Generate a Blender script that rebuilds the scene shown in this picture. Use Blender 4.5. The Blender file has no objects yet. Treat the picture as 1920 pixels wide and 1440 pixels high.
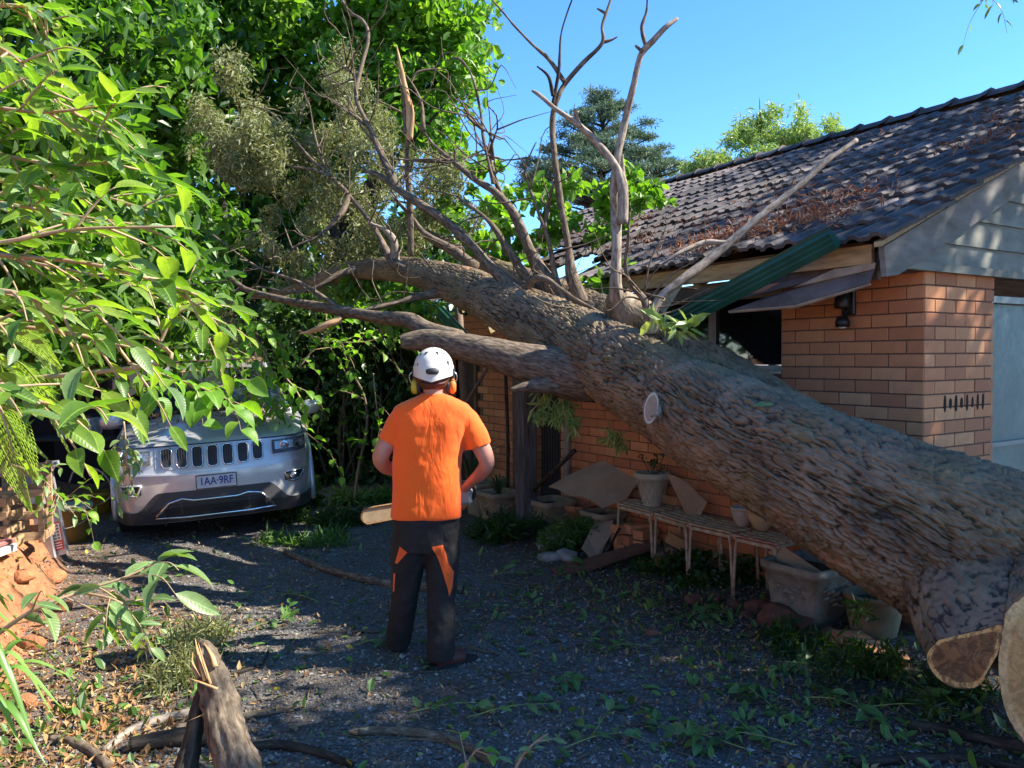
import bpy, bmesh, math, random
import numpy as np
from mathutils import Vector, Matrix, noise as mnoise

# ------------------------------------------------------------------ camera, sky, sun, exposure
SC = bpy.context.scene
COL = SC.collection
R = math.radians
rnd = random.Random(7)
nr = np.random.RandomState(11)

FPX = 1500.0
CAM_H = 1.75
PITCH = math.atan(50 / FPX)
ROLL = -0.008
cam_d = bpy.data.cameras.new('camera')
cam = bpy.data.objects.new('camera', cam_d)
COL.objects.link(cam)
cam_d.sensor_width = 36
cam_d.lens = 36 * FPX / 1920
cam_d.clip_start = 0.05
cam_d.clip_end = 2000
CAMROT = Matrix.Rotation(math.pi / 2 - PITCH, 4, 'X') @ Matrix.Rotation(ROLL, 4, 'Z')
cam.matrix_world = Matrix.Translation((0, 0, CAM_H)) @ CAMROT
SC.camera = cam

SUN_DIR = Vector((0.74, -0.02, 0.67)).normalized()      # towards the sun
SUN_EL = math.asin(SUN_DIR.z)
SUN_AZ = math.atan2(SUN_DIR.x, SUN_DIR.y)
world = bpy.data.worlds.new('World')
SC.world = world
world.use_nodes = True
wn = world.node_tree
wn.nodes.clear()
sky = wn.nodes.new('ShaderNodeTexSky')
sky.sky_type = 'NISHITA'
sky.sun_disc = False
sky.sun_elevation = SUN_EL
sky.sun_rotation = SUN_AZ
sky.air_density = 1.0
sky.dust_density = 0.0
sky.ozone_density = 5.0
sky.altitude = 2500
bg = wn.nodes.new('ShaderNodeBackground')
bg.inputs['Strength'].default_value = 0.105
wo = wn.nodes.new('ShaderNodeOutputWorld')
hsv = wn.nodes.new('ShaderNodeHueSaturation')
hsv.inputs['Saturation'].default_value = 1.16
wn.links.new(sky.outputs[0], hsv.inputs['Color'])
wn.links.new(hsv.outputs[0], bg.inputs[0])
wn.links.new(bg.outputs[0], wo.inputs[0])
sun_d = bpy.data.lights.new('sun', 'SUN')
sun_d.energy = 3.4
sun_d.angle = R(0.53)
sun_d.color = (1.0, 0.93, 0.82)
sun = bpy.data.objects.new('sun', sun_d)
COL.objects.link(sun)
sun.rotation_euler = SUN_DIR.to_track_quat('Z', 'Y').to_euler()
sun.location = (20, 0, 20)
SC.view_settings.view_transform = 'Standard'
SC.view_settings.look = 'None'
SC.view_settings.gamma = 1
SC.view_settings.exposure = 2.0
SC.view_settings.use_curve_mapping = False
SC.render.engine = 'CYCLES'
SC.cycles.max_bounces = 7
SC.cycles.diffuse_bounces = 3
SC.cycles.glossy_bounces = 3
SC.cycles.transmission_bounces = 4
SC.cycles.transparent_max_bounces = 6
SC.cycles.sample_clamp_indirect = 6
try:
    SC.cycles.use_denoising = True
except Exception:
    pass

def W(px, py, d):
    """point of the place seen at photo pixel (1920x1440), d metres ahead of the camera"""
    v = CAMROT.to_3x3() @ Vector(((px - 960) / FPX, (720 - py) / FPX, -1))
    return Vector((0, 0, CAM_H)) + v * (d / v.y)

# ------------------------------------------------------------------ helpers
def tag(o, label=None, cat=None, group=None, kind=None):
    if label: o['label'] = label
    if cat: o['category'] = cat
    if group: o['group'] = group
    if kind: o['kind'] = kind
    return o

def empty(name, loc=(0, 0, 0), rz=0.0, label=None, cat=None, group=None, rot=None):
    o = bpy.data.objects.new(name, None)
    COL.objects.link(o)
    o.location = loc
    o.rotation_euler = rot if rot else (0, 0, rz)
    o.empty_display_size = 0.1
    return tag(o, label, cat, group)

def link(name, me, parent=None, mat=None):
    if mat is not None and len(me.materials) == 0:
        me.materials.append(mat)
    o = bpy.data.objects.new(name, me)
    COL.objects.link(o)
    if parent: o.parent = parent
    return o

def npmesh(name, V, F, smooth=True, attr=None):
    """V (n,3); F (m,k) int array, or list of such arrays"""
    me = bpy.data.meshes.new(name)
    Fs = F if isinstance(F, list) else [F]
    Fs = [np.asarray(f, dtype=np.int32) for f in Fs if len(f)]
    V = np.asarray(V, dtype=np.float32)
    me.vertices.add(len(V))
    me.vertices.foreach_set('co', V.ravel())
    nl = sum(f.size for f in Fs)
    me.loops.add(nl)
    me.loops.foreach_set('vertex_index', np.concatenate([f.ravel() for f in Fs]))
    np_ = sum(len(f) for f in Fs)
    me.polygons.add(np_)
    tot = np.concatenate([np.full(len(f), f.shape[1], dtype=np.int32) for f in Fs])
    start = np.concatenate([[0], np.cumsum(tot)[:-1]]).astype(np.int32)
    me.polygons.foreach_set('loop_start', start)
    me.polygons.foreach_set('use_smooth', np.full(np_, smooth))
    me.update(calc_edges=True)
    if attr:
        for k, a in attr.items():
            at = me.attributes.new(k, 'FLOAT_VECTOR', 'POINT')
            at.data.foreach_set('vector', np.asarray(a, dtype=np.float32).ravel())
    me.validate()
    return me

def to_local(V, loc):
    return np.asarray(V) - np.asarray(loc)

def _hash(i, j, k, s):
    n = (i * 374761393 + j * 668265263 + k * 2147483647 + s * 974634777) & 0xffffffff
    n = ((n ^ (n >> 13)) * 1274126177) & 0xffffffff
    n = (n ^ (n >> 16)) & 0xffffffff
    return n.astype(np.float64) / 4294967295.0

def vnoise(P, s=0):
    P = np.asarray(P, dtype=np.float64)
    I = np.floor(P).astype(np.int64)
    f = P - I
    f = f * f * (3 - 2 * f)
    r = 0
    for a in (0, 1):
        wa = f[:, 0] if a else 1 - f[:, 0]
        for b in (0, 1):
            wb = f[:, 1] if b else 1 - f[:, 1]
            for c in (0, 1):
                wc = f[:, 2] if c else 1 - f[:, 2]
                r = r + wa * wb * wc * _hash(I[:, 0] + a, I[:, 1] + b, I[:, 2] + c, s)
    return r * 2 - 1

def fbm(P, o=4, s=0):
    r = 0; a = 0.5; P = np.asarray(P, dtype=np.float64)
    for i in range(o):
        r = r + a * vnoise(P, s + i); P = P * 2.03 + 3.7; a *= 0.5
    return r

def catmull(pts, n):
    """pts list of tuples (any dims) -> n samples per span, smooth"""
    P = np.array(pts, dtype=float)
    if len(P) < 3:
        t = np.linspace(0, 1, n + 1)[:, None]
        return P[0] * (1 - t) + P[-1] * t
    Q = np.vstack([2 * P[0] - P[1], P, 2 * P[-1] - P[-2]])
    out = []
    for i in range(1, len(Q) - 2):
        t = np.linspace(0, 1, n, endpoint=False)[:, None]
        a, b, c, d = Q[i - 1], Q[i], Q[i + 1], Q[i + 2]
        out.append(0.5 * ((2 * b) + (-a + c) * t + (2 * a - 5 * b + 4 * c - d) * t ** 2 + (-a + 3 * b - 3 * c + d) * t ** 3))
    out.append(P[-1:])
    return np.vstack(out)

def frames(C):
    T = np.gradient(C, axis=0)
    T /= np.linalg.norm(T, axis=1)[:, None] + 1e-9
    n = np.cross(T[0], [0.13, 0.21, 0.97]); n /= np.linalg.norm(n)
    N = [n]
    for i in range(1, len(C)):
        v = N[-1] - T[i] * np.dot(N[-1], T[i]); v /= np.linalg.norm(v) + 1e-9
        N.append(v)
    N = np.array(N)
    return T, N, np.cross(T, N)

def tube_arrays(pts, rad, segs=8, n=4, amp=0.0, seed=0, rough=0.0, caps=True, flat=1.0):
    """pts (k,3) + rad (k) -> smooth tube. amp = low-frequency swell relative to radius, rough = fine relief in metres"""
    A = catmull([tuple(p) + (r,) for p, r in zip(pts, rad)], n)
    C, r = A[:, :3], np.maximum(A[:, 3], 0.0008)
    T, N, B = frames(C)
    L = np.concatenate([[0], np.cumsum(np.linalg.norm(np.diff(C, axis=0), axis=1))])
    th = np.linspace(0, 2 * np.pi, segs, endpoint=False)
    ct, st = np.cos(th), np.sin(th)
    rr = r[:, None] * np.ones(segs)[None]
    flow = np.stack([rr * ct, rr * st, np.repeat(L[:, None], segs, 1)], -1)
    if amp:
        q = flow.reshape(-1, 3) / (r.max() * 1.6 + 1e-6); q[:, 2] *= 0.5
        rr = rr * (1 + amp * fbm(q + seed * 9.1, 3, seed).reshape(rr.shape) * 2)
    if rough:
        q = flow.reshape(-1, 3) * [60, 60, 16] + seed
        rr = rr + rough * vnoise(q, seed).reshape(rr.shape)
    V = C[:, None] + rr[..., None] * (N[:, None] * ct[None, :, None] + B[:, None] * st[None, :, None] * flat)
    m = len(C)
    i = np.arange(m - 1)[:, None] * segs; j = np.arange(segs)[None]; j2 = (j + 1) % segs
    F = np.stack([i + j, i + j2, i + segs + j2, i + segs + j], -1).reshape(-1, 4)
    V = V.reshape(-1, 3); flow = flow.reshape(-1, 3)
    tris = []
    if caps:
        k = len(V)
        V = np.vstack([V, C[:1], C[-1:]]); flow = np.vstack([flow, [[0, 0, 0]], [[0, 0, L[-1]]]])
        jj = np.arange(segs)
        tris.append(np.stack([np.full(segs, k), (jj + 1) % segs, jj], -1))
        tris.append(np.stack([np.full(segs, k + 1), (m - 1) * segs + jj, (m - 1) * segs + (jj + 1) % segs], -1))
    return V, F, (np.vstack(tris) if tris else np.zeros((0, 3), int)), flow

def join_arrays(items):
    Vs, Qs, Ts, Fl, o = [], [], [], [], 0
    for V, F, T, fl in items:
        Vs.append(V); Qs.append(F + o); Ts.append(np.asarray(T, dtype=int).reshape(-1, 3) + o); Fl.append(fl); o += len(V)
    return np.vstack(Vs), [np.vstack(Qs), np.vstack(Ts)], np.vstack(Fl)

def tube(name, pts, rad, mat, parent=None, loc=None, **k):
    if not hasattr(rad, '__len__'): rad = [rad] * len(pts)
    V, F, T, fl = tube_arrays(np.array([tuple(p) for p in pts]), rad, **k)
    if loc is not None: V = V - np.array(loc)
    me = npmesh(name, V, [F, T], True, {'flow': fl})
    return link(name, me, parent, mat)

class MB:
    """collects boxes / prisms into one mesh"""
    def __init__(s): s.V = []; s.F = []
    def add(s, V, F):
        o = len(s.V); s.V += [tuple(v) for v in V]; s.F += [tuple(i + o for i in f) for f in F]; return s
    def box(s, c, d, rot=None, taper=1.0):
        x, y, z = d[0] / 2, d[1] / 2, d[2] / 2
        vs = []
        for k, tz in ((-z, 1.0), (z, taper)):
            for a, b in ((-x, -y), (x, -y), (x, y), (-x, y)):
                v = Vector((a * tz, b * tz, k))
                if rot is not None: v = rot @ v
                vs.append(v + Vector(c))
        return s.add(vs, [(0, 3, 2, 1), (4, 5, 6, 7), (0, 1, 5, 4), (1, 2, 6, 5), (2, 3, 7, 6), (3, 0, 4, 7)])
    def bar(s, a, b, w, h, up=(0, 0, 1)):
        a, b = Vector(a), Vector(b); t = (b - a); L = t.length; t.normalize()
        sd = t.cross(Vector(up)).normalized(); u = sd.cross(t)
        rot = Matrix((sd, t, u)).transposed()
        return s.box((a + b) / 2, (w, L, h), rot)
    def prism(s, poly, ext):
        """poly: list of 3D points (planar), ext: vector"""
        n = len(poly); e = Vector(ext)
        vs = [Vector(p) for p in poly] + [Vector(p) + e for p in poly]
        fs = [tuple(range(n))[::-1], tuple(range(n, 2 * n))] + [(i, (i + 1) % n, n + (i + 1) % n, n + i) for i in range(n)]
        return s.add(vs, fs)
    def mesh(s, name, smooth=False, bevel=0.0):
        me = bpy.data.meshes.new(name)
        me.from_pydata([tuple(v) for v in s.V], [], s.F)
        bm = bmesh.new(); bm.from_mesh(me)
        bmesh.ops.recalc_face_normals(bm, faces=bm.faces)
        if bevel:
            bmesh.ops.bevel(bm, geom=list(bm.edges), offset=bevel, segments=1, affect='EDGES', clamp_overlap=True)
        bm.to_mesh(me); bm.free()
        if smooth:
            for p in me.polygons: p.use_smooth = True
        return me
    def build(s, name, mat, parent=None, **k):
        return link(name, s.mesh(name, **k), parent, mat)

def lathe(name, prof, mat, parent=None, segs=28, loc=(0, 0, 0), smooth=True, sq=0.0, wob=0.0):
    """prof list of (r, z); sq>0 squares the plan"""
    th = np.linspace(0, 2 * np.pi, segs, endpoint=False)
    k = np.ones(segs)
    if sq: k = (np.abs(np.cos(th)) ** (2 / (1 - sq * .8)) + np.abs(np.sin(th)) ** (2 / (1 - sq * .8))) ** (-(1 - sq * .8) / 2)
    V = np.array([[loc[0] + r * c * q, loc[1] + r * s_ * q, loc[2] + z] for r, z in prof for c, s_, q in zip(np.cos(th), np.sin(th), k)])
    m = len(prof)
    i = np.arange(m - 1)[:, None] * segs; j = np.arange(segs)[None]; j2 = (j + 1) % segs
    F = np.stack([i + j, i + j2, i + segs + j2, i + segs + j], -1).reshape(-1, 4)
    return link(name, npmesh(name, V, F, smooth), parent, mat)

# ------------------------------------------------------------------ materials
def newmat(name):
    m = bpy.data.materials.new(name); m.use_nodes = True
    nt = m.node_tree; p = nt.nodes['Principled BSDF']
    return m, nt, p

def nd(nt, t, **k):
    n = nt.nodes.new(t)
    for a, b in k.items():
        if a.startswith('i_'):
            n.inputs[int(a[2:]) if a[2:].isdigit() else a[2:]].default_value = b
        else: setattr(n, a, b)
    return n

def ramp(nt, fac, stops, interp='LINEAR'):
    r = nt.nodes.new('ShaderNodeValToRGB'); r.color_ramp.interpolation = interp
    e = r.color_ramp.elements
    while len(e) < len(stops): e.new(0.5)
    for el, (p, c) in zip(e, stops):
        el.position = p; el.color = (c[0], c[1], c[2], 1) if hasattr(c, '__len__') else (c, c, c, 1)
    nt.links.new(fac, r.inputs[0]); return r.outputs[0]

def noise(nt, vec, scale, detail=4, rough=0.55, dist=0.0):
    n = nd(nt, 'ShaderNodeTexNoise')
    n.inputs['Scale'].default_value = scale; n.inputs['Detail'].default_value = detail
    n.inputs['Roughness'].default_value = rough; n.inputs['Distortion'].default_value = dist
    if vec is not None: nt.links.new(vec, n.inputs['Vector'])
    return n.outputs['Fac']

def mixc(nt, fac, a, b, mode='MIX'):
    m = nt.nodes.new('ShaderNodeMix'); m.data_type = 'RGBA'; m.blend_type = mode
    for sock, v in ((m.inputs[0], fac), (m.inputs[6], a), (m.inputs[7], b)):
        if hasattr(v, 'is_output') or isinstance(v, bpy.types.NodeSocket): nt.links.new(v, sock)
        elif hasattr(v, '__len__'): sock.default_value = (v[0], v[1], v[2], 1)
        else: sock.default_value = v
    return m.outputs[2]

def bump(nt, h, strength, dist, prev=None):
    b = nd(nt, 'ShaderNodeBump'); b.inputs['Strength'].default_value = strength; b.inputs['Distance'].default_value = dist
    nt.links.new(h, b.inputs['Height'])
    if prev is not None: nt.links.new(prev, b.inputs['Normal'])
    return b.outputs[0]

def coords(nt, kind='Object', scale=None):
    c = nd(nt, 'ShaderNodeTexCoord').outputs[kind]
    if scale:
        m = nd(nt, 'ShaderNodeMapping'); m.inputs['Scale'].default_value = scale
        nt.links.new(c, m.inputs[0]); c = m.outputs[0]
    return c

def simple(name, col, rough=0.6, metal=0.0, var=0.25, scale=8.0, bmp=0.15, bd=0.004, col2=None, perobj=False, spec=0.5, coat=0.0, kind='Object', stretch=None):
    m, nt, p = newmat(name)
    v = coords(nt, kind, stretch)
    n = noise(nt, v, scale, 6, 0.6)
    dark = col2 if col2 else tuple(c * (1 - var) for c in col)
    lite = tuple(min(1, c * (1 + var * 0.5)) for c in col)
    c = ramp(nt, n, [(0.3, dark), (0.7, lite)])
    if perobj:
        oi = nd(nt, 'ShaderNodeObjectInfo')
        k = ramp(nt, oi.outputs['Random'], [(0, 0.65), (0.85, 1.2), (1, 2.2)])
        c = mixc(nt, 1.0, c, k, 'MULTIPLY')
    nt.links.new(c, p.inputs['Base Color'])
    n2 = noise(nt, v, scale * 9, 5, 0.65)
    if bmp: nt.links.new(bump(nt, n2, bmp, bd), p.inputs['Normal'])
    rr = ramp(nt, n2, [(0.3, max(0.03, rough - 0.08)), (0.7, min(1, rough + 0.1))])
    nt.links.new(rr, p.inputs['Roughness'])
    p.inputs['Metallic'].default_value = metal
    p.inputs['Specular IOR Level'].default_value = spec
    p.inputs['Coat Weight'].default_value = coat
    return m

def leafmat(name, c1, c2, c3, trans=0.45, rough=0.4, perobj=False, tcol=None, spec=0.5, veins=False):
    """two-sided leaf: reflects and lets light through; colour differs leaf to leaf"""
    m, nt, p = newmat(name)
    if perobj: rv = nd(nt, 'ShaderNodeObjectInfo').outputs['Random']
    else: rv = nd(nt, 'ShaderNodeNewGeometry').outputs['Random Per Island']
    col = ramp(nt, rv, [(0.0, c1), (0.5, c2), (1.0, c3)])
    if veins:
        v = coords(nt, 'Object')
        sep = nd(nt, 'ShaderNodeSeparateXYZ'); nt.links.new(v, sep.inputs[0])
        ab = nd(nt, 'ShaderNodeMath', operation='ABSOLUTE'); nt.links.new(sep.outputs[1], ab.inputs[0])
        k = ramp(nt, ab.outputs[0], [(0.0, 1.0), (0.018, 0.0)])
        col = mixc(nt, k, col, tuple(min(1, x * 1.9 + .03) for x in c2))
        a2 = nd(nt, 'ShaderNodeMath', operation='MULTIPLY_ADD'); nt.links.new(ab.outputs[0], a2.inputs[0]); a2.inputs[1].default_value = -0.7
        nt.links.new(sep.outputs[0], a2.inputs[2])
        sn = nd(nt, 'ShaderNodeMath', operation='MULTIPLY'); nt.links.new(a2.outputs[0], sn.inputs[0]); sn.inputs[1].default_value = 75
        s2 = nd(nt, 'ShaderNodeMath', operation='SINE'); nt.links.new(sn.outputs[0], s2.inputs[0])
        nt.links.new(bump(nt, s2.outputs[0], 0.10, 0.008), p.inputs['Normal'])
        col = mixc(nt, ramp(nt, noise(nt, v, 5, 4), [(0.45, 0.0), (0.75, 0.35)]), col, tuple(x * 0.6 for x in c1))
    nt.links.new(col, p.inputs['Base Color'])
    p.inputs['Roughness'].default_value = rough
    p.inputs['Specular IOR Level'].default_value = spec
    t = nd(nt, 'ShaderNodeBsdfTranslucent')
    tc = mixc(nt, 1.0, col, tcol or (1.5, 1.7, 0.5), 'MULTIPLY')
    nt.links.new(tc, t.inputs[0])
    mx = nd(nt, 'ShaderNodeMixShader'); mx.inputs[0].default_value = trans
    nt.links.new(p.outputs[0], mx.inputs[1]); nt.links.new(t.outputs[0], mx.inputs[2])
    nt.links.new(mx.outputs[0], nt.nodes['Material Output'].inputs[0])
    return m

def barkmat(name, c_deep, c_mid, c_lit, sc=1.0, moss=None, bmp=0.9, bd=0.02, red=None, length=0.2, ridge=False):
    m, nt, p = newmat(name)
    a = nd(nt, 'ShaderNodeAttribute', attribute_name='flow')
    mp = nd(nt, 'ShaderNodeMapping'); mp.inputs['Scale'].default_value = (1, 1, length); nt.links.new(a.outputs['Vector'], mp.inputs[0])
    n1 = noise(nt, mp.outputs[0], 26 * sc, 8, 0.62, 0.4)
    n2 = noise(nt, mp.outputs[0], 90 * sc, 5, 0.6)
    big = noise(nt, a.outputs['Vector'], 2.2, 4, 0.6)
    c = ramp(nt, n1, [(0.36, c_deep), (0.52, c_mid), (0.68, c_lit)])
    if ridge:
        ra = nd(nt, 'ShaderNodeAttribute', attribute_name='ridge'); rs = nd(nt, 'ShaderNodeSeparateXYZ'); nt.links.new(ra.outputs['Vector'], rs.inputs[0])
        tone = ramp(nt, noise(nt, a.outputs['Vector'], 5.0, 5, 0.65), [(0.3, tuple(x * .75 for x in c_mid)), (0.7, c_lit)])
        c = ramp(nt, rs.outputs[0], [(0.18, c_deep), (0.5, c_mid), (0.85, (1, 1, 1))])
        k = ramp(nt, rs.outputs[0], [(0.30, 0.0), (0.62, 1.0)]); c = mixc(nt, k, ramp(nt, rs.outputs[0], [(0.15, c_deep), (0.5, c_mid)]), tone)
    c = mixc(nt, ramp(nt, n2, [(0.45, 0.0), (0.8, 0.25)]), c, tuple(x * 1.25 for x in c_lit))
    if moss: c = mixc(nt, ramp(nt, big, [(0.5, 0.0), (0.68, 0.55)]), c, moss)
    if red:
        big2 = noise(nt, a.outputs['Vector'], 3.1, 5, 0.7)
        c = mixc(nt, ramp(nt, big2, [(0.58, 0.0), (0.70, 0.6)]), c, red)
    nt.links.new(c, p.inputs['Base Color'])
    b = bump(nt, n1, bmp, bd); b = bump(nt, n2, bmp * 0.5, bd * 0.3, b)
    nt.links.new(b, p.inputs['Normal'])
    p.inputs['Roughness'].default_value = 0.55 if ridge else 0.85
    p.inputs['Specular IOR Level'].default_value = 0.45 if ridge else 0.25
    return m

M = {}
M['bark_big'] = barkmat('bark_trunk', (0.015, 0.010, 0.006), (0.10, 0.068, 0.038), (0.29, 0.208, 0.122), 1.0, (0.19, 0.155, 0.06), 0.7, 0.012, red=(0.36, 0.19, 0.10), ridge=True)
M['bark_limb'] = barkmat('bark_limb', (0.05, 0.034, 0.024), (0.14, 0.105, 0.07), (0.25, 0.195, 0.14), 2.0, None, 0.6, 0.006, length=0.3)
M['bark_pale'] = barkmat('bark_pale', (0.13, 0.10, 0.075), (0.30, 0.245, 0.19), (0.44, 0.38, 0.31), 2.0, None, 0.5, 0.005, length=0.3)
M['bark_dark'] = barkmat('bark_dark', (0.012, 0.010, 0.008), (0.045, 0.035, 0.026), (0.10, 0.08, 0.06), 1.5, (0.03, 0.04, 0.015), 0.7, 0.008)
M['rawwood'] = barkmat('raw_wood', (0.30, 0.15, 0.06), (0.52, 0.31, 0.14), (0.68, 0.47, 0.26), 2.5, None, 0.5, 0.004, length=0.1)
M['twig'] = simple('twig', (0.16, 0.11, 0.075), 0.8, var=0.5)
M['stem_green'] = simple('green_stem', (0.22, 0.25, 0.07), 0.6, var=0.3)
M['stem_tan'] = simple('tan_stem', (0.38, 0.26, 0.15), 0.6, var=0.3)
M['leaf_big'] = leafmat('leaf_large', (0.07, 0.16, 0.025), (0.15, 0.27, 0.035), (0.30, 0.40, 0.06), 0.5, 0.38, True, veins=True)
M['leaf_round'] = leafmat('leaf_round', (0.10, 0.24, 0.02), (0.16, 0.34, 0.03), (0.25, 0.42, 0.05), 0.5, 0.45, True, veins=True)
M['leaf_pale'] = leafmat('leaf_pale', (0.10, 0.18, 0.06), (0.16, 0.25, 0.09), (0.22, 0.32, 0.11), 0.35, 0.4, True, veins=True)
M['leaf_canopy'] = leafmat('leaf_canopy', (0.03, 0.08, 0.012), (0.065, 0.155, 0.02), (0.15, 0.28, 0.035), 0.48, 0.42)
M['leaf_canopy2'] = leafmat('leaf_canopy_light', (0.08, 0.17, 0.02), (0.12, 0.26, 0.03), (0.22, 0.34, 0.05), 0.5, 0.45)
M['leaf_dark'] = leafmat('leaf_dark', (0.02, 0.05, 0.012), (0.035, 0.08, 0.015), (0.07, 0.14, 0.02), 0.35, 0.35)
M['leaf_fine'] = leafmat('leaf_fine', (0.13, 0.155, 0.055), (0.21, 0.235, 0.095), (0.36, 0.36, 0.18), 0.3, 0.5, tcol=(1.3, 1.3, 0.6))
M['leaf_gum'] = leafmat('leaf_gum', (0.2, 0.3, 0.08), (0.3, 0.4, 0.11), (0.4, 0.48, 0.17), 0.3, 0.45, tcol=(1.3, 1.4, 0.6))
M['leaf_pine'] = leafmat('leaf_pine', (0.07, 0.12, 0.07), (0.12, 0.18, 0.10), (0.2, 0.26, 0.14), 0.15, 0.6, tcol=(1.2, 1.3, 0.8))
M['leaf_dry'] = leafmat('leaf_dry', (0.16, 0.075, 0.03), (0.30, 0.18, 0.08), (0.42, 0.30, 0.15), 0.2, 0.7, tcol=(1.3, 1.1, 0.7))
M['leaf_yellow'] = leafmat('leaf_yellow', (0.45, 0.33, 0.04), (0.35, 0.36, 0.06), (0.5, 0.45, 0.12), 0.3, 0.5, tcol=(1.2, 1.1, 0.4))
M['leaf_fall'] = leafmat('leaf_fallen_green', (0.05, 0.11, 0.02), (0.09, 0.19, 0.035), (0.16, 0.27, 0.07), 0.25, 0.45)
M['fern'] = leafmat('fern', (0.16, 0.28, 0.06), (0.26, 0.38, 0.10), (0.36, 0.46, 0.16), 0.4, 0.5)
M['blade'] = leafmat('strap_leaf', (0.10, 0.22, 0.04), (0.16, 0.30, 0.06), (0.24, 0.38, 0.10), 0.35, 0.35, True)
M['grass'] = leafmat('weed', (0.05, 0.11, 0.02), (0.08, 0.17, 0.03), (0.15, 0.26, 0.06), 0.3, 0.5)

# ------------------------------------------------------------------ leaves
OV_V = np.array([[0, 0, 0], [.28, .40, .05], [.68, .36, .05], [1, 0, -.06], [.68, -.36, .05], [.28, -.40, .05]])
OV_F = np.array([[0, 3, 2, 1], [0, 5, 4, 3]])
DI_V = np.array([[0, 0, 0], [.45, .5, .06], [1, 0, -.04], [.45, -.5, .06]])
DI_F = np.array([[0, 2, 1], [0, 3, 2]])

def unit(A): return A / (np.linalg.norm(A, axis=1)[:, None] + 1e-9)

def leaves(C, length, width, shape='ov', droop=0.0, up=0.5, jit=0.3, dirs=None):
    """arrays for a cloud of leaves at C (n,3)"""
    n = len(C)
    A = nr.normal(size=(n, 3)); A[:, 2] -= droop
    if dirs is not None: A = A * 0.5 + dirs
    A = unit(A)
    Nn = nr.normal(size=(n, 3)); Nn[:, 2] += up * 2; Nn = unit(Nn - A * np.sum(Nn * A, 1)[:, None])
    B = np.cross(Nn, A)
    s = length * (1 + jit * nr.normal(size=n).clip(-1.6, 2))
    w = s * (width / length)
    TV, TF = (OV_V, OV_F) if shape == 'ov' else (DI_V, DI_F)
    V = C[:, None] + TV[None, :, 0, None] * A[:, None] * s[:, None, None] + TV[None, :, 1, None] * B[:, None] * w[:, None, None] + TV[None, :, 2, None] * Nn[:, None] * s[:, None, None]
    F = (np.arange(n)[:, None, None] * len(TV) + TF[None]).reshape(-1, TF.shape[1])
    return V.reshape(-1, 3), F

def clump_points(centres, radii, n, shell=0.5):
    """n points in clumps; centres (k,3), radii (k,) or (k,3)"""
    k = len(centres)
    rad = np.asarray(radii, dtype=float)
    if rad.ndim == 1: rad = np.repeat(rad[:, None], 3, 1)
    w = rad.prod(1) ** 0.66; w /= w.sum()
    idx = nr.choice(k, n, p=w)
    d = unit(nr.normal(size=(n, 3))) * (nr.rand(n) ** shell)[:, None]
    return np.asarray(centres)[idx] + d * rad[idx]

def foliage(name, C, length, width, mat, parent=None, loc=(0, 0, 0), **k):
    V, F = leaves(np.asarray(C), length, width, **k)
    return link(name, npmesh(name, V - np.array(loc), F, False), parent, mat)

# detailed single leaves (shared meshes)
def leaf_mesh(name, wid, curl, twist, mat, tip=1.0, seg=6, belly=0.5):
    V = []; F = []
    for i in range(seg + 1):
        u = i / seg
        w = wid * math.sin(math.pi * min(1, u ** belly)) ** 0.85 if 0 < i < seg else 0.0
        z = -curl * (u - 0.3) ** 2 + curl * 0.09
        fold = 0.22 * w
        tw = twist * u
        for s in (-1, 0, 1):
            y = s * w * 0.5; zz = z + (fold if s else 0)
            V.append((u, y * math.cos(tw) - (zz - z) * math.sin(tw), zz * math.cos(tw) + y * math.sin(tw)))
    for i in range(seg):
        for j in (0, 1):
            a = i * 3 + j
            F.append((a, a + 3, a + 4, a + 1))
    me = bpy.data.meshes.new(name)
    me.from_pydata(V, [], F); me.materials.append(mat)
    bm = bmesh.new(); bm.from_mesh(me); bmesh.ops.remove_doubles(bm, verts=bm.verts, dist=1e-5)
    bm.to_mesh(me); bm.free()
    for p in me.polygons: p.use_smooth = True
    return me

LEAF_BIG = [leaf_mesh('leaf_blade', w, c, t, M['leaf_big'], belly=b) for w, c, t, b in
            ((.40, .25, .2, .8), (.46, .4, -.3, .85), (.36, .1, .4, .8), (.44, .6, 0, .9), (.38, -.15, .2, .8))]
LEAF_PALE = [leaf_mesh('leaf_blade', w, c, t, M['leaf_pale'], belly=b) for w, c, t, b in
             ((.38, .25, .2, .8), (.42, .4, -.3, .85), (.34, .1, .5, .8))]
LEAF_ROUND = [leaf_mesh('leaf_blade', w, c, t, M['leaf_round'], belly=b) for w, c, t, b in
              ((.72, .3, .1, .72), (.66, .5, -.2, .75), (.75, .1, .2, .72))]

def place_leaf(me, parent, p, d, nrm, s):
    d = Vector(d).normalized(); z = Vector(nrm); z = (z - d * z.dot(d)).normalized(); y = z.cross(d)
    o = bpy.data.objects.new('leaf', me); COL.objects.link(o); o.parent = parent
    m = Matrix((d, y, z)).transposed().to_4x4(); m = m @ Matrix.Diagonal((s, s, s, 1)); m.translation = p
    o.matrix_local = m
    return o

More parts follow.
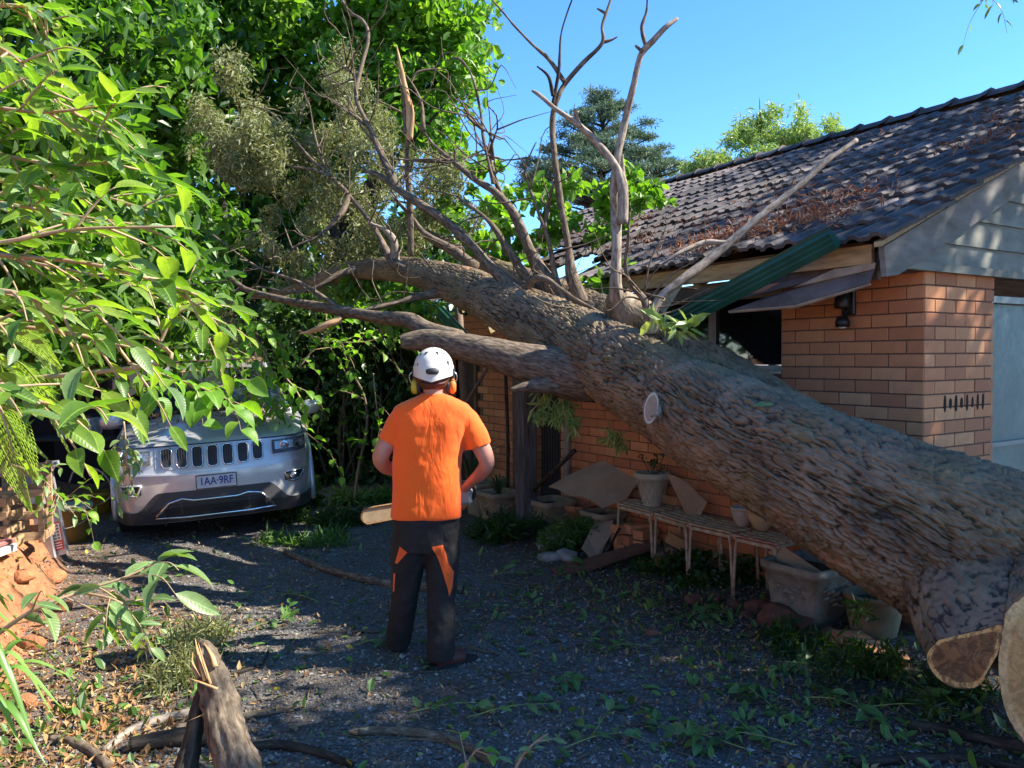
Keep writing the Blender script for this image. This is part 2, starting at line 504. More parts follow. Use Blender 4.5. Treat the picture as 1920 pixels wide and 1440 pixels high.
def leafy_branch(label, pts, r0, leafmeshes, size, n, cat='branch', group=None, twigs=3, twl=0.35, droop=0.5, name='leafy_branch', stem='stem_tan', spread=1.0, seed=None, maxn=290, u0=0.15):
    """pts: world polyline, base first"""
    rr = random.Random(seed if seed is not None else rnd.random())
    base = Vector(pts[0]); root = empty(name, base, label=label, cat=cat, group=group)
    A = catmull([tuple(Vector(p) - base) for p in pts], 6)
    lines = [(A, r0, r0 * 0.3)]
    for k in range(twigs):
        u = max(.2, u0) + (.97 - max(.2, u0)) * (k + 0.5) / twigs
        i = min(len(A) - 2, int(u * (len(A) - 1)))
        t = Vector(A[i + 1] - A[i]).normalized()
        side = Vector((rr.uniform(-1, 1), rr.uniform(-1, 1), rr.uniform(-.8, .5)))
        side = (side - t * side.dot(t)).normalized() * spread
        d = (t * 0.8 + side).normalized(); L = twl * rr.uniform(0.6, 1.3)
        a = Vector(A[i]); q = [a, a + d * L * 0.4, a + d * L * 0.75 + Vector((0, 0, -.06 * L * droop)), a + d * L + Vector((0, 0, -.28 * L * droop))]
        lines.append((catmull([tuple(x) for x in q], 4), r0 * 0.45, r0 * 0.15))
    items = []
    for P, a, b in lines:
        items.append(tube_arrays(P, list(np.linspace(a, b, len(P))), 6, 1))
    V, F, fl = join_arrays(items)
    link('stem', npmesh('stem', V, F, True, {'flow': fl}), root, M[stem])
    tot = sum(len(P) * (1.0 if i == 0 else 0.7) for i, (P, _, _) in enumerate(lines))
    cnt = 0
    for li, (P, _, _) in enumerate(lines):
        m = max(3, int(n * len(P) * (1.0 if li == 0 else 0.7) / tot))
        for j in range(m):
            if cnt >= maxn: break
            b_ = u0 if li == 0 else 0.1; u = b_ + (1.04 - b_) * (j + rr.uniform(.2, .8)) / m
            u = min(u, 1.0) * (len(P) - 1); i = min(int(u), len(P) - 2); f = u - i
            p = Vector(P[i] * (1 - f) + P[i + 1] * f); t = Vector(P[i + 1] - P[i]).normalized()
            up = Vector((0, 0, 1)); side = t.cross(up)
            if side.length < .1: side = Vector((1, 0, 0))
            side.normalize(); sg = 1 if j % 2 else -1
            d = t * rr.uniform(.35, 1.0) + side * sg * rr.uniform(.5, 1.1) + Vector((0, 0, rr.uniform(-.9, .25) * droop))
            nn = Vector((rr.gauss(0, .35), rr.gauss(0, .35) - .15, 1.0))
            place_leaf(rr.choice(leafmeshes), root, p, d, nn, size * rr.uniform(.6, 1.25))
            cnt += 1
    return root

# ------------------------------------------------------------------ the ground
BA, BB = np.array([-2.18, 3.2]), np.array([-3.95, 7.0])
BD = (BB - BA) / np.linalg.norm(BB - BA); BN = np.array([-BD[1], BD[0]])      # BN points to the bank side
def bank_d(x, y):
    d = (x - BA[0]) * BN[0] + (y - BA[1]) * BN[1]
    d = np.where(y > 7.0, -(x + 3.98 + .9 * ss((y - 7.0) / 1.2)), d)
    return d
def ss(x): x = np.clip(x, 0, 1); return x * x * (3 - 2 * x)
def ground_h(x, y):
    x = np.asarray(x, dtype=float); y = np.asarray(y, dtype=float)
    P = np.stack([x.ravel(), y.ravel(), np.zeros(x.size)], 1)
    n = fbm(P * 1.3, 3, 3).reshape(x.shape); n2 = fbm(P * 7, 3, 8).reshape(x.shape)
    d = bank_d(x, y) + 0.25 * n
    far = ss((y - 7.0) / 0.6)
    b = (0.38 * ss(d / 0.4) + 0.35 * np.clip(d - 0.2, 0, 6)) * (1 - 0.9 * far)
    b = b + ss(d / 0.3) * (0.13 * n2 + 0.14 * n)
    n3 = fbm(P * 21, 2, 19).reshape(x.shape); b = b + ss(d / 0.3) * .05 * n3 * (1 - far)
    return b + 0.012 * n2 + 0.02 * n * ss((y - 2) / 2)
def gh(x, y): return float(ground_h(np.array([x]), np.array([y]))[0])

def axis(lo, hi, step, outer):
    a = list(np.arange(lo, hi, step)); s = step * 3; v = hi; w = lo
    up = []; dn = []
    while v < outer: up.append(v); v += s; s *= 1.35
    up.append(outer); s = step * 3
    while w > -outer: w -= s; s *= 1.35; dn.append(w)
    return np.array(dn[::-1] + a + up)
gx, gy = axis(-5.5, 3.4, 0.045, 300), axis(2.2, 9.5, 0.045, 300)
GX, GY = np.meshgrid(gx, gy)
GZ = ground_h(GX, GY)
V = np.stack([GX, GY, GZ], -1).reshape(-1, 3)
nx, ny = len(gx), len(gy)
i = np.arange(ny - 1)[:, None] * nx; j = np.arange(nx - 1)[None]
F = np.stack([i + j, i + j + 1, i + nx + j + 1, i + nx + j], -1).reshape(-1, 4)
# zone: x = clay bank, y = garden soil near the wall, z = litter
dB = bank_d(GX, GY) + 0.2 * fbm(np.stack([GX.ravel() * 2, GY.ravel() * 2, np.zeros(GX.size)], 1), 3, 5).reshape(GX.shape)
E1 = np.array([-0.54, 0.842]); OW = np.array([2.566, 4.98]); NO = np.array([-0.842, -0.54])
dW = (GX - OW[0]) * NO[0] + (GY - OW[1]) * NO[1]
nn_ = fbm(np.stack([GX.ravel() * 1.7, GY.ravel() * 1.7, np.ones(GX.size)], 1), 3, 15).reshape(GX.shape)
zone = np.stack([ss((dB + 0.1) / 0.25), ss((1.35 + 0.6 * nn_ - dW) / 0.5), ss((dB + 1.2) / 0.9)], -1).reshape(-1, 3)
gme = npmesh('ground', V, F, True, {'zone': zone})
m, nt, p = newmat('gravel_ground')
v = coords(nt, 'Object')
vo = nd(nt, 'ShaderNodeTexVoronoi'); vo.inputs['Scale'].default_value = 75; vo.inputs['Randomness'].default_value = 1; nt.links.new(v, vo.inputs['Vector'])
vo2 = nd(nt, 'ShaderNodeTexVoronoi'); vo2.inputs['Scale'].default_value = 38; nt.links.new(v, vo2.inputs['Vector'])
g1 = ramp(nt, vo.outputs['Color'], [(0.0, (0.05, 0.047, 0.044)), (0.6, (0.125, 0.118, 0.11)), (0.93, (0.22, 0.21, 0.195)), (1.0, (0.30, 0.30, 0.29))])
soiln = noise(nt, v, 14, 8, 0.7)
soil = ramp(nt, soiln, [(0.3, (0.04, 0.028, 0.019)), (0.7, (0.13, 0.088, 0.056))])
clay = ramp(nt, soiln, [(0.3, (0.22, 0.075, 0.03)), (0.7, (0.48, 0.20, 0.085))])
at = nd(nt, 'ShaderNodeAttribute', attribute_name='zone'); sp = nd(nt, 'ShaderNodeSeparateXYZ'); nt.links.new(at.outputs['Vector'], sp.inputs[0])
patch = ramp(nt, noise(nt, v, 0.9, 7, 0.72), [(0.40, 0.0), (0.62, 0.75)])
c = mixc(nt, patch, g1, soil)
c = mixc(nt, sp.outputs[1], c, soil)
dust = noise(nt, v, 5, 6, 0.7)
c = mixc(nt, ramp(nt, dust, [(0.45, 0.0), (0.8, 0.3)]), c, (0.14, 0.12, 0.10))
lit = nd(nt, 'ShaderNodeMath', operation='MULTIPLY'); nt.links.new(sp.outputs[2], lit.inputs[0]); nt.links.new(ramp(nt, noise(nt, v, 3.5, 6, .7), [(0.35, 0.15), (0.65, 0.95)]), lit.inputs[1])
c = mixc(nt, lit.outputs[0], c, ramp(nt, noise(nt, v, 45, 5, .7), [(0.35, (0.05, 0.03, 0.018)), (0.55, (0.17, 0.10, 0.055)), (0.7, (0.32, 0.20, 0.11))]))
c = mixc(nt, sp.outputs[0], c, clay)
nt.links.new(c, p.inputs['Base Color'])
b = bump(nt, vo.outputs['Distance'], 0.8, 0.008); b = bump(nt, vo2.outputs['Distance'], 0.5, 0.01, b); b = bump(nt, soiln, 0.5, 0.02, b)
nt.links.new(b, p.inputs['Normal']); p.inputs['Roughness'].default_value = 0.85
ground = link('ground', gme, None, m); tag(ground, kind='structure')

def at_ground(px, py):
    """world point on the ground seen at a photo pixel"""
    v = CAMROT.to_3x3() @ Vector(((px - 960) / FPX, (720 - py) / FPX, -1))
    o = Vector((0, 0, CAM_H)); t = 1.5
    while t < 40:
        q = o + v * t
        if q.z <= gh(q.x, q.y): break
        t += 0.03
    return Vector((q.x, q.y, gh(q.x, q.y)))
# ------------------------------------------------------------------ the house
HO = Vector((2.566, 4.98, 0)); HA = math.atan2(0.842, -0.54)
house = empty('brick_house', HO, HA, 'orange brick house with its tiled roof crushed by the fallen tree', 'house')
HM = Matrix.Translation(HO) @ Matrix.Rotation(HA, 4, 'Z'); HMI = HM.inverted()
def hloc(v): return HMI @ Vector(v)

def brickmat():
    m, nt, p = newmat('brick')
    v = coords(nt, 'Object'); oi = nd(nt, 'ShaderNodeObjectInfo'); gi = nd(nt, 'ShaderNodeNewGeometry')
    base = ramp(nt, oi.outputs['Random'], [(0, (0.44, 0.17, 0.075)), (0.5, (0.58, 0.25, 0.105)), (1, (0.68, 0.34, 0.16))])
    n = noise(nt, v, 9, 6, 0.65)
    c = mixc(nt, ramp(nt, n, [(0.35, 0.35), (0.6, 0.0)]), base, (0.34, 0.13, 0.07))
    n2 = noise(nt, v, 140, 4, 0.6)
    c = mixc(nt, ramp(nt, n2, [(0.62, 0.0), (0.75, 0.5)]), c, (0.16, 0.07, 0.045))
    wv = coords(nt, 'Generated'); n3 = noise(nt, gi.outputs['Position'], 1.7, 5, 0.7)
    c = mixc(nt, ramp(nt, n3, [(0.5, 0.0), (0.8, 0.3)]), c, (0.25, 0.13, 0.085))
    nt.links.new(c, p.inputs['Base Color'])
    nt.links.new(bump(nt, n2, 0.25, 0.003, bump(nt, n, 0.2, 0.006)), p.inputs['Normal'])
    p.inputs['Roughness'].default_value = 0.8; return m
M['brick'] = brickmat()
M['mortar'] = simple('mortar', (0.16, 0.095, 0.07), 0.95, var=0.3, scale=20)
M['tile'] = simple('roof_tile', (0.085, 0.07, 0.066), 0.75, var=0.5, scale=6, perobj=True, col2=(0.026, 0.020, 0.019), bmp=0.5, bd=0.006)
M['timber_y'] = simple('timber_yellowed', (0.42, 0.30, 0.15), 0.75, var=0.45, scale=5, stretch=(1, 8, 8))
M['timber_b'] = simple('timber_brown', (0.17, 0.12, 0.085), 0.8, var=0.5, scale=5, stretch=(1, 8, 8))
M['barge'] = simple('weathered_paint', (0.25, 0.245, 0.225), 0.8, var=0.0, scale=4, col2=(0.13, 0.12, 0.10), bmp=0.4, stretch=(1, 1, 3))
M['weatherboard'] = simple('weatherboard_paint', (0.19, 0.19, 0.15), 0.65, var=0.45, scale=3, stretch=(1, 1, 3))
M['gutter'] = simple('green_gutter', (0.010, 0.07, 0.046), 0.35, var=0.3, scale=5, bmp=0.05)
M['soffit'] = simple('soffit_sheet', (0.115, 0.11, 0.115), 0.8, var=0.5, scale=5)
M['soffit_edge'] = simple('split_sheet', (0.34, 0.27, 0.19), 0.85, var=0.4, scale=9)
M['dark_in'] = simple('dark_interior', (0.012, 0.011, 0.011), 0.9, var=0.3, bmp=0)  # near-black: the dark of unlit openings is put into the colour
M['frame_w'] = simple('window_frame', (0.42, 0.38, 0.30), 0.55, var=0.25)
m, nt, p = newmat('window_glass'); p.inputs['Base Color'].default_value = (0.008, 0.01, 0.012, 1); p.inputs['Roughness'].default_value = 0.03; p.inputs['Specular IOR Level'].default_value = 0.9
nt.links.new(bump(nt, noise(nt, coords(nt), 2.0, 2), 0.03, 0.05), p.inputs['Normal']); M['glass_dark'] = m
M['matte_pane'] = simple('matte_door_pane', (0.10, 0.165, 0.16), 0.5, var=0.2, scale=3, bmp=0.1)  # door glass given a diffuse teal surface so light streaks show
M['post'] = simple('weathered_post', (0.20, 0.19, 0.18), 0.9, var=0.0, col2=(0.045, 0.04, 0.038), scale=5, stretch=(6, 6, 0.8), bmp=0.8, bd=0.02)
M['blackmetal'] = simple('black_metal', (0.015, 0.015, 0.017), 0.4, var=0.3)
M['whiteglass'] = simple('lamp_glass', (0.55, 0.55, 0.5), 0.2, var=0.1)
M['rust_dirt'] = simple('roof_cavity', (0.10, 0.05, 0.035), 0.95, var=0.5)

CO = 0.086; BL = 0.24
# wall core (mortar) set back 6 mm behind the brick faces, with window and door openings left out
wall = MB()
def wbox(x0, x1, z0, z1, y0=-0.22, y1=-0.008): wall.box(((x0 + x1) / 2, (y0 + y1) / 2, (z0 + z1) / 2), (x1 - x0, y1 - y0, z1 - z0))
WX0, WX1, WZ0, WZ1 = 1.08, 2.95, 1.635, 2.24
wbox(0.008, WX0, -0.3, 2.27); wbox(WX0, WX1, -0.3, WZ0); wbox(WX0, WX1, WZ1, 2.27)
wbox(WX1, 3.80, -0.3, 2.27); wbox(4.34, 5.42, -0.3, 2.27); wbox(3.80, 4.34, 2.1, 2.27); wbox(5.42, 6.3, 2.05, 2.27); wbox(6.3, 6.6, -0.3, 2.27)
wall.box((0.11, -0.415 - 0.0, 0.985), (0.204, 0.39 + 0.0, 2.57)) if False else None
wall.box((0.109, -0.52, 0.985), (0.202, 0.60, 2.57))
wallo = wall.build('wall', M['mortar'], house)

def brick_mesh(L, D, H, name='brick'):
    b = MB(); b.box((0, 0, 0), (L, D, H)); return b.mesh(name, bevel=0.0025)
BM = {'full': brick_mesh(BL - .009, .10, CO - .009), 'half': brick_mesh(BL / 2 - .009, .10, CO - .009)}
for k in BM: BM[k].materials.append(M['brick'])
cand = []
def openf(x0, x1, z):
    xc = (x0 + x1) / 2
    if WX0 - .01 < xc < WX1 and WZ0 - .03 < z < WZ1 + .02: return True
    if 3.8 < xc < 4.34 and z < 2.1: return True
    if 5.42 < xc < 6.3 and z < 2.05: return True
    return False
nc = 26
for c in range(nc):
    z = 2.268 - (nc - c - 0.5) * CO
    off = 0 if c % 2 else BL / 2
    x = 0.0
    if off: cand.append(('half', 0, x + BL / 4, z)); x += BL / 2
    while x < 6.5:
        if not openf(x, x + BL, z):
            # cut to halves at jambs
            cand.append(('full', 0, x + BL / 2, z))
        else:
            for hx in (x, x + BL / 2):
                if not openf(hx, hx + BL / 2, z): cand.append(('half', 0, hx + BL / 4, z))
        x += BL
    y = 0.105 + (0 if off else 0.0)
    # return face: bricks run along -y
    y = 0.0 if off else BL / 2
    if not off: cand.append(('half', 1, BL / 4, z))
    y = BL / 2 if not off else 0.0
    while y < 0.80:
        if y + BL > 0.84: cand.append(('half', 1, y + BL / 4, z)); break
        cand.append(('full', 1, y + BL / 2, z)); y += BL
def rank(c):
    k, f, a, z = c
    if z < 0: return 50
    if f == 1: return (0 if z > 1.0 else 5)
    if a < 1.1: return 0 if z > 1.2 else 6
    if 1.9 < a < 3.8 and z < 1.05: return 1
    if 4.3 < a < 5.45 and z > .3: return 1
    if a > 6.2: return 9
    return 3 + a * 0.1
cand.sort(key=rank)
stuffV = []; stuffF = []; o = 0
for n_, (k, f, a, z) in enumerate(cand):
    jx, jy = rnd.uniform(-.0015, .0015), rnd.uniform(-.002, .002)
    if f == 0: loc = (a + jx, -.05 + jy, z); rz = 0
    else: loc = (0.05 + jy, -a + jx, z); rz = math.pi / 2
    if f == 1 and a < BL * .6 and k == 'half' and False: continue
    if n_ < 290:
        b = bpy.data.objects.new('brick', BM[k]); COL.objects.link(b); b.parent = wallo; b.location = loc; b.rotation_euler = (0, 0, rz)
    else:
        L = (BL if k == 'full' else BL / 2) - .009; h = (CO - .009) / 2
        lx, ly = (L / 2, .05) if f == 0 else (.05, L / 2)
        for sz in (-1, 1):
            for sx, sy in ((-1, -1), (1, -1), (1, 1), (-1, 1)): stuffV.append((loc[0] + sx * lx, loc[1] + sy * ly, loc[2] + sz * h))
        stuffF += [(o, o + 3, o + 2, o + 1), (o + 4, o + 5, o + 6, o + 7), (o, o + 1, o + 5, o + 4), (o + 1, o + 2, o + 6, o + 5), (o + 2, o + 3, o + 7, o + 6), (o + 3, o, o + 4, o + 7)]; o += 8
mb = link('brickwork', npmesh('brickwork', np.array(stuffV), np.array(stuffF), False), wallo, M['brick']); mb['kind'] = 'stuff'

# window in the front wall
win = MB()
for x0, x1, z0, z1 in ((WX0, WX1, WZ0, WZ0 + .035), (WX0, WX1, WZ1 - .05, WZ1), (WX0, WX0 + .035, WZ0 + .036, WZ1 - .051), (1.80, 1.84, WZ0 + .036, WZ1 - .051), (WX1 - .04, WX1, WZ0 + .036, WZ1 - .051)):
    win.box(((x0 + x1) / 2, -.075, (z0 + z1) / 2), (x1 - x0, .06, z1 - z0))
wo_ = win.build('window', M['frame_w'], house)
for x0, x1 in ((WX0 + .036, 1.799), (1.841, WX1 - .041)):
    g = MB(); g.box(((x0 + x1) / 2, -.09, (WZ0 + WZ1) / 2), (x1 - x0, .006, WZ1 - WZ0 - .09)); g.build('pane', M['glass_dark'], wo_)
MB().box(((WX0 + WX1) / 2, -.02, WZ0 - .012), (WX1 - WX0 - .01, .09, .02)).build('sill', M['frame_w'], wo_)
# dark doorway with slatted shutter door, far opening
MB().box((4.07, -.13, 1.05), (.53, .04, 2.1)).build('door', M['dark_in'], house)
sh = MB()
for k in range(9): sh.box((3.87 + .05 * k, -.095, 1.05), (.035, .02, 2.0))
sh.box((4.07, -.09, 1.15), (.5, .024, .07)); sh.box((4.07, -.09, .3), (.5, .024, .09))
sh.build('shutter', simple('shutter_dark', (0.028, 0.028, 0.034), 0.7, var=.4), house)
MB().box((5.86, -.15, 1.02), (.87, .04, 2.05)).build('door', simple('brown_door', (0.035, 0.02, 0.016), 0.6, var=.3), house)
jm = MB(); jm.box((5.60, -.03, 1.0), (.045, .05, 2.05)); jm.box((5.445, -.03, 1.0), (.04, .05, 2.05)); jm.build('door_frame', M['timber_b'], house)
# air vent in the return face: eight near-black discs stand for the shaded holes
av = MB()
for k in range(8):
    cy = -.24 - k * .066
    pts = [(-.0025, cy + .014 * math.cos(a), 1.43 + (.055 if k % 2 == 0 or k > 5 else .035) * math.sin(a)) for a in np.linspace(0, 2 * math.pi, 12, endpoint=False)]
    av.prism(pts, (.004, 0, 0))
av.build('air_vent', M['dark_in'], wallo)
# glass side door, pane made matte to catch sun streaks, beside the brick return
sd = MB(); sd.box((.06, -.845, 1.05), (.08, .045, 2.10)); sd.box((.06, -1.9, 1.05), (.08, .045, 2.10)); sd.box((.06, -1.37, 2.12), (.08, 1.1, .045)); sd.box((.05, -1.37, 1.12), (.05, 1.0, .03))
sdo = sd.build('side_door', simple('door_frame_grey', (0.22, 0.26, 0.25), 0.5), house)
MB().box((.07, -1.37, 1.04), (.02, .99, 2.1)).build('panel', M['matte_pane'], sdo)
MB().box((.11, -3.5, 1.0), (.2, 3.1, 2.5)).build('side_wall', M['mortar'], house)

# gable: lapped weatherboards up to the barge board
TP = 0.43; EY = 0.5
bh = 0.17
for k in range(11):
    z0 = 2.275 + k * bh; ya = (EY - .06) - (z0 + bh - 2.30) / TP
    y_hi = min(EY - .07 - (z0 - 2.25) / TP, 0.46)
    if y_hi < -4.2: break
    y2 = y_hi - .12
    b = MB(); q = .016
    b.prism([(-.012 - q, y_hi, z0), (-.012 - q, -4.4, z0), (-.012, -4.4, z0 + bh + .01), (-.012, max(y2 - .25, -4.3), z0 + bh + .01)], (.014, 0, 0))
    link('weatherboard', b.mesh('weatherboard'), house, M['weatherboard'])
MB().box((-.03, -2.0, 2.285), (.05, 4.8, .05)).build('gable_trim', M['weatherboard'], house)
MB().prism([(.02, .0, 2.27), (.02, -4.4, 2.27), (.02, -4.4, 2.27 + 4.4 * TP)], (.08, 0, 0)).build('gable_backing', M['weatherboard'], house)
# barge board + verge strip
bb = MB(); bb.prism([(-.075, .52, 2.20), (-.075, .55, 2.37), (-.075, -4.5, 2.37 + 5.05 * TP), (-.075, -4.5, 2.20 + 5.05 * TP), (-.075, .40, 2.215)], (.035, 0, 0))
bb.build('barge_board', M['barge'], house)
bs = MB(); bs.prism([(-.095, .60, 2.365), (-.095, .60, 2.395), (-.095, -4.5, 2.40 + 5.05 * TP), (-.095, -4.5, 2.372 + 5.05 * TP)], (.05, 0, 0)); bs.build('verge_strip', M['timber_y'], house)

# rafters, battens, fascia (yellowed timber exposed where the gutter came off)
fs = MB(); fs.box((1.42, .47, 2.345), (2.75, .03, .115)); fs.build('fascia', M['timber_y'], house)
fs = MB(); fs.box((1.3, .40, 2.235), (2.5, .03, .10), Matrix.Rotation(.012, 3, 'Y')); fs.build('fascia', M['timber_b'], house)
rf = MB()
for k in range(16):
    x = .3 + .6 * k
    if x > 5.5: break
    dz = -.25 if 3.0 < x < 4.8 else 0
    rf.bar((x, .46, 2.30 + dz), (x, -4.4, 2.30 + 4.86 * TP), .045, .10)
rf.build('rafter_frame', M['timber_y'], house)
rt = MB()
for k in range(15):
    y = .4 - .34 * k
    rt.box((2.5 if k > 5 else 1.5, y, 2.375 + (.5 - y) * TP), (4.9 if k > 5 else 2.7, .04, .025))
rt.build('batten', M['timber_b'], house)
MB().prism([(.0, .42, 2.325 - .02), (.0, -4.45, 2.325 + 4.87 * TP), (.0, -4.45, 2.315 + 4.87 * TP), (.0, .42, 2.30 - .005)], (2.7, 0, 0)).build('sarking', M['rust_dirt'], house)
MB().prism([(2.7, -1.5, 2.325 + 1.92 * TP), (2.7, -4.45, 2.325 + 4.87 * TP), (2.7, -4.45, 2.31 + 4.87 * TP), (2.7, -1.5, 2.31 + 1.92 * TP)], (3.4, 0, 0)).build('sarking', M['rust_dirt'], house)
MB().box((3.2, -2.6, 2.15), (6.2, 4.3, .02)).build('ceiling', M['rust_dirt'], house)
# soffit: what is left and the splintered sheets hanging
so = MB(); so.box((.65, .20, 2.262), (1.2, .40, .008)); so.build('soffit', M['soffit'], house)
def shard(pts_px, d, thick, mat, name='soffit_piece', edge=None):
    P = [hloc(W(px, py, dd)) for (px, py), dd in zip(pts_px, d)]
    n = (P[1] - P[0]).cross(P[2] - P[0]).normalized() * thick
    o_ = MB().prism(P, n).build(name, mat, house); return o_
shard([(1640, 505), (1630, 530), (1490, 572), (1365, 583), (1440, 556), (1540, 528)], [4.75, 4.76, 5.1, 5.45, 5.35, 5.0], .008, M['soffit'])
shard([(1642, 492), (1640, 504), (1560, 524), (1490, 538), (1560, 506)], [4.74, 4.74, 4.95, 5.1, 4.95], .008, M['soffit_edge'])
shard([(1650, 470), (1648, 494), (1520, 530), (1385, 560), (1330, 560), (1450, 500)], [4.79, 4.79, 5.2, 5.6, 5.8, 5.4], .01, M['soffit'])
shard([(1632, 531), (1630, 534), (1492, 576), (1366, 586), (1365, 583), (1490, 572)], [4.74, 4.74, 5.08, 5.43, 5.43, 5.08], .012, M['soffit_edge'])
shard([(1460, 530), (1430, 545), (1395, 552), (1405, 538)], [5.2, 5.25, 5.35, 5.35], .006, simple('torn_ply', (0.42, 0.2, 0.12), .9))
shard([(1268, 520), (1215, 580), (1235, 600), (1280, 530)], [6.1, 5.9, 5.9, 6.05], .05, M['timber_y'], 'rafter')
shard([(1210, 515), (1290, 505), (1260, 560), (1215, 590)], [6.9, 6.7, 6.6, 6.7], .02, M['rust_dirt'], 'ceiling_sheet')
# gutters
def gutter(a, b, up, label=None):
    a, b = Vector(a), Vector(b); t = (b - a).normalized(); up = (Vector(up) - t * Vector(up).dot(t)).normalized(); s = -t.cross(up)
    prof = [(-.0, .0), (.0, .11), (.012, .115), (.018, .095), (.06, .085), (.066, .055), (.078, .05), (.084, .022), (.10, .016), (.11, -.03), (.095, -.04), (.0, -.045)]
    g = MB(); g.prism([a + s * (u - .05) * .8 + up * v_ * .8 for u, v_ in prof], b - a)
    return g.build('gutter', M['gutter'], house)
gutter(hloc(W(1568, 452, 4.72)), hloc(W(1262, 612, 5.75)), hloc(W(1568, 352, 4.5)) - hloc(W(1568, 452, 4.72)))
gutter(hloc(W(818, 582, 9.0)), hloc(W(765, 584, 9.3)), Vector((0, 0, 1)))
gutter(hloc(W(872, 642, 8.2)), hloc(W(816, 582, 9.0)), Vector((0, 0, 1)))
MB().prism([hloc(W(770, 602, 9.2)), hloc(W(842, 606, 9.0)), hloc(W(842, 600, 9.0)), hloc(W(770, 590, 9.2))], (0, -.03, 0)).build('fascia', M['timber_b'], house)
# post, stays, drainpipe
tube('post_pole', [hloc(Vector((-.47, 9.1, -.1))), hloc(Vector((-.60, 9.05, 2.4)))], .045, M['timber_b'], house, segs=8)
pp = MB(); c = hloc(W(986, 800, 7.85)); pp.box((c.x, c.y, 1.15), (.165, .165, 2.4)); po = pp.build('post', M['post'], house, bevel=.008)
tube('drainpipe', [(3.66, .05, -.1), (3.66, .05, 2.2)], .032, simple('pipe_paint', (.30, .27, .22), .6), house, segs=12)
tube('drainpipe', [(4.62, .05, -.1), (4.62, .05, 2.2)], .03, M['timber_b'], house, segs=12)
# wall lamp
lc = (.515, .0, 2.07)
lamp = MB(); lamp.box((lc[0], .02, 2.10), (.10, .03, .17)); lo = lamp.build('wall_lamp', M['blackmetal'], house, bevel=.008)
lathe('lamp_shade', [(.005, .07), (.03, .06), (.05, .02), (.055, -.04), (.05, -.05), (.0, -.03)], M['blackmetal'], lo, 18, (lc[0] - .0, .085, 2.11))
lathe('bulb', [(.0, -.055), (.03, -.05), (.035, -.03), (.0, -.02)], M['whiteglass'], lo, 14, (lc[0], .088, 2.115))
tube('lamp_arm', [(lc[0], .03, 2.06), (lc[0], .06, 2.02), (lc[0] - .005, .08, 1.99)], .014, M['blackmetal'], lo)
lathe('lamp_shade', [(.004, .04), (.035, .03), (.048, .0), (.045, -.035), (.0, -.03)], M['blackmetal'], lo, 18, (lc[0], .085, 1.97))
lathe('bulb', [(.0, -.045), (.028, -.04), (.03, -.03), (.0, -.02)], M['whiteglass'], lo, 14, (lc[0], .088, 1.968))

# roof tiles
def tile_mesh():
    xs = [0, .035, .055, .095, .115, .185, .205, .245, .265, .298]; zs = [0, 0, .019, .019, 0, 0, .019, .019, 0, 0]
    V = []; L = .42
    for y in (0, L):
        for x, z in zip(xs, zs): V.append((x, y, z + .026))
    for y in (0, L):
        for x, z in zip(xs, zs): V.append((x, y, z))
    n = len(xs); F = []
    for i in range(n - 1):
        F.append((i, i + 1, n + i + 1, n + i)); F.append((2 * n + i + 1, 2 * n + i, i, i + 1)[::1]); 
    F.append((0, n, 3 * n, 2 * n)); F.append((n - 1, 2 * n + n - 1, 3 * n + n - 1, 2 * n - 1))
    me = bpy.data.meshes.new('roof_tile'); me.from_pydata(V, [], F)
    bm = bmesh.new(); bm.from_mesh(me); bmesh.ops.recalc_face_normals(bm, faces=bm.faces); bm.to_mesh(me); bm.free()
    me.materials.append(M['tile']); return me
TM = tile_mesh()
roof = empty('roof', (0, 0, 0)); roof.parent = house
AT = math.atan(TP)
tiles = []
for r in range(15):
    for c_ in range(33):
        x = -.13 + c_ * .298; sy = .60 - r * .345 * math.cos(AT)
        if x > 5.75 + (.60 - sy) * .55: continue
        sag = 0
        z = 2.405 + (.60 - sy) * TP
        if 2.6 < x < 5.4 and r < 5 and (x - 2.6) * 1.3 > r * .3:
            if rnd.random() < (.9 if r < 3 else .5): continue
            sag = rnd.uniform(.02, .12)
        bump_ = .05 * max(0, 1 - abs(x - .75) / .6) * (1 if r < 2 else .3)
        loc = (x + rnd.uniform(-.004, .004), sy + rnd.uniform(-.008, .008), z - sag + bump_)
        rot = (AT - .068 + rnd.gauss(0, .018), rnd.gauss(0, .022) + (rnd.gauss(0, .12) if sag else 0), math.pi + rnd.gauss(0, .006) + (rnd.gauss(0, .2) if sag else 0))
        wp = HM @ Vector(loc); tiles.append((wp.length, loc, rot))
tiles.sort(key=lambda t: t[0])
tv = np.array([v.co[:] for v in TM.vertices]); tf = np.array([p_.vertices[:] for p_ in TM.polygons]); SV = []; SF = []; o = 0
from mathutils import Euler
for n_, (_, loc, rot) in enumerate(tiles):
    # the mesh's y axis runs up the slope: turned by pi about z, so x runs the other way
    mtx = Matrix.Translation(Vector(loc) + Vector((.298, 0, 0))) @ Euler((0, 0, rot[2]), 'XYZ').to_matrix().to_4x4() @ Euler((rot[0], rot[1], 0), 'XYZ').to_matrix().to_4x4()
    if rnd.random() < .05: mtx = mtx @ Euler((rnd.uniform(-.02, .09), rnd.gauss(0, .05), rnd.gauss(0, .09)), 'XYZ').to_matrix().to_4x4()
    if n_ < 295:
        t = bpy.data.objects.new('roof_tile', TM); COL.objects.link(t); t.parent = roof; t.matrix_local = mtx
    else:
        A = np.array(mtx); SV.append(tv @ A[:3, :3].T + A[:3, 3]); SF.append(tf + o); o += len(tv)
x_ = link('far_tiles', npmesh('far_tiles', np.vstack(SV), np.vstack(SF), False), roof, M['tile']); x_['kind'] = 'stuff'
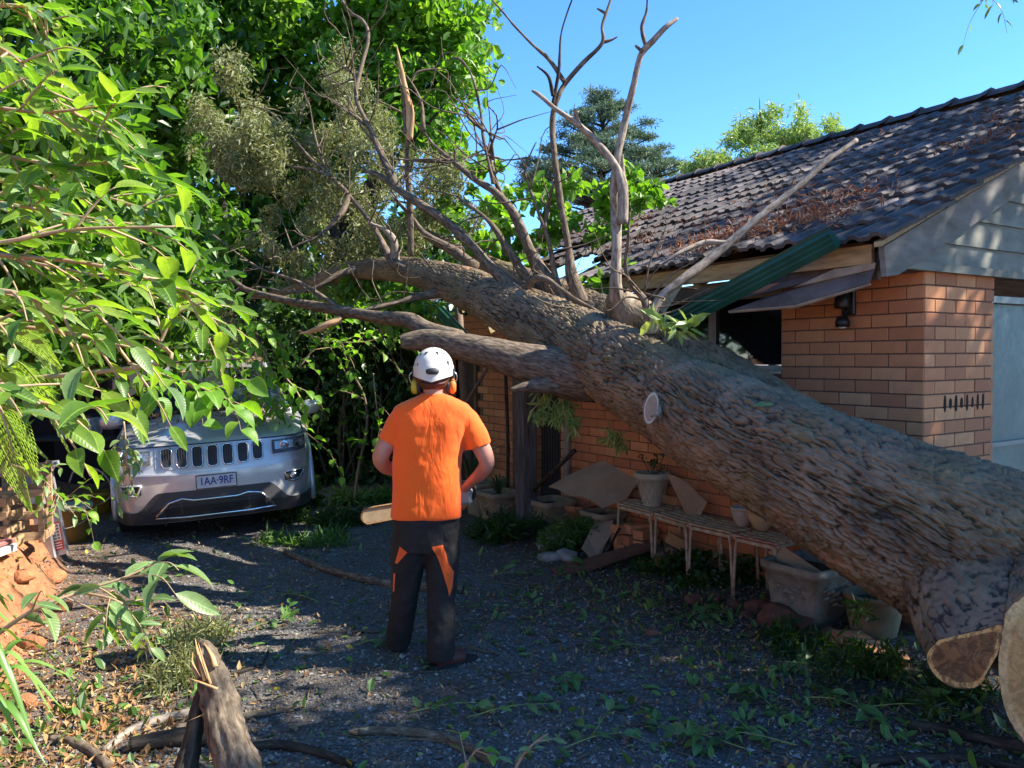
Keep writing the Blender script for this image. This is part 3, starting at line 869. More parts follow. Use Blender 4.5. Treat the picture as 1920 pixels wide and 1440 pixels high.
# ridge caps
RZ = 2.42 + 5.0 * TP
for k in range(21):
    x = -.15 + k * .40
    pr = [(-.12, -.06), (-.09, -.02), (-.035, .02), (.035, .02), (.09, -.02), (.12, -.06)]
    cap = MB()
    V = []; 
    for xx, sc, up in ((0, 1.12, .03), (.12, 1.0, .0), (.43, 1.0, 0)):
        for a, b in pr: V.append((x + xx, -4.5 + a * sc, RZ + .07 + b * sc + up))
    F = [(i + q * 6, i + 1 + q * 6, i + 7 + q * 6, i + 6 + q * 6) for q in (0, 1) for i in range(5)] + [(0, 1, 2, 3, 4, 5)]
    cap.add(V, F); cap.build('ridge_cap', M['tile'], roof, smooth=False)
MB().prism([(-.1, -4.5, RZ + .05), (-.1, -9.5, 2.42), (-.1, -9.5, 2.38), (-.1, -4.5, RZ)], (8.2, 0, 0)).build('rear_slope', M['tile'], roof)

# litter lying on the tiles (leaves, bark fibre, moss)
def roof_pt(x, y): return (x, y, 2.50 + (.60 - y) * TP)
pts = []
for k in range(30):
    cx, cy = rnd.uniform(.3, 5.5), rnd.uniform(-3.6, .45)
    if rnd.random() < .5: cy = rnd.uniform(-1.6, .5)
    for j in range(rnd.randint(10, 60)):
        x, y = cx + rnd.gauss(0, .28), cy + rnd.gauss(0, .10)
        if y < .58 and x > -.05: pts.append(roof_pt(x, y)); 
for cx, cy, n_ in ((.75, .1, 420), (1.25, .22, 300), (.9, -.45, 200), (.4, -1.4, 160), (1.6, .35, 200), (.35, -2.2, 90)):
    for j in range(n_):
        x, y = cx + rnd.gauss(0, .22), cy + rnd.gauss(0, .09); pts.append((x, y, 2.47 + (.6 - y) * TP + abs(rnd.gauss(0, .03))))
P = np.array(pts); P[:, 2] += nr.rand(len(P)) * .02
V, F = leaves(P, .06, .012, 'di', up=0.6)
red = leafmat('roof_litter', (0.22, 0.09, 0.05), (0.30, 0.13, 0.07), (0.38, 0.22, 0.13), .15, .8, tcol=(1.2, .9, .7))
x_ = link('roof_litter', npmesh('roof_litter', V, F, False), roof, red); x_['kind'] = 'stuff'
# ------------------------------------------------------------------ the fallen tree
def WP(l): return [W(a, b, c) for a, b, c, *_ in l]
def WR(l): return [r * c / FPX for a, b, c, r in l]
tree = empty('fallen_tree', W(1860, 1300, 3.6), label='huge fallen tree with furrowed brown bark lying across the crushed roof edge', cat='fallen tree')
TL = np.array(tree.location)
def big_trunk(name, spec, segs, n, depth, mat, seed, swell=.10, taperstart=None):
    P = np.array(WP(spec)); r = WR(spec)
    A = catmull([tuple(p) + (q,) for p, q in zip(P, r)], n)
    C, rr0 = A[:, :3], A[:, 3]
    keep = [0]; acc = 0; sl = np.linalg.norm(np.diff(C, axis=0), axis=1)
    for i in range(1, len(C)):
        acc += sl[i - 1]
        if acc >= (.0085 if rr0[i] > .16 else .013) or i == len(C) - 1: keep.append(i); acc = 0
    C, rr0 = C[keep], rr0[keep]
    T, N, B = frames(C)
    L = np.concatenate([[0], np.cumsum(np.linalg.norm(np.diff(C, axis=0), axis=1))])
    vw = np.array([0, 0, CAM_H]) - C[len(C) // 4]; ph0 = math.atan2(np.dot(vw, B[len(C) // 4]), np.dot(vw, N[len(C) // 4]))
    u_ = np.linspace(0, 2 * np.pi, segs, endpoint=False); th = u_ - .62 * np.sin(u_ - ph0); ct, st = np.cos(th), np.sin(th)
    rr = rr0[:, None] * np.ones(segs)[None]
    flow = np.stack([rr * ct, rr * st, np.repeat(L[:, None], segs, 1)], -1)
    q = flow.reshape(-1, 3)
    warp = np.stack([vnoise(q * 3 + 5, seed), vnoise(q * 3 + 9, seed + 1), vnoise(q * 3 + 2, seed + 2)], 1) * .055
    ql = q + warp
    low = fbm(q * [2.6, 2.6, 1.1] + seed, 3, seed).reshape(rr.shape)
    n1 = vnoise(ql * [41, 41, 8.5], seed + 3) + .25 * vnoise(ql * [95, 95, 45], seed + 9); n2 = vnoise(ql * [80, 80, 22], seed + 4) + .25 * vnoise(ql * [120, 120, 70], seed + 8); n3 = vnoise(ql * [100, 100, 60], seed + 5)
    r1 = np.clip(np.abs(n1) * 3.8, 0, 1) ** .8; r2 = np.clip(np.abs(n2) * 3.0, 0, 1)
    ridge = r1 * .85 + r2 * .40 + .22 * n3 + .25 * vnoise(ql * [14, 14, 5], seed + 12)
    # plates: cracks also run across
    n4 = vnoise(ql * [16, 16, 18] + 30, seed + 6); ridge -= .45 * np.clip(1 - np.abs(n4) * 9, 0, 1) * r1
    sc = np.clip(rr0 / .30, .12, 1.25)[:, None]
    rr = rr * (1 + swell * low) + (ridge.reshape(rr.shape) - .85) * depth * sc
    V = C[:, None] + rr[..., None] * (N[:, None] * ct[None, :, None] + B[:, None] * st[None, :, None])
    m = len(C); i = np.arange(m - 1)[:, None] * segs; j = np.arange(segs)[None]; j2 = (j + 1) % segs
    F = np.stack([i + j, i + j2, i + segs + j2, i + segs + j], -1).reshape(-1, 4)
    V = V.reshape(-1, 3) - TL
    return link(name, npmesh(name, V, F, True, {'flow': q, 'ridge': np.repeat((ridge / 1.4)[:, None], 3, 1)}), tree, mat)

main = [(2060, 1120, 3.75, 200), (1980, 1092, 3.78, 190), (1860, 1048, 3.85, 176), (1740, 990, 3.95, 152), (1620, 934, 4.08, 134), (1500, 874, 4.3, 118),
        (1380, 814, 4.65, 103), (1270, 752, 5.1, 90), (1175, 697, 5.5, 79), (1095, 648, 5.9, 68), (1010, 604, 6.3, 55), (930, 565, 6.7, 45),
        (860, 535, 7.1, 36), (800, 515, 7.5, 27), (740, 505, 7.9, 22), (660, 508, 8.3, 16), (600, 525, 8.6, 12), (540, 545, 8.9, 8), (470, 558, 9.1, 4)]
big_trunk('trunk', main, 400, 70, .027, M['bark_big'], 2)
second = [(1560, 880, 4.65, 85), (1470, 815, 4.95, 82), (1385, 752, 5.3, 72), (1300, 700, 5.7, 66), (1220, 655, 6.0, 62), (1165, 618, 6.25, 58), (1110, 590, 6.5, 44), (1050, 560, 6.9, 34), (985, 530, 7.3, 27), (920, 505, 7.7, 22), (860, 470, 8.1, 15), (800, 440, 8.5, 9)]
big_trunk('trunk', second, 220, 50, .024, M['bark_big'], 21)
big_trunk('stub', [(1215, 640, 5.85, 55), (1185, 600, 5.75, 50), (1165, 570, 5.7, 34), (1160, 545, 5.65, 17)], 90, 14, .014, M['bark_big'], 33)
def limb(spec, mat='bark_limb', name='branch', segs=12, amp=.12, cap=True, rough=.0015):
    P = [p - Vector(TL) for p in WP(spec)]
    k = rnd.randint(0, 999)
    # natural small kinks
    Q = [P[0]] + [p + Vector((rnd.gauss(0, .004), rnd.gauss(0, .015), rnd.gauss(0, .004))) for p in P[1:]]
    return tube(name, Q, WR(spec), M[mat], tree, segs=segs, n=7, amp=amp, seed=k, rough=rough)
big_trunk('branch', [(1120, 700, 5.75, 58), (1070, 700, 5.75, 50), (1000, 684, 5.75, 38), (920, 662, 5.8, 30), (850, 647, 5.9, 25), (800, 638, 6.0, 21), (765, 640, 6.0, 16), (752, 641, 6.0, 12)], 90, 16, .009, M['bark_limb'], 41)
limb([(860, 640, 5.95, 24), (800, 620, 6.15, 18), (765, 600, 6.3, 15), (720, 598, 6.5, 13), (650, 585, 6.8, 11), (580, 572, 7.1, 9), (520, 560, 7.4, 7), (460, 543, 7.7, 5), (420, 508, 7.9, 4), (385, 480, 8.1, 2.5)])
limb([(1110, 722, 5.7, 34), (1050, 722, 5.65, 20), (1000, 722, 5.6, 12), (955, 733, 5.55, 3)], 'bark_limb', 'broken_stub')
limb([(925, 655, 5.75, 14), (890, 648, 5.8, 11), (872, 632, 5.85, 5)], 'bark_limb', 'broken_stub')
L_ = [
 ([(880, 545, 7.0, 22), (830, 548, 7.15, 14), (760, 562, 7.1, 11), (700, 578, 7.0, 9), (640, 600, 7.0, 6), (600, 625, 7.0, 3)], 'bark_limb'),
 ([(1000, 580, 6.4, 30), (975, 552, 6.5, 24), (930, 508, 6.6, 21), (880, 455, 6.7, 19), (820, 405, 6.8, 17), (760, 365, 6.9, 15), (720, 335, 7.0, 12), (690, 322, 7.05, 8), (675, 325, 7.1, 3)], 'bark_limb'),
 ([(745, 352, 6.93, 12), (720, 300, 7.0, 10), (692, 240, 7.1, 9), (668, 185, 7.2, 8), (673, 140, 7.3, 8), (690, 75, 7.4, 7), (682, 42, 7.5, 6), (650, 18, 7.6, 5), (638, -15, 7.7, 4)], 'bark_limb'),
 ([(672, 150, 7.28, 5), (655, 130, 7.3, 4), (648, 118, 7.3, 2)], 'bark_limb'),
 ([(690, 240, 7.1, 5), (672, 222, 7.1, 4), (663, 213, 7.1, 2)], 'bark_limb'),
 ([(1050, 570, 6.4, 22), (1030, 530, 6.45, 18), (995, 470, 6.5, 17), (968, 405, 6.6, 15), (930, 360, 6.7, 14), (890, 335, 6.8, 12), (850, 303, 7.0, 9), (812, 270, 7.1, 6), (790, 240, 7.1, 5), (760, 215, 7.2, 4), (705, 188, 7.3, 3)], 'bark_limb'),
 ([(845, 300, 7.0, 5), (810, 302, 7.05, 4), (740, 298, 7.1, 2.5)], 'bark_limb'),
 ([(795, 245, 7.1, 5), (788, 190, 7.15, 4), (768, 150, 7.2, 3), (735, 118, 7.2, 2)], 'bark_limb'),
 ([(770, 155, 7.2, 3), (785, 132, 7.2, 3), (835, 133, 7.25, 2), (840, 160, 7.25, 1.5)], 'bark_limb'),
 ([(1090, 570, 6.35, 20), (1072, 510, 6.4, 15), (1066, 460, 6.4, 13), (1052, 380, 6.4, 12), (1040, 300, 6.4, 12), (1036, 225, 6.4, 11), (1046, 180, 6.4, 9), (1062, 153, 6.4, 9), (1098, 113, 6.4, 8), (1130, 80, 6.4, 7), (1127, 50, 6.4, 6), (1140, 12, 6.4, 5), (1150, -20, 6.4, 4)], 'bark_limb'),
 ([(1058, 153, 6.4, 6), (1030, 110, 6.4, 5), (1000, 83, 6.4, 5), (965, 50, 6.45, 4), (945, 25, 6.5, 3.5), (918, -5, 6.5, 3)], 'bark_limb'),
 ([(1036, 200, 6.38, 5), (1048, 130, 6.38, 4), (1052, 70, 6.38, 3.5), (1062, 25, 6.38, 3), (1078, -8, 6.38, 2.5)], 'bark_dark'),
 ([(1037, 180, 6.36, 5), (1028, 145, 6.36, 4), (1008, 124, 6.36, 3)], 'bark_dark'),
 ([(1128, 80, 6.4, 5), (1145, 76, 6.4, 3), (1158, 68, 6.4, 2)], 'bark_limb'),
 ([(1135, 25, 6.4, 4), (1120, 15, 6.4, 2.5)], 'bark_limb'),
 ([(1165, 590, 5.75, 22), (1155, 540, 5.6, 16), (1156, 470, 5.6, 15), (1156, 400, 5.6, 15), (1150, 345, 5.6, 13), (1158, 290, 5.6, 11), (1170, 230, 5.55, 10), (1188, 165, 5.5, 9), (1203, 105, 5.45, 9), (1225, 76, 5.4, 8), (1248, 52, 5.4, 7), (1270, 36, 5.4, 5)], 'bark_pale'),
 ([(1212, 92, 5.43, 5), (1203, 55, 5.45, 5), (1212, 20, 5.45, 4), (1210, -15, 5.45, 3.5)], 'bark_limb'),
 ([(1205, 98, 5.43, 5), (1195, 82, 5.43, 3)], 'bark_limb'),
 ([(1167, 420, 5.55, 12), (1168, 350, 5.55, 12), (1150, 305, 5.55, 11), (1120, 265, 5.55, 10), (1085, 232, 5.5, 8), (1045, 205, 5.5, 7), (1012, 180, 5.5, 6), (997, 170, 5.5, 4)], 'bark_pale'),
 ([(1088, 238, 5.5, 6), (1082, 222, 5.5, 5), (1079, 208, 5.5, 4)], 'bark_pale'),
 ([(1170, 400, 5.55, 8), (1169, 330, 5.55, 6), (1168, 290, 5.55, 2)], 'bark_pale'),
 ([(1222, 625, 5.4, 18), (1222, 590, 5.4, 13), (1240, 556, 5.4, 13), (1272, 528, 5.4, 13), (1330, 488, 5.4, 13), (1400, 430, 5.45, 12), (1450, 388, 5.5, 11), (1500, 345, 5.55, 9), (1550, 300, 5.6, 9), (1578, 284, 5.6, 8), (1605, 262, 5.65, 7)], 'bark_pale'),
 ([(1370, 456, 5.45, 6), (1320, 455, 5.45, 6), (1270, 478, 5.4, 5), (1235, 500, 5.4, 3)], 'bark_pale'),
 ([(1218, 610, 5.38, 11), (1205, 565, 5.38, 9), (1185, 535, 5.38, 8), (1174, 500, 5.38, 7), (1178, 450, 5.38, 6), (1180, 400, 5.38, 4)], 'bark_limb'),
 ([(1212, 600, 5.4, 8), (1210, 565, 5.4, 4), (1205, 545, 5.4, 1.5)], 'bark_limb'),
 ([(1065, 590, 6.35, 16), (1020, 545, 6.5, 12), (985, 460, 6.6, 10), (955, 395, 6.7, 8), (935, 350, 6.75, 7), (920, 300, 6.8, 6), (907, 262, 6.8, 6), (902, 215, 6.85, 5), (888, 150, 6.9, 5), (872, 122, 6.9, 4), (858, 107, 6.9, 2.5)], 'bark_limb'),
 ([(908, 245, 6.8, 4), (885, 225, 6.8, 4), (865, 205, 6.85, 2)], 'bark_limb'),
 ([(925, 300, 6.78, 5), (922, 275, 6.75, 4), (934, 240, 6.75, 2)], 'bark_limb'),
 ([(925, 345, 6.72, 5), (918, 310, 6.7, 4), (908, 270, 6.7, 2)], 'bark_limb'),
 ([(1070, 590, 6.3, 13), (1045, 530, 6.4, 9), (1028, 450, 6.4, 8), (1010, 400, 6.4, 6), (990, 345, 6.45, 4), (985, 320, 6.45, 4), (998, 285, 6.45, 3), (1005, 266, 6.45, 2)], 'bark_limb'),
 ([(1022, 430, 6.4, 5), (1030, 380, 6.4, 5), (1040, 335, 6.4, 2)], 'bark_limb'),
 ([(1000, 545, 6.5, 13), (960, 480, 6.55, 11), (920, 420, 6.6, 9), (880, 385, 6.7, 6), (850, 360, 6.8, 3)], 'bark_limb'),
 ([(970, 560, 6.45, 12), (1010, 520, 6.2, 8), (1080, 560, 6.0, 7), (1150, 600, 5.9, 6), (1180, 618, 5.8, 3)], 'bark_limb'),
 ([(890, 500, 7.2, 14), (850, 470, 7.4, 12), (800, 440, 7.6, 11), (770, 405, 7.7, 8), (740, 370, 7.8, 5)], 'bark_limb'),
 ([(780, 515, 7.5, 14), (735, 490, 7.7, 12), (708, 440, 7.9, 10), (680, 395, 8.0, 9), (650, 362, 8.1, 8), (610, 320, 8.2, 7), (585, 300, 8.3, 6), (548, 258, 8.4, 4), (510, 212, 8.5, 3), (455, 192, 8.6, 2)], 'bark_limb'),
 ([(625, 335, 8.15, 5), (590, 318, 8.2, 4), (540, 312, 8.3, 3), (495, 288, 8.4, 2), (420, 255, 8.5, 1.5)], 'bark_limb'),
 ([(612, 322, 8.2, 4), (590, 260, 8.2, 3), (580, 200, 8.2, 2), (572, 175, 8.2, 1.5)], 'bark_limb'),
 ([(655, 368, 8.1, 7), (640, 400, 8.0, 8), (600, 440, 7.9, 6), (560, 462, 7.9, 4), (530, 492, 7.9, 2.5)], 'bark_limb'),
 ([(740, 490, 7.7, 12), (738, 450, 7.6, 9), (720, 430, 7.6, 6), (690, 415, 7.6, 3)], 'bark_pale'),
 ([(690, 500, 8.2, 11), (640, 515, 8.1, 9), (590, 540, 8.0, 7), (540, 548, 8.0, 6), (490, 540, 8.0, 4), (430, 548, 8.0, 2)], 'bark_limb'),
 ([(640, 580, 6.85, 6), (560, 530, 7.0, 5), (480, 498, 7.1, 4), (400, 440, 7.2, 3)], 'bark_limb'),
 ([(770, 480, 7.3, 8), (768, 380, 7.2, 8), (766, 300, 7.15, 9), (765, 250, 7.1, 8)], 'bark_limb'),
]
for k_, (sp_, mt_) in enumerate(L_):
    f_ = .66 if mt_ == 'bark_pale' else .50
    limb([(a, b, c, r * (f_ if i_ > 1 else (f_ + 1) / 2)) for i_, (a, b, c, r) in enumerate(sp_)], mt_)
limb([(766, 262, 7.08, 6), (767, 200, 7.05, 5.5), (758, 155, 7.05, 4.5), (750, 118, 7.05, 3), (744, 86, 7.05, 1)], 'rawwood', 'split_branch')
limb([(770, 262, 7.06, 4), (774, 215, 7.04, 3), (771, 188, 7.04, 1)], 'rawwood', 'split_branch')
limb([(760, 250, 7.06, 4), (756, 190, 7.06, 3.5), (748, 140, 7.06, 1)], 'bark_limb', 'split_branch')
limb([(640, 598, 6.75, 7), (610, 610, 6.72, 7), (580, 622, 6.72, 4), (560, 625, 6.72, 1)], 'rawwood', 'split_branch')
# thin twigs all over the crown
items = []
tw_src = [np.array(WP(s)) for s, _ in L_[:7] + L_[24:]]
for k in range(170):
    P = tw_src[rnd.randrange(len(tw_src))]; i = rnd.randrange(len(P) - 1); p = Vector(P[i]).lerp(Vector(P[i + 1]), rnd.random())
    d = Vector((rnd.gauss(-.25, .6), rnd.gauss(0, .5), rnd.gauss(.35, .5))).normalized(); L = rnd.uniform(.25, .8)
    q = [p, p + d * L * .4, p + d * L * .7 + Vector((rnd.gauss(0, .06), 0, rnd.gauss(.02, .06))), p + d * L + Vector((rnd.gauss(0, .1), 0, rnd.gauss(.02, .1)))]
    items.append(tube_arrays(np.array([tuple(x - Vector(TL)) for x in q]), [.008, .006, .004, .0015], 5, 3))
V, F, fl = join_arrays(items)
tw_ = link('twigs', npmesh('twigs', V, F, True, {'flow': fl}), tree, M['bark_limb']); tw_['kind'] = 'stuff'

# cut faces
def cutmat(name, pale, dark, ringcol, sw=.8, wob=.55):
    m, nt, p = newmat(name)
    v = coords(nt, 'Object'); a = nd(nt, 'ShaderNodeAttribute', attribute_name='flow')
    sep = nd(nt, 'ShaderNodeSeparateXYZ'); nt.links.new(a.outputs['Vector'], sep.inputs[0])
    n = noise(nt, v, 7, 5, 0.6); n2 = noise(nt, v, 60, 4, .7)
    ad = nd(nt, 'ShaderNodeMath', operation='MULTIPLY_ADD'); nt.links.new(n, ad.inputs[0]); ad.inputs[1].default_value = wob; sb_ = nd(nt, 'ShaderNodeMath', operation='SUBTRACT'); nt.links.new(sep.outputs[0], sb_.inputs[0]); sb_.inputs[1].default_value = wob / 2; nt.links.new(sb_.outputs[0], ad.inputs[2])
    c = ramp(nt, ad.outputs[0], [(0.0, dark), (0.80, dark), (0.85, pale), (0.99, pale), (1.0, ringcol)])
    c = mixc(nt, ramp(nt, noise(nt, v, 13, 6, .75, 2.0), [(0.45, 0.0), (0.56, sw)]), c, tuple(x * .30 for x in dark))
    sn = nd(nt, 'ShaderNodeMath', operation='SINE'); ml = nd(nt, 'ShaderNodeMath', operation='MULTIPLY'); nt.links.new(ad.outputs[0], ml.inputs[0]); ml.inputs[1].default_value = 130; nt.links.new(ml.outputs[0], sn.inputs[0])
    c = mixc(nt, ramp(nt, sn.outputs[0], [(0.3, 0.0), (1.0, 0.18)]), c, tuple(x * .6 for x in dark))
    c = mixc(nt, ramp(nt, n2, [(0.5, 0), (.8, .5)]), c, tuple(x * .55 for x in dark))
    nt.links.new(c, p.inputs['Base Color']); nt.links.new(bump(nt, n2, .5, .006), p.inputs['Normal']); p.inputs['Roughness'].default_value = .85
    return m
M['cut_dark'] = cutmat('cut_heartwood', (0.85, 0.50, 0.16), (0.30, 0.145, 0.05), (0.10, 0.05, 0.03))
M['cut_pale'] = cutmat('cut_fresh', (0.62, 0.38, 0.15), (0.46, 0.25, 0.10), (0.2, 0.1, 0.05))
M['cut_pink'] = cutmat('cut_small', (0.60, 0.50, 0.36), (0.40, 0.26, 0.17), (0.5, 0.4, 0.28), .15, .1)
M['sawn'] = cutmat('sawn_wood', (.85, .54, .22), (.66, .37, .13), (.2, .1, .05), .45, .3)
def cutface(name, poly, ctr, mat, bulge=.0):
    """poly: world points round the rim (list), ctr: world centre"""
    A = catmull([tuple(p) for p in poly] + [tuple(poly[0])], 22)[:-1]; c = np.array(ctr); n = len(A); rings = 10
    V = [c - TL]; fl = [(0, 0, 0)]
    for k in range(1, rings + 1):
        u = k / rings
        for q in A: V.append(c + (q - c) * u - TL + np.array([0, 0, 0])); fl.append((u, 0, 0))
    F4 = []; F3 = [(0, 1 + i, 1 + (i + 1) % n) for i in range(n)]
    for k in range(rings - 1):
        for i in range(n): F4.append((1 + k * n + i, 1 + (k + 1) * n + i, 1 + (k + 1) * n + (i + 1) % n, 1 + k * n + (i + 1) % n))
    return link(name, npmesh(name, np.array(V), [np.array(F4), np.array(F3)], True, {'flow': np.array(fl)}), tree, mat), A
_a = np.array(W(1980, 1150, 3.45) - W(1700, 990, 3.75)); _a /= np.linalg.norm(_a); _b = np.cross(_a, [0, 0, 1]); _b /= np.linalg.norm(_b)
AXF = np.stack([_b, np.cross(_a, _b), _a])
def flare(rim_px, rim_d, root_px, root_d, root_r, mat, seed, cm, cn):
    """a root lobe: bark skin from the trunk out to the rim of a saw cut"""
    rim = [W(a, b, d) for (a, b), d in zip(rim_px, rim_d)]; ctr = sum(rim, Vector()) / len(rim)
    _, A = cutface('cut_face', rim, ctr, cm)
    n = len(A); rc = np.array(W(*root_px, root_d)); nrm = np.array((np.array(rim[1]) - np.array(ctr))); ax = np.array(ctr) - rc
    m = 90; V = []; fl = []
    for k in range(m + 1):
        u = k / m
        for i, q in enumerate(A):
            base = rc + (q - np.array(ctr)) / np.linalg.norm(q - np.array(ctr)) * root_r
            w = u ** 1.3; p_ = base * (1 - w) + q * w
            V.append(p_); fl.append(((q - ctr)[0] * .8, (q - ctr)[2], u * .6))
    V = np.array(V); fl = np.array(fl)
    out = np.array(V) - (rc + np.array([0, 0, 0])); out = V - np.repeat(np.array([rc * (1 - (k / m) ** 1.3) + np.array(ctr) * (k / m) ** 1.3 for k in range(m + 1)]), n, 0); out = unit(out)
    q = V + fl * 0
    ang = np.tile(np.arange(n) / n * 2 * np.pi, m + 1); uu = np.repeat(np.arange(m + 1) / m, n); fq = V @ AXF.T; fq = fq + vnoise(fq * 4, seed)[:, None] * .05
    rv_ = np.clip(np.abs(vnoise(fq * [41, 41, 8.5], seed) + .12 * vnoise(fq * [90, 90, 30], seed + 3)) * 3.4, 0, 1); d = rv_ * .02 + (1 - np.abs(vnoise(V * 45, seed + 1))) * .008
    fade = np.repeat(np.clip((1 - np.arange(m + 1) / m) * 6, 0, 1), n); V = V + out * ((d - .018) * fade)[:, None]
    i = np.arange(m)[:, None] * n; j = np.arange(n)[None]; j2 = (j + 1) % n
    F = np.stack([i + j, i + j2, i + n + j2, i + n + j], -1).reshape(-1, 4)
    link('root_flare', npmesh('root_flare', V - TL, F, True, {'flow': V, 'ridge': np.repeat(rv_[:, None], 3, 1)}), tree, mat)
flare([(1760, 1200), (1815, 1187), (1880, 1172), (1878, 1210), (1850, 1262), (1838, 1284), (1812, 1292), (1780, 1286), (1750, 1262), (1738, 1228)],
      [3.35, 3.29, 3.22, 3.20, 3.22, 3.24, 3.27, 3.30, 3.36, 3.38], (1800, 1010), 3.80, .34, M['bark_big'], 51, M['cut_dark'], 0)
flare([(1885, 1150), (1925, 1110), (1990, 1120), (2060, 1190), (2090, 1320), (2060, 1440), (1990, 1455), (1925, 1400), (1885, 1330), (1872, 1240)],
      [3.2, 3.2, 3.15, 3.05, 3.0, 3.0, 3.05, 3.12, 3.18, 3.2], (2010, 1060), 3.6, .32, M['bark_big'], 61, M['sawn'], 0)
# pruned stub on the trunk
st = [W(1238, 800, 4.97), W(1230, 780, 4.84), W(1221, 765, 4.74)]
tube('stub', [s_ - Vector(TL) for s_ in st], [.085, .06, .056], M['bark_pale'], tree, segs=20)
c0 = st[2] + Vector((-.004, -.012, .002))
rim = []
for a in np.linspace(0, 2 * math.pi, 12, endpoint=False):
    x, y = math.cos(a) * 13, math.sin(a) * 30
    t_ = .18; rim.append(W(1221 + x * math.cos(t_) - y * math.sin(t_), 765 + x * math.sin(t_) + y * math.cos(t_), 4.72))
cutface('cut_face', rim, W(1221, 765, 4.715), M['cut_pink'])

# foliage of the fallen crown: fine grey-green leaves in drooping clumps
fine = [(430, 230, 8.8, 85), (385, 255, 8.9, 45), (500, 250, 8.6, 100), (575, 300, 8.6, 95), (610, 220, 8.7, 85), (470, 310, 8.7, 80), (560, 380, 8.7, 80), (655, 165, 8.5, 60), (700, 200, 8.3, 55),
        (640, 330, 8.7, 80), (690, 300, 8.5, 60), (760, 330, 8.6, 65), (800, 370, 8.6, 70), (720, 390, 8.8, 75), (650, 430, 8.8, 70), (790, 420, 8.8, 60), (690, 460, 8.9, 60), (590, 470, 8.7, 55), (840, 350, 8.6, 55),
        (540, 520, 8.9, 45), (620, 500, 8.8, 50), (480, 470, 9.0, 40), (370, 480, 9.0, 45), (410, 600, 8.9, 55), (440, 640, 8.8, 40), (350, 640, 8.9, 40), (700, 240, 8.4, 60), (850, 420, 8.7, 40)]
Cc = []; Rr = []
for x, y, d, r in fine:
    for k in range(6):
        a, b = rnd.gauss(0, .5) * r, rnd.gauss(0, .5) * r
        Cc.append(W(x + a, y + b, d + rnd.gauss(0, .3)) - Vector(TL)); q = r * rnd.uniform(.2, .42) * d / FPX; Rr.append((q * .9, q, q * 1.15))
C = clump_points(np.array(Cc), np.array(Rr), 34000, .6)
C = C + nr.normal(size=C.shape) * .035
f_ = foliage('fine_foliage', C, .065, .016, M['leaf_fine'], tree, shape='di', droop=.7, up=.2); f_['kind'] = 'stuff'
# brighter leafy shoots amongst the limbs
shoot = [(1075, 370, 8.2, 45), (1130, 390, 8.0, 45), (1190, 365, 8.0, 40), (1200, 340, 8.0, 35), (1010, 360, 8.3, 35), (930, 400, 8.2, 45), (890, 440, 8.2, 45), (960, 450, 8.0, 45), (1120, 430, 8.0, 40), (1020, 440, 8.0, 35), (1060, 420, 8.1, 35),
         (850, 400, 8.4, 35), (905, 480, 8.0, 40), (975, 500, 7.8, 35), (1110, 530, 6.9, 38), (1150, 520, 6.8, 35), (1180, 500, 6.9, 25), (900, 330, 8.3, 30), (1235, 375, 8.3, 22)]
Cc = []; Rr = []
for x, y, d, r in shoot:
    for k in range(4):
        Cc.append(W(x + rnd.gauss(0, .45) * r, y + rnd.gauss(0, .4) * r, d + rnd.gauss(0, .25)) - Vector(TL)); q = r * .5 * d / FPX; Rr.append((q, q, q * .8))
C = clump_points(np.array(Cc), np.array(Rr), 2600, .6)
f_ = foliage('leafy_shoots', C, .10, .075, M['leaf_canopy2'], tree, droop=.3, up=.6); f_['kind'] = 'stuff'
for x, y, d, r in [(700, 545, 8.4, 45), (760, 560, 8.3, 45), (650, 560, 8.5, 40), (730, 600, 8.3, 30), (680, 530, 8.4, 40), (790, 580, 8.2, 25)]:
    pass
Cc = [W(x, y, d) - Vector(TL) for x, y, d, r in [(700, 540, 8.4, 45), (760, 560, 8.3, 45), (650, 555, 8.5, 40), (735, 600, 8.3, 30), (680, 530, 8.4, 40), (785, 585, 8.2, 25)]]
C = clump_points(np.array(Cc), np.array([(.25, .25, .16)] * len(Cc)), 900, .6)
f_ = foliage('leafy_shoots', C, .085, .065, M['leaf_canopy2'], tree, droop=.4, up=.6); f_['kind'] = 'stuff'
# hanging sprigs beneath the trunk
sprig_c = [W(x, y, 5.9) - Vector(TL) for x, y in ((1020, 745), (1035, 770), (1050, 760), (1065, 775), (1075, 790), (1045, 780), (1060, 750), (1010, 775), (1150, 815), (1160, 825))]
C = clump_points(np.array(sprig_c), np.array([(.07, .07, .08)] * len(sprig_c)), 420, .7)
f_ = foliage('hanging_leaves', C, .075, .02, M['leaf_gum'], tree, droop=1.5, up=.1); f_['kind'] = 'stuff'
C = clump_points(np.array([W(x, y, 5.15) - Vector(TL) for x, y in ((1238, 600), (1262, 615), (1290, 605), (1275, 690), (1300, 690))]), np.array([(.06, .06, .05)] * 5), 60, .7)
f_ = foliage('leafy_shoots', C, .11, .045, M['leaf_gum'], tree, up=.5); f_['kind'] = 'stuff'
# odd single leaves stuck on the bark
for (x, y, d, s_) in ((1130, 672, 5.3, .08), (1232, 714, 4.9, .07), (1412, 762, 4.25, .11)):
    place_leaf(rnd.choice(LEAF_ROUND if s_ < .1 else LEAF_PALE), tree, W(x, y, d) - Vector(TL), (rnd.uniform(.6, 1), -.3, .1), (-.1, -.6, 1), s_)
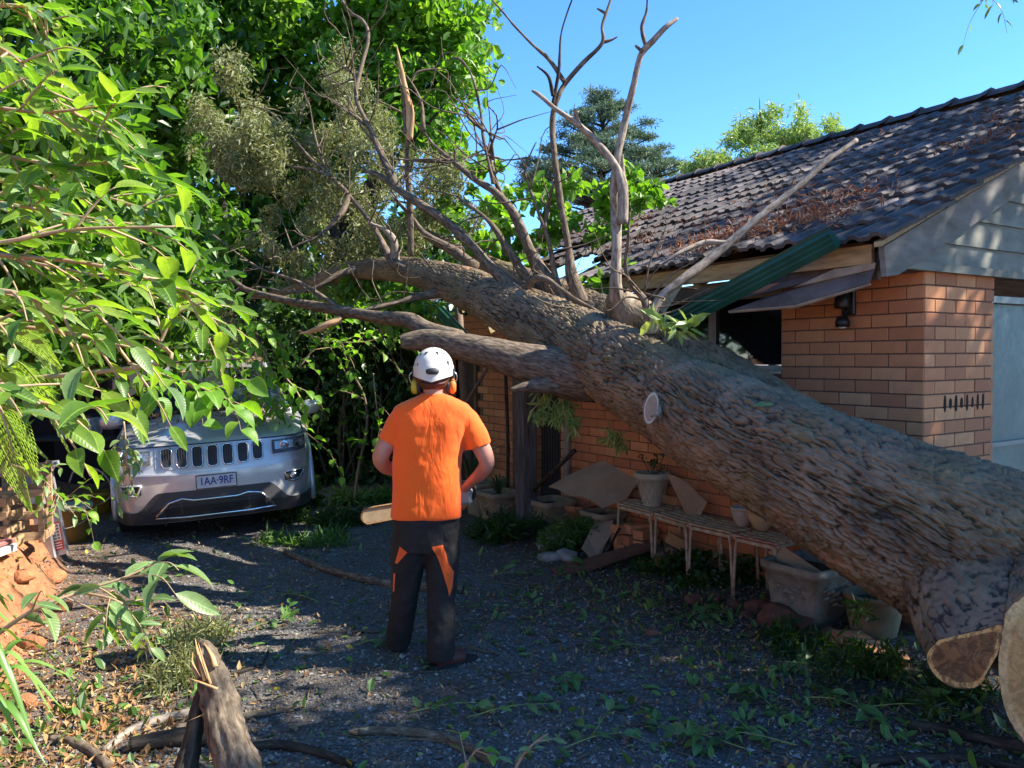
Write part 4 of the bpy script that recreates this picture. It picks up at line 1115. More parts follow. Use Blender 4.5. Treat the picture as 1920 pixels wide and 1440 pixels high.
# ------------------------------------------------------------------ trees and shrubs round the place
def make_tree(label, base, trunk_pts, tr, clumps, nleaf, lsize, mat, cat='tree', group=None, name='broadleaf_tree', bark='bark_dark', limbs=10, shape='ov', droop=.3, up=.6, wid=.6, shell=.6, seed=1, jitter=.12):
    """clumps: list of (x,y,z,r) world"""
    r_ = random.Random(seed); b = Vector(base); root = empty(name, b, label=label, cat=cat, group=group)
    T = [Vector(p) - b for p in trunk_pts]
    items = [tube_arrays(np.array([tuple(p) for p in T]), list(np.linspace(tr, tr * .35, len(T))), 9, 5, amp=.15, seed=seed)]
    CL = [(Vector(c[:3]) - b, c[3]) for c in clumps]
    link('trunk', npmesh('trunk', items[0][0], [items[0][1], items[0][2]], True, {'flow': items[0][3]}), root, M[bark])
    its = []
    for k in range(min(limbs, len(CL))):
        c, q = CL[(k * 7) % len(CL)]
        u = r_.uniform(.35, 1); i = int(u * (len(T) - 1) * .999); s_ = T[i].lerp(T[i + 1], u * (len(T) - 1) - i)
        mid = s_.lerp(c, .5) + Vector((r_.gauss(0, .15), r_.gauss(0, .15), r_.gauss(.1, .2)))
        its.append(tube_arrays(np.array([tuple(s_), tuple(mid), tuple(c), tuple(c + (c - mid) * .3)]), [tr * .4, tr * .25, tr * .12, tr * .04], 6, 4, amp=.1, seed=seed + k))
    V, F, fl = join_arrays(its); link('limb', npmesh('limb', V, F, True, {'flow': fl}), root, M[bark])
    C = clump_points(np.array([tuple(c) for c, _ in CL]), np.array([(q, q, q * .75) for _, q in CL]), nleaf, shell)
    C += nr.normal(size=C.shape) * jitter
    V, F = leaves(C, lsize, lsize * wid, shape, droop, up)
    o = link('crown', npmesh('crown', V, F, False), root, mat); o['kind'] = 'stuff'
    return root
def blobs_px(lst, n, spread=.5, dj=.6, rmin=.3, rmax=.6):
    out = []
    for x, y, d, r in lst:
        for k in range(n):
            p = W(x + rnd.gauss(0, spread) * r, y + rnd.gauss(0, spread) * r, d + rnd.gauss(0, dj)); out.append((p.x, p.y, p.z, r * d / FPX * rnd.uniform(rmin, rmax)))
    return out

# big broadleaf trees on the left: their crowns fill the upper left of the view
t1 = [(820, 60, 12.5, 90), (770, 130, 12.5, 100), (840, 130, 12.6, 60), (700, 60, 12.8, 110), (600, 70, 13, 120), (760, 220, 12.7, 80), (660, 170, 13, 110), (830, 230, 12.6, 50), (800, 20, 12.5, 80), (870, 30, 12.6, 45), (560, 160, 13.2, 100), (700, -60, 13, 130), (560, -60, 13, 130),
      (880, 150, 12.6, 25), (850, 285, 12.8, 25)]
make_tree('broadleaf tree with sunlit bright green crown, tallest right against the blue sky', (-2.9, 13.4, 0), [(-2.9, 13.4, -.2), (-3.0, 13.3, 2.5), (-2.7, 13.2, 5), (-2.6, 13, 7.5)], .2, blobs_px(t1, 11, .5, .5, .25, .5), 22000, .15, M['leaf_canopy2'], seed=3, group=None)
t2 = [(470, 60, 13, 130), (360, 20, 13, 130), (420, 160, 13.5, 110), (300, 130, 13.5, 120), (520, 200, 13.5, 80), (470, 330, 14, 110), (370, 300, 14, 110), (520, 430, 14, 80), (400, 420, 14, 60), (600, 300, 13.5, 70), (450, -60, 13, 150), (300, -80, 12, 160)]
make_tree('broadleaf tree with leaves coloured dark for shade, rising straight behind the parked car', (-4.6, 14.5, 0), [(-4.6, 14.5, -.2), (-4.7, 14.4, 2.5), (-4.5, 14.2, 5), (-4.8, 14, 8)], .17, blobs_px(t2, 10, .5, .6, .25, .5), 21000, .15, M['leaf_canopy'], seed=4)  # darker leaf material stands for the shade inside the canopy
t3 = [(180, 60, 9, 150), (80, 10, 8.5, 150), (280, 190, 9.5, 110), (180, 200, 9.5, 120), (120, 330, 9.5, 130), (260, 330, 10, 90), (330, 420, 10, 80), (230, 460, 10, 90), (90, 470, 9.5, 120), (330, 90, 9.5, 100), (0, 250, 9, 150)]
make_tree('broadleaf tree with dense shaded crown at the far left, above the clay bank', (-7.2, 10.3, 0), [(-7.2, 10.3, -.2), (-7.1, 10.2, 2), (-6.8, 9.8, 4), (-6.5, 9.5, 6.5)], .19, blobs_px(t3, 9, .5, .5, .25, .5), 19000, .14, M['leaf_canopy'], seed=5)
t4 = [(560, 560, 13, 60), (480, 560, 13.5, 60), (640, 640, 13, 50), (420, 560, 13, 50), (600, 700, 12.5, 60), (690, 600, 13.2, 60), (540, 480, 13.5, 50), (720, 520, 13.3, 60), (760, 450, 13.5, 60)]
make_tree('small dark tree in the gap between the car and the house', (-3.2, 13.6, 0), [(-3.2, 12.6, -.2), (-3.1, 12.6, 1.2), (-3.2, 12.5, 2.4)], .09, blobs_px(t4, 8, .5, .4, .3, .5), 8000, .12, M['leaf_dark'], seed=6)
# slim bare trunks between
for k, (x, d, r, lab) in enumerate(((400, 15, .10, 'slim dark bare trunk left of the sky gap'), (432, 16, .13, 'slim dark bare trunk right of the sky gap'), (520, 16.5, .09, 'thin dark trunk behind the fallen crown'), (1062, 19, .12, None))):
    if lab is None: continue
    p = W(x, 700, d); rt_ = empty('slim_tree', (p.x, p.y, 0), label=lab, cat='tree')
    tube('trunk', [(0, 0, -.2), (.05, 0, 2.2), (-.1, 0, 4.3), (.15, 0, 7)], [r, r * .9, r * .7, r * .4], M['bark_dark'], rt_, segs=8, n=4, amp=.1, seed=k)
# woodland further back: reads as one mass
C = []
for k in range(240):
    x, y = rnd.uniform(-26, -1.0), rnd.uniform(19, 27); h = rnd.uniform(1, 6.2) + max(0, (-x - 4) * .18)
    if x > -3.2: h = min(h, 4.2 + rnd.random())
    C.append((x, y, h, rnd.uniform(.8, 1.5)))
for k in range(70):
    x, y = rnd.uniform(-1.5, 3.5), rnd.uniform(20, 25); C.append((x, y, rnd.uniform(.5, 3.0), rnd.uniform(.6, 1.0)))
Ca = np.array(C); P = clump_points(Ca[:, :3], Ca[:, 3], 26000, .7)
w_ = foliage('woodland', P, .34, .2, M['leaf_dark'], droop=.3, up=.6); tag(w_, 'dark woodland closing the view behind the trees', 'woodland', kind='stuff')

C = []
for k in range(230):
    x, y = rnd.uniform(-17, -9.5), rnd.uniform(-6, 17); C.append((x, y, rnd.uniform(.6, 7.5), rnd.uniform(.8, 1.5)))
Ca = np.array(C); P = clump_points(Ca[:, :3], Ca[:, 3], 15000, .7)
w_ = foliage('woodland', P, .36, .22, M['leaf_canopy'], droop=.3, up=.6); tag(w_, 'woodland on the rising ground to the left of the drive', 'woodland', kind='stuff')  # mostly out of view; added so the window reflects dark leaves
# ivy and creepers: dark hedge between car and house
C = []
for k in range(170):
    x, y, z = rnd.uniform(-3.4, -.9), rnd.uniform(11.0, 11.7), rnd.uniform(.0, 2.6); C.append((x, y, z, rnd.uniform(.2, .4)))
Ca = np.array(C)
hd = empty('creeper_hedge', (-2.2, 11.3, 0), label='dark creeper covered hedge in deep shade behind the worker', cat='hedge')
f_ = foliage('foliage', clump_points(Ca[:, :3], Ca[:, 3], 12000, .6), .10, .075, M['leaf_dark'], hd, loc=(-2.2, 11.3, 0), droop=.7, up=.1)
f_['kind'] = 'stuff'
hb = MB(); hb.box((0, .55, 1.2), (2.6, .06, 2.4)); hb.build('dark_backing', M['dark_in'], hd)  # near-black sheet added behind the leaves to keep the gap dark
its = []
for k in range(16):
    x = rnd.uniform(-1.2, 1.2); its.append(tube_arrays(np.array([(x, -.3, 0), (x + rnd.gauss(0, .1), -.35, .8), (x + rnd.gauss(0, .2), -.3, 1.6), (x + rnd.gauss(0, .3), -.2, 2.5)]), [.022, .018, .012, .006], 6, 5, amp=.2, seed=k))
V, F, fl = join_arrays(its); link('stem', npmesh('stem', V, F, True, {'flow': fl}), hd, M['bark_dark'])
# sapling in front of it
leafy_branch('thin crooked grey sapling stem with few leaves between car and worker', [W(665, 935, 9.3), W(672, 880, 9.3), W(688, 800, 9.3), W(682, 740, 9.3), W(655, 690, 9.3), W(640, 640, 9.3)], .022, LEAF_ROUND, .11, 26, cat='sapling', name='sapling', stem='twig', droop=.9, seed=4)
leafy_branch('sparse creeper strand with heart shaped leaves hanging left of the worker', [W(700, 700, 8.6), W(706, 760, 8.5), W(712, 800, 8.5), W(700, 850, 8.5)], .008, LEAF_ROUND, .12, 16, cat='creeper', name='creeper', droop=1.2, seed=5)
leafy_branch('light green creeper hanging over the car bonnet corner', [W(520, 690, 8.9), W(560, 740, 8.8), W(575, 800, 8.8), W(580, 880, 8.8)], .01, LEAF_ROUND, .12, 46, cat='creeper', name='creeper', droop=1.2, twigs=5, twl=.5, seed=6)
# shrub draping over windscreen
for k, (pts, n, lab) in enumerate((
    ([W(470, 620, 8.6), W(500, 670, 8.5), W(520, 730, 8.4), W(520, 780, 8.35)], 95, 'leafy shrub branch draped over the right of the windscreen'),
    ([W(430, 560, 8.8), W(460, 600, 8.6), W(500, 620, 8.5), W(540, 650, 8.5)], 85, 'bright round leaved branch above the car roof'),
    ([W(380, 600, 8.6), W(420, 640, 8.4), W(455, 690, 8.2), W(470, 740, 8.1)], 70, 'leafy spray hanging over the middle of the windscreen'),
    ([W(330, 560, 8.0), W(360, 600, 7.9), W(390, 640, 7.8), W(400, 680, 7.8)], 60, 'yellow green leafy spray above the windscreen'),
    ([W(560, 690, 9.6), W(600, 640, 9.6), W(640, 600, 9.6), W(660, 560, 9.6)], 80, 'leafy vine climbing to the broken limb'),
    ([W(560, 620, 9.4), W(620, 640, 9.4), W(690, 640, 9.4), W(740, 620, 9.4)], 70, 'leafy vine hanging beneath the lowest limb'))):
    leafy_branch(lab, pts, .012, LEAF_ROUND, .11, n, name='leafy_branch', twigs=9, twl=.5, droop=1.0, seed=20 + k)

# bushes on the left bank: dense mid-distance foliage behind the foreground branches
bush = [(60, 200, 4.8, 130), (140, 300, 5, 110), (60, 400, 4.6, 140), (200, 420, 5.2, 110), (120, 520, 4.8, 120), (30, 560, 4.4, 120), (220, 560, 5.4, 90), (300, 520, 5.8, 70), (120, 640, 5, 90), (40, 700, 4.8, 90), (330, 620, 6, 60), (250, 650, 5.6, 60), (370, 560, 6.2, 50)]
make_tree('leafy shrub with lance shaped leaves coloured dark for shade on the clay bank', (-4.9, 5.2, 0.5), [(-4.9, 5.2, .2), (-4.7, 5.2, 1.2), (-4.3, 5.2, 2), (-4, 5.2, 3)], .06, blobs_px(bush, 9, .5, .35, .25, .5), 6500, .125, M['leaf_canopy'], cat='shrub', name='shrub', seed=9, limbs=24, wid=.45, jitter=.1)  # darker leaf colour makes gaps between the foreground branches read as shade

# foreground branches of the large-leaved shrub; each leaf is a piece of its own
FG = [
 ([W(-120, 60, 2.9), W(0, 90, 2.8), W(70, 150, 2.75), W(120, 210, 2.7)], 70, .13, 'sunlit yellow green leafy branch at the top left corner'),
 ([W(-160, 180, 2.6), W(-20, 200, 2.5), W(90, 210, 2.5), W(215, 195, 2.5)], 62, .14, 'leafy branch reaching right below the top left corner, pointed leaves'),
 ([W(-160, 260, 2.7), W(0, 290, 2.6), W(120, 310, 2.6), W(230, 300, 2.6)], 70, .15, 'branch of large glossy leaves third from the top at left'),
 ([W(-160, 360, 3.0), W(0, 380, 2.9), W(110, 400, 2.9), W(250, 420, 2.9)], 70, .14, 'drooping leafy branch left of the fallen crown'),
 ([W(-160, 470, 2.5), W(0, 455, 2.4), W(140, 430, 2.4), W(330, 425, 2.4)], 40, .15, 'branch ending in two big pale backed leaves beside the fallen crown'),
 ([W(-160, 470, 2.6), W(20, 480, 2.6), W(170, 495, 2.6), W(300, 530, 2.6), W(390, 560, 2.65)], 62, .145, 'long leafy branch slanting down towards the car roof'),
 ([W(-160, 560, 2.3), W(0, 545, 2.2), W(110, 575, 2.2), W(210, 590, 2.2)], 44, .13, 'branch with folded silvery leaves at mid left'),
 ([W(-160, 600, 2.4), W(10, 610, 2.4), W(130, 625, 2.4), W(260, 655, 2.4)], 52, .14, 'leafy branch above the left wing mirror'),
 ([W(-160, 700, 2.2), W(0, 720, 2.1), W(80, 755, 2.1), W(180, 765, 2.1)], 34, .13, 'lowest large leaved branch at left, above the fern'),
 ([W(-100, 330, 3.6), W(60, 350, 3.5), W(200, 370, 3.5), W(290, 400, 3.5)], 80, .14, 'dense leafy branch deeper in the left shrub'),
 ([W(-100, 120, 3.8), W(20, 130, 3.7), W(120, 150, 3.6), W(200, 250, 3.6)], 80, .14, 'high bright branch deeper in the left shrub'),
 ([W(-60, 480, 3.8), W(100, 500, 3.7), W(230, 530, 3.6), W(330, 560, 3.6)], 60, .13, 'dense low branch deeper in the left shrub'),
 ([W(-60, 20, 3.2), W(20, 10, 3.2), W(70, 20, 3.2), W(110, 50, 3.2)], 50, .14, 'yellowing leaves crowding the top left corner'),
 ([W(250, 690, 3.0), W(300, 640, 3.0), W(330, 590, 3.0), W(400, 560, 3.0)], 46, .12, 'round leaved upright branch left of the broken limb'),
]
for k, (pts, n, s_, lab) in enumerate(FG):
    lm = LEAF_BIG + (LEAF_PALE[:1] if k % 3 else LEAF_PALE)
    pts = [Vector((-3.0 - .1 * (k % 3), 3.15 + .12 * (k % 4), max(1.3, pts[0].z - .12)))] + pts
    leafy_branch(lab, pts, .011, lm, s_ * .84, int(n * .92), u0=.36, name='leafy_branch', twigs=7, twl=.24, droop=.45, seed=50 + k, spread=.9)
fb = empty('shrub', (-3.1, 3.35, .6), label='multi stemmed shrub rooted on the bank just outside the left edge', cat='shrub'); fb.location.z = gh(-3.1, 3.35)
for k in range(4):
    tube('trunk', [(.06 * k - .1, .1 * k - .15, -.1), (.05 * k - .05, .12 * k - .2, 1.0), (.03 * k, .1 * k - .2, 2.0), (.05 - .03 * k, .1 * k - .15, 3.4)], [.05, .042, .034, .02], M['bark_limb'], fb, segs=8, n=4, amp=.1, seed=k)
# hazel-like branch with round leaves hanging over the bonnet
leafy_branch('round leaved branch hanging across the car bonnet', [W(240, 680, 4.0), W(300, 700, 4.0), W(380, 728, 4.0), W(450, 758, 4.0)], .007, LEAF_ROUND, .115, 46, name='leafy_branch', twigs=6, twl=.2, droop=1.0, seed=81)
leafy_branch('wilted dangling leafy strand in front of the left headlight', [W(232, 790, 4.1), W(236, 830, 4.1), W(238, 870, 4.1), W(250, 925, 4.1)], .005, LEAF_PALE, .06, 44, name='leafy_branch', twigs=6, twl=.12, droop=1.8, seed=82)
# low branch with silvery leaves, lower left
leafy_branch('low pale stemmed branch with silvery green leaves over the gravel', [W(-40, 1215, 2.5), W(60, 1145, 2.5), W(150, 1110, 2.55), W(240, 1080, 2.6), W(300, 1050, 2.65)], .008, LEAF_PALE, .125, 30, name='leafy_branch', twigs=5, twl=.22, droop=1.0, stem='stem_tan', seed=90)
leafy_branch('drooping leaf cluster at the tip of the low left branch', [W(150, 1110, 2.55), W(215, 1125, 2.5), W(245, 1150, 2.5), W(240, 1185, 2.5)], .005, LEAF_PALE + LEAF_BIG[:1], .10, 24, name='leafy_branch', twigs=4, twl=.16, droop=1.4, seed=91)
leafy_branch('leafy shoot among the crates at the left edge', [W(70, 1010, 4.6), W(95, 960, 4.6), W(130, 930, 4.6), W(180, 960, 4.6)], .005, LEAF_ROUND, .07, 26, name='leafy_branch', twigs=4, twl=.2, droop=.8, seed=92)
leafy_branch('shoot with pale leaves in front of the grey ladder', [W(20, 870, 4.4), W(70, 890, 4.4), W(110, 930, 4.4), W(140, 965, 4.4)], .005, LEAF_ROUND + LEAF_PALE, .065, 26, name='leafy_branch', twigs=4, twl=.2, droop=.8, seed=93)
# branch tips hanging in at the top right corner
leafy_branch('hanging leaf tips at the top right corner of the sky', [W(1830, -190, 5), W(1850, -100, 5), W(1860, -30, 5), W(1850, 2, 5)], .006, LEAF_PALE, .08, 26, name='leafy_branch', twigs=5, twl=.25, droop=1.6, seed=94)
leafy_branch('small leaf tips just touching the right edge of the sky', [W(1940, -150, 5), W(1915, -60, 5), W(1905, -5, 5)], .006, LEAF_PALE, .07, 14, name='leafy_branch', twigs=3, twl=.15, droop=1.6, seed=95)

# fern fronds
def frond(root, base, tip, lift, width, mat, npin=24):
    b, t = Vector(base), Vector(tip); mid = b.lerp(t, .5) + Vector((0, 0, lift))
    A = catmull([tuple(b), tuple(mid), tuple(t)], 20); n = len(A); Vs = []; Fs = []; o = 0
    its = [tube_arrays(A, list(np.linspace(.006, .0015, n)), 5, 1)]
    for k in range(npin):
        u = .12 + .88 * k / npin; i = min(n - 2, int(u * (n - 1))); p = A[i] + (A[i + 1] - A[i]) * (u * (n - 1) - i)
        T = A[i + 1] - A[i]; T /= np.linalg.norm(T); S = np.cross(T, [0, 0, 1]); S /= np.linalg.norm(S)
        L = width * math.sin(math.pi * min(1, .15 + u * .86)) ** .8
        for sg in (-1, 1):
            D = S * sg + T * .45; D[2] -= .25; D /= np.linalg.norm(D); m = max(4, int(L / .013))
            c = p[None] + D[None] * (np.arange(m) / m * L)[:, None]
            for q in (-1, 1):
                lf = (T * q + D * .35); lf = lf / np.linalg.norm(lf); sz = .024 * (1 - np.arange(m) / m * .6)
                a0 = c - D * .005; a1 = c + D * .006; tp = c + lf[None] * sz[:, None] + [0, 0, -.002]
                V = np.stack([a0, a1, tp], 1).reshape(-1, 3); Vs.append(V); Fs.append(np.arange(len(V)).reshape(-1, 3) + o); o += len(V)
    rt_ = empty('frond', (0, 0, 0)); 
    V = np.vstack(Vs); F = np.vstack(Fs)
    f = link('frond', npmesh('frond', V, F, False), root, mat); bpy.data.objects.remove(rt_)
    V, F, fl = join_arrays(its); link('stem', npmesh('stem', V, F, True, {'flow': fl}), f, M['stem_green'])
fr = empty('tree_fern', (-3.0, 3.0, 1.9), label='feathery fern fronds arching down at the left edge', cat='fern'); FL = Vector(fr.location)
for a, b, l, w in ((W(-60, 640, 2.9), W(160, 900, 3.1), .12, .13), (W(-60, 660, 2.7), W(130, 800, 3.0), .10, .12), (W(-80, 700, 2.6), W(70, 900, 2.9), .08, .13), (W(-60, 590, 3.0), W(115, 690, 3.3), .08, .13),
                   (W(0, 620, 3.4), W(170, 800, 3.5), .10, .12), (W(-80, 760, 2.6), W(60, 960, 2.8), .08, .12), (W(40, 560, 3.3), W(170, 620, 3.4), .05, .11), (W(-70, 800, 2.9), W(90, 860, 3.0), .1, .12), (W(-40, 560, 3.5), W(150, 660, 3.7), .1, .14)):
    frond(fr, a - FL, b - FL, l, w, M['fern'])
# strappy plant bottom left
def strap_plant(label, base, tips, w, mat, lift=.25, name='strap_plant', cat='plant'):
    b = Vector(base); root = empty(name, b, label=label, cat=cat)
    for tp in tips:
        t = Vector(tp) - b; mid = t * .45 + Vector((0, 0, lift * (1 + rnd.uniform(-.3, .3)))); A = catmull([(0, 0, 0), tuple(mid), tuple(t)], 9); n = len(A)
        V = []; 
        for i in range(n):
            T = Vector(A[min(i + 1, n - 1)] - A[max(i - 1, 0)]).normalized(); S = T.cross(Vector((0, 0, 1))).normalized(); N_ = S.cross(T)
            ww = w * (.7 + .3 * math.sin(math.pi * i / n)) * (1 - (i / (n - 1)) ** 4) / 2; p = Vector(A[i])
            V += [p - S * ww + N_ * ww * .4, p, p + S * ww + N_ * ww * .4]
        F = [(i * 3 + j, i * 3 + j + 1, i * 3 + j + 4, i * 3 + j + 3) for i in range(n - 1) for j in (0, 1)]
        link('leaf', npmesh('leaf', np.array([tuple(v) for v in V]), np.array(F), True), root, mat)
    return root
strap_plant('green strap leaved plant arching over the orange clay, bottom left', W(-60, 1420, 2.3), [W(x, y, d) for x, y, d in ((150, 1275, 2.4), (120, 1330, 2.3), (105, 1350, 2.35), (60, 1230, 2.5), (40, 1400, 2.2), (135, 1265, 2.6), (70, 1410, 2.2), (20, 1150, 2.5), (90, 1440, 2.2), (30, 1290, 2.2), (50, 1340, 2.6))], .028, M['blade'], .22)
strap_plant('second tuft of strap leaves at the left edge, higher up', W(-120, 1260, 2.6), [W(x, y, d) for x, y, d in ((28, 1135, 2.7), (20, 1080, 2.8), (35, 1180, 2.6), (10, 1220, 2.6), (-20, 1050, 2.6))], .03, M['blade'], .15)

# pine and gum behind the roof
pc = W(1130, 520, 42); pine = empty('pine_tree', (pc.x, pc.y, 0), label='tall dark pine standing against the blue sky behind the house', cat='pine tree'); PL = np.array([pc.x, pc.y, 0])
top = W(1128, 185, 42); H = top.z
tube('trunk', [(0, 0, 0), (.1, 0, H * .5), (0, 0, H * .95)], [.35, .22, .05], M['bark_dark'], pine, segs=8, n=4, loc=None)
cl = []; its = []
prof = [(185, 18), (205, 40), (230, 55), (255, 75), (280, 105), (305, 125), (325, 138), (345, 145), (370, 130)]
for y, hw in prof:
    for k in range(int(6 + hw / 5)):
        ang = rnd.uniform(0, 2 * math.pi); rr_ = hw * 1.12 * rnd.uniform(.3, 1) ** .6 * 42 / FPX; z = W(1130, y + rnd.gauss(0, 9), 42).z
        c = (math.cos(ang) * rr_, math.sin(ang) * rr_ * .8, z); cl.append((*c, rnd.uniform(.30, .62)))
        if k % 2: its.append(tube_arrays(np.array([(0, 0, z - rr_ * .35), (c[0] * .5, c[1] * .5, z - rr_ * .15), c]), [.09, .06, .02], 5, 3))
V, F, fl = join_arrays(its); link('limb', npmesh('limb', V, F, True, {'flow': fl}), pine, M['bark_dark'])
ca = np.array(cl); C = clump_points(ca[:, :3], np.stack([ca[:, 3] * 1.4, ca[:, 3] * 1.4, ca[:, 3] * .42], 1), 52000, .8)
x_ = foliage('crown', C, .2, .045, M['leaf_pine'], pine, shape='di', droop=-.5, up=.1); x_['kind'] = 'stuff'
g1 = [(1420, 250, 34, 42), (1455, 290, 34, 50), (1410, 300, 34, 40), (1500, 260, 34, 40), (1520, 290, 34, 45), (1555, 255, 34, 30), (1375, 265, 34, 18), (1340, 310, 34, 38), (1310, 322, 34, 28), (1390, 240, 34, 20), (1575, 262, 34, 18), (1500, 320, 34, 40), (1440, 225, 34, 16), (1500, 222, 34, 16), (1325, 340, 34, 40), (1230, 355, 34, 12)]
gp = W(1450, 500, 34)
make_tree('light green gum tree with tufted crown showing above the roof ridge', (gp.x, gp.y, 0), [(gp.x, gp.y, 0), (gp.x, gp.y, 4), (gp.x - .5, gp.y, 7.5)], .25, blobs_px(g1, 7, .5, .6, .3, .55), 17000, .26, M['leaf_gum'], name='gum_tree', seed=12, limbs=5, wid=.25, droop=.4, shape='di')

# trees standing right of the drive, out of view: they throw the shade and are seen in the windows
def shade(label, base, h, clumps, n, seed, ls=.15):
    make_tree(label, base, [base, (base[0] + .1, base[1], h * .4), (base[0] - .2, base[1], h * .8)], .25, clumps, n, ls, M['leaf_canopy'], name='shade_tree', seed=seed, limbs=14, shape='di', wid=.65, jitter=.15)
def cl_box(x0, x1, y0, y1, z0, z1, n, r0=.45, r1=.85):
    out = []
    while len(out) < n:
        x, y, z, r = rnd.uniform(x0, x1), rnd.uniform(y0, y1), rnd.uniform(z0, z1), rnd.uniform(r0, r1)
        if z + r * .5 < .905 * (x + 1.35): out.append((x, y, z, r))  # trims crown tops along the sun's slope to set the shadow edge
    return out
shade('tall garden tree beside the house gable, right of the view', (9.6, 5.0, 0), 9.5, cl_box(7.6, 10.6, 2.9, 7.8, 5.2, 9.0, 56), 10500, 31)
shade('garden tree right of the camera', (7.0, 1.2, 0), 7.5, cl_box(5.2, 8.4, -1.4, 3.2, 3.2, 7.8, 66), 10800, 32)
shade('low garden tree at the corner of the side path', (5.4, 2.2, 0), 5.5, cl_box(4.3, 6.2, 1.0, 3.6, 2.6, 5.2, 30, .35, .6), 7000, 33)
shade('tall tree behind the house roof, right of the view', (14.5, 9.5, 0), 12.5, cl_box(11.5, 16, 7.2, 11.5, 8.6, 12.2, 60, .6, 1.0), 14000, 34, .2)
# ------------------------------------------------------------------ the parked car
def paint(name, col, metal=.75, rough=.32):
    m, nt, p = newmat(name); v = coords(nt)
    fl = noise(nt, v, 700, 2); d = noise(nt, v, 6, 6, .7)
    c = mixc(nt, ramp(nt, fl, [(.4, 0), (.7, .2)]), col, tuple(min(1, x * 1.35) for x in col))
    c = mixc(nt, ramp(nt, d, [(.5, 0), (.8, .25)]), c, (.25, .22, .17)); nt.links.new(c, p.inputs['Base Color'])
    p.inputs['Metallic'].default_value = metal; nt.links.new(ramp(nt, d, [(.4, rough), (.8, rough + .2)]), p.inputs['Roughness'])
    p.inputs['Coat Weight'].default_value = .6; p.inputs['Coat Roughness'].default_value = .08; return m
M['silver'] = paint('silver_paint', (.56, .555, .55), .5)
M['carblack'] = simple('black_plastic', (.022, .022, .024), .5, var=.3, bmp=.05)
M['carclad'] = simple('grey_plastic', (.05, .05, .054), .45, var=.2, bmp=.05)
M['chrome'] = simple('chrome', (.75, .75, .76), .12, 1.0, var=.05, bmp=0)
M['tyre'] = simple('tyre', (.022, .021, .02), .85, var=.4, scale=12)
m, nt, p = newmat('car_glass'); p.inputs['Base Color'].default_value = (.02, .026, .028, 1); p.inputs['Roughness'].default_value = .04; p.inputs['Specular IOR Level'].default_value = .8; M['carglass'] = m
m, nt, p = newmat('lamp_lens'); p.inputs['Base Color'].default_value = (.75, .78, .8, 1); p.inputs['Roughness'].default_value = .03; p.inputs['Transmission Weight'].default_value = .9; p.inputs['IOR'].default_value = 1.2; M['lens'] = m
M['reflector'] = simple('reflector', (.62, .62, .62), .2, .85, var=.1, bmp=0)
CA = R(19); car = empty('parked_car', (-2.86, 7.72, 0), 0, 'silver four wheel drive wagon parked at the end of the gravel, nose to the camera', 'car', rot=(0, R(-3.0), CA))
def yf(x, h):
    a = abs(x); y = .02 + .11 * (a / .9) ** 2.2 + .50 * max(0, (a - .74) / .235) ** 2.3
    if h < .34: y += (.34 - h) * .55
    if h > .66: y += (h - .66) ** 1.2 * .35
    if a < .62 and .40 < h < .60: y += .0
    return y
def wd(h): return .97 - .10 * max(0, (h - .75) / .35) ** 1.5 - .03 * max(0, (.45 - h) / .25)
hs = [.20, .27, .34, .42, .50, .58, .66, .72, .80, .88, .95]
xsn = [0, .15, .3, .42, .54, .64, .72, .78, .84, .885, .92, .95, .968]
ysd = [.62, .72, .82] + list(np.arange(.9, 4.6, .1)) + [4.68]
V = []; ring = []
for h in hs:
    w = wd(h) / .97
    half = [(x * w, yf(x, h)) for x in xsn] + [(.97 * w, y) for y in ysd] + [(.9 * w, 4.80), (.5 * w, 4.84), (0, 4.85)]
    full = half + [(-x, y) for x, y in half[-2:0:-1]]
    ring.append(len(full)); V += [(x, y, h) for x, y in full]
nR = ring[0]; F = []
for i in range(len(hs) - 1):
    for j in range(nR):
        q = (i * nR + j, i * nR + (j + 1) % nR, (i + 1) * nR + (j + 1) % nR, (i + 1) * nR + j)
        c = np.mean([V[k] for k in q], 0)
        if abs(c[0]) > .6 and ((c[1] - .93) ** 2 + (c[2] - .37) ** 2 < .43 ** 2 or (c[1] - 3.85) ** 2 + (c[2] - .37) ** 2 < .43 ** 2): continue
        F.append(q)
link('body', npmesh('body', np.array(V), np.array(F), True), car, M['silver'])
def patch(name, x0, x1, lo, hi, off, mat, parent=car, nx=24, nz=6, surf=yf):
    V = []
    for i in range(nx + 1):
        x = x0 + (x1 - x0) * i / nx
        a, b = lo(x) if callable(lo) else lo, hi(x) if callable(hi) else hi
        for k in range(nz + 1):
            h = a + (b - a) * k / nz; V.append((x, surf(x, h) - off, h))
    n_ = len(V); V2 = V + [(x, y + off + .03, z) for x, y, z in V]
    F = [(i * (nz + 1) + k, (i + 1) * (nz + 1) + k, (i + 1) * (nz + 1) + k + 1, i * (nz + 1) + k + 1) for i in range(nx) for k in range(nz)]
    bd = [i * (nz + 1) for i in range(nx + 1)] + [nx * (nz + 1) + k for k in range(1, nz + 1)] + [i * (nz + 1) + nz for i in range(nx - 1, -1, -1)] + [k for k in range(nz - 1, 0, -1)]
    F += [(bd[i], bd[i] + n_, bd[(i + 1) % len(bd)] + n_, bd[(i + 1) % len(bd)]) for i in range(len(bd))]
    return link(name, npmesh(name, np.array(V2), np.array(F), False), parent, mat)
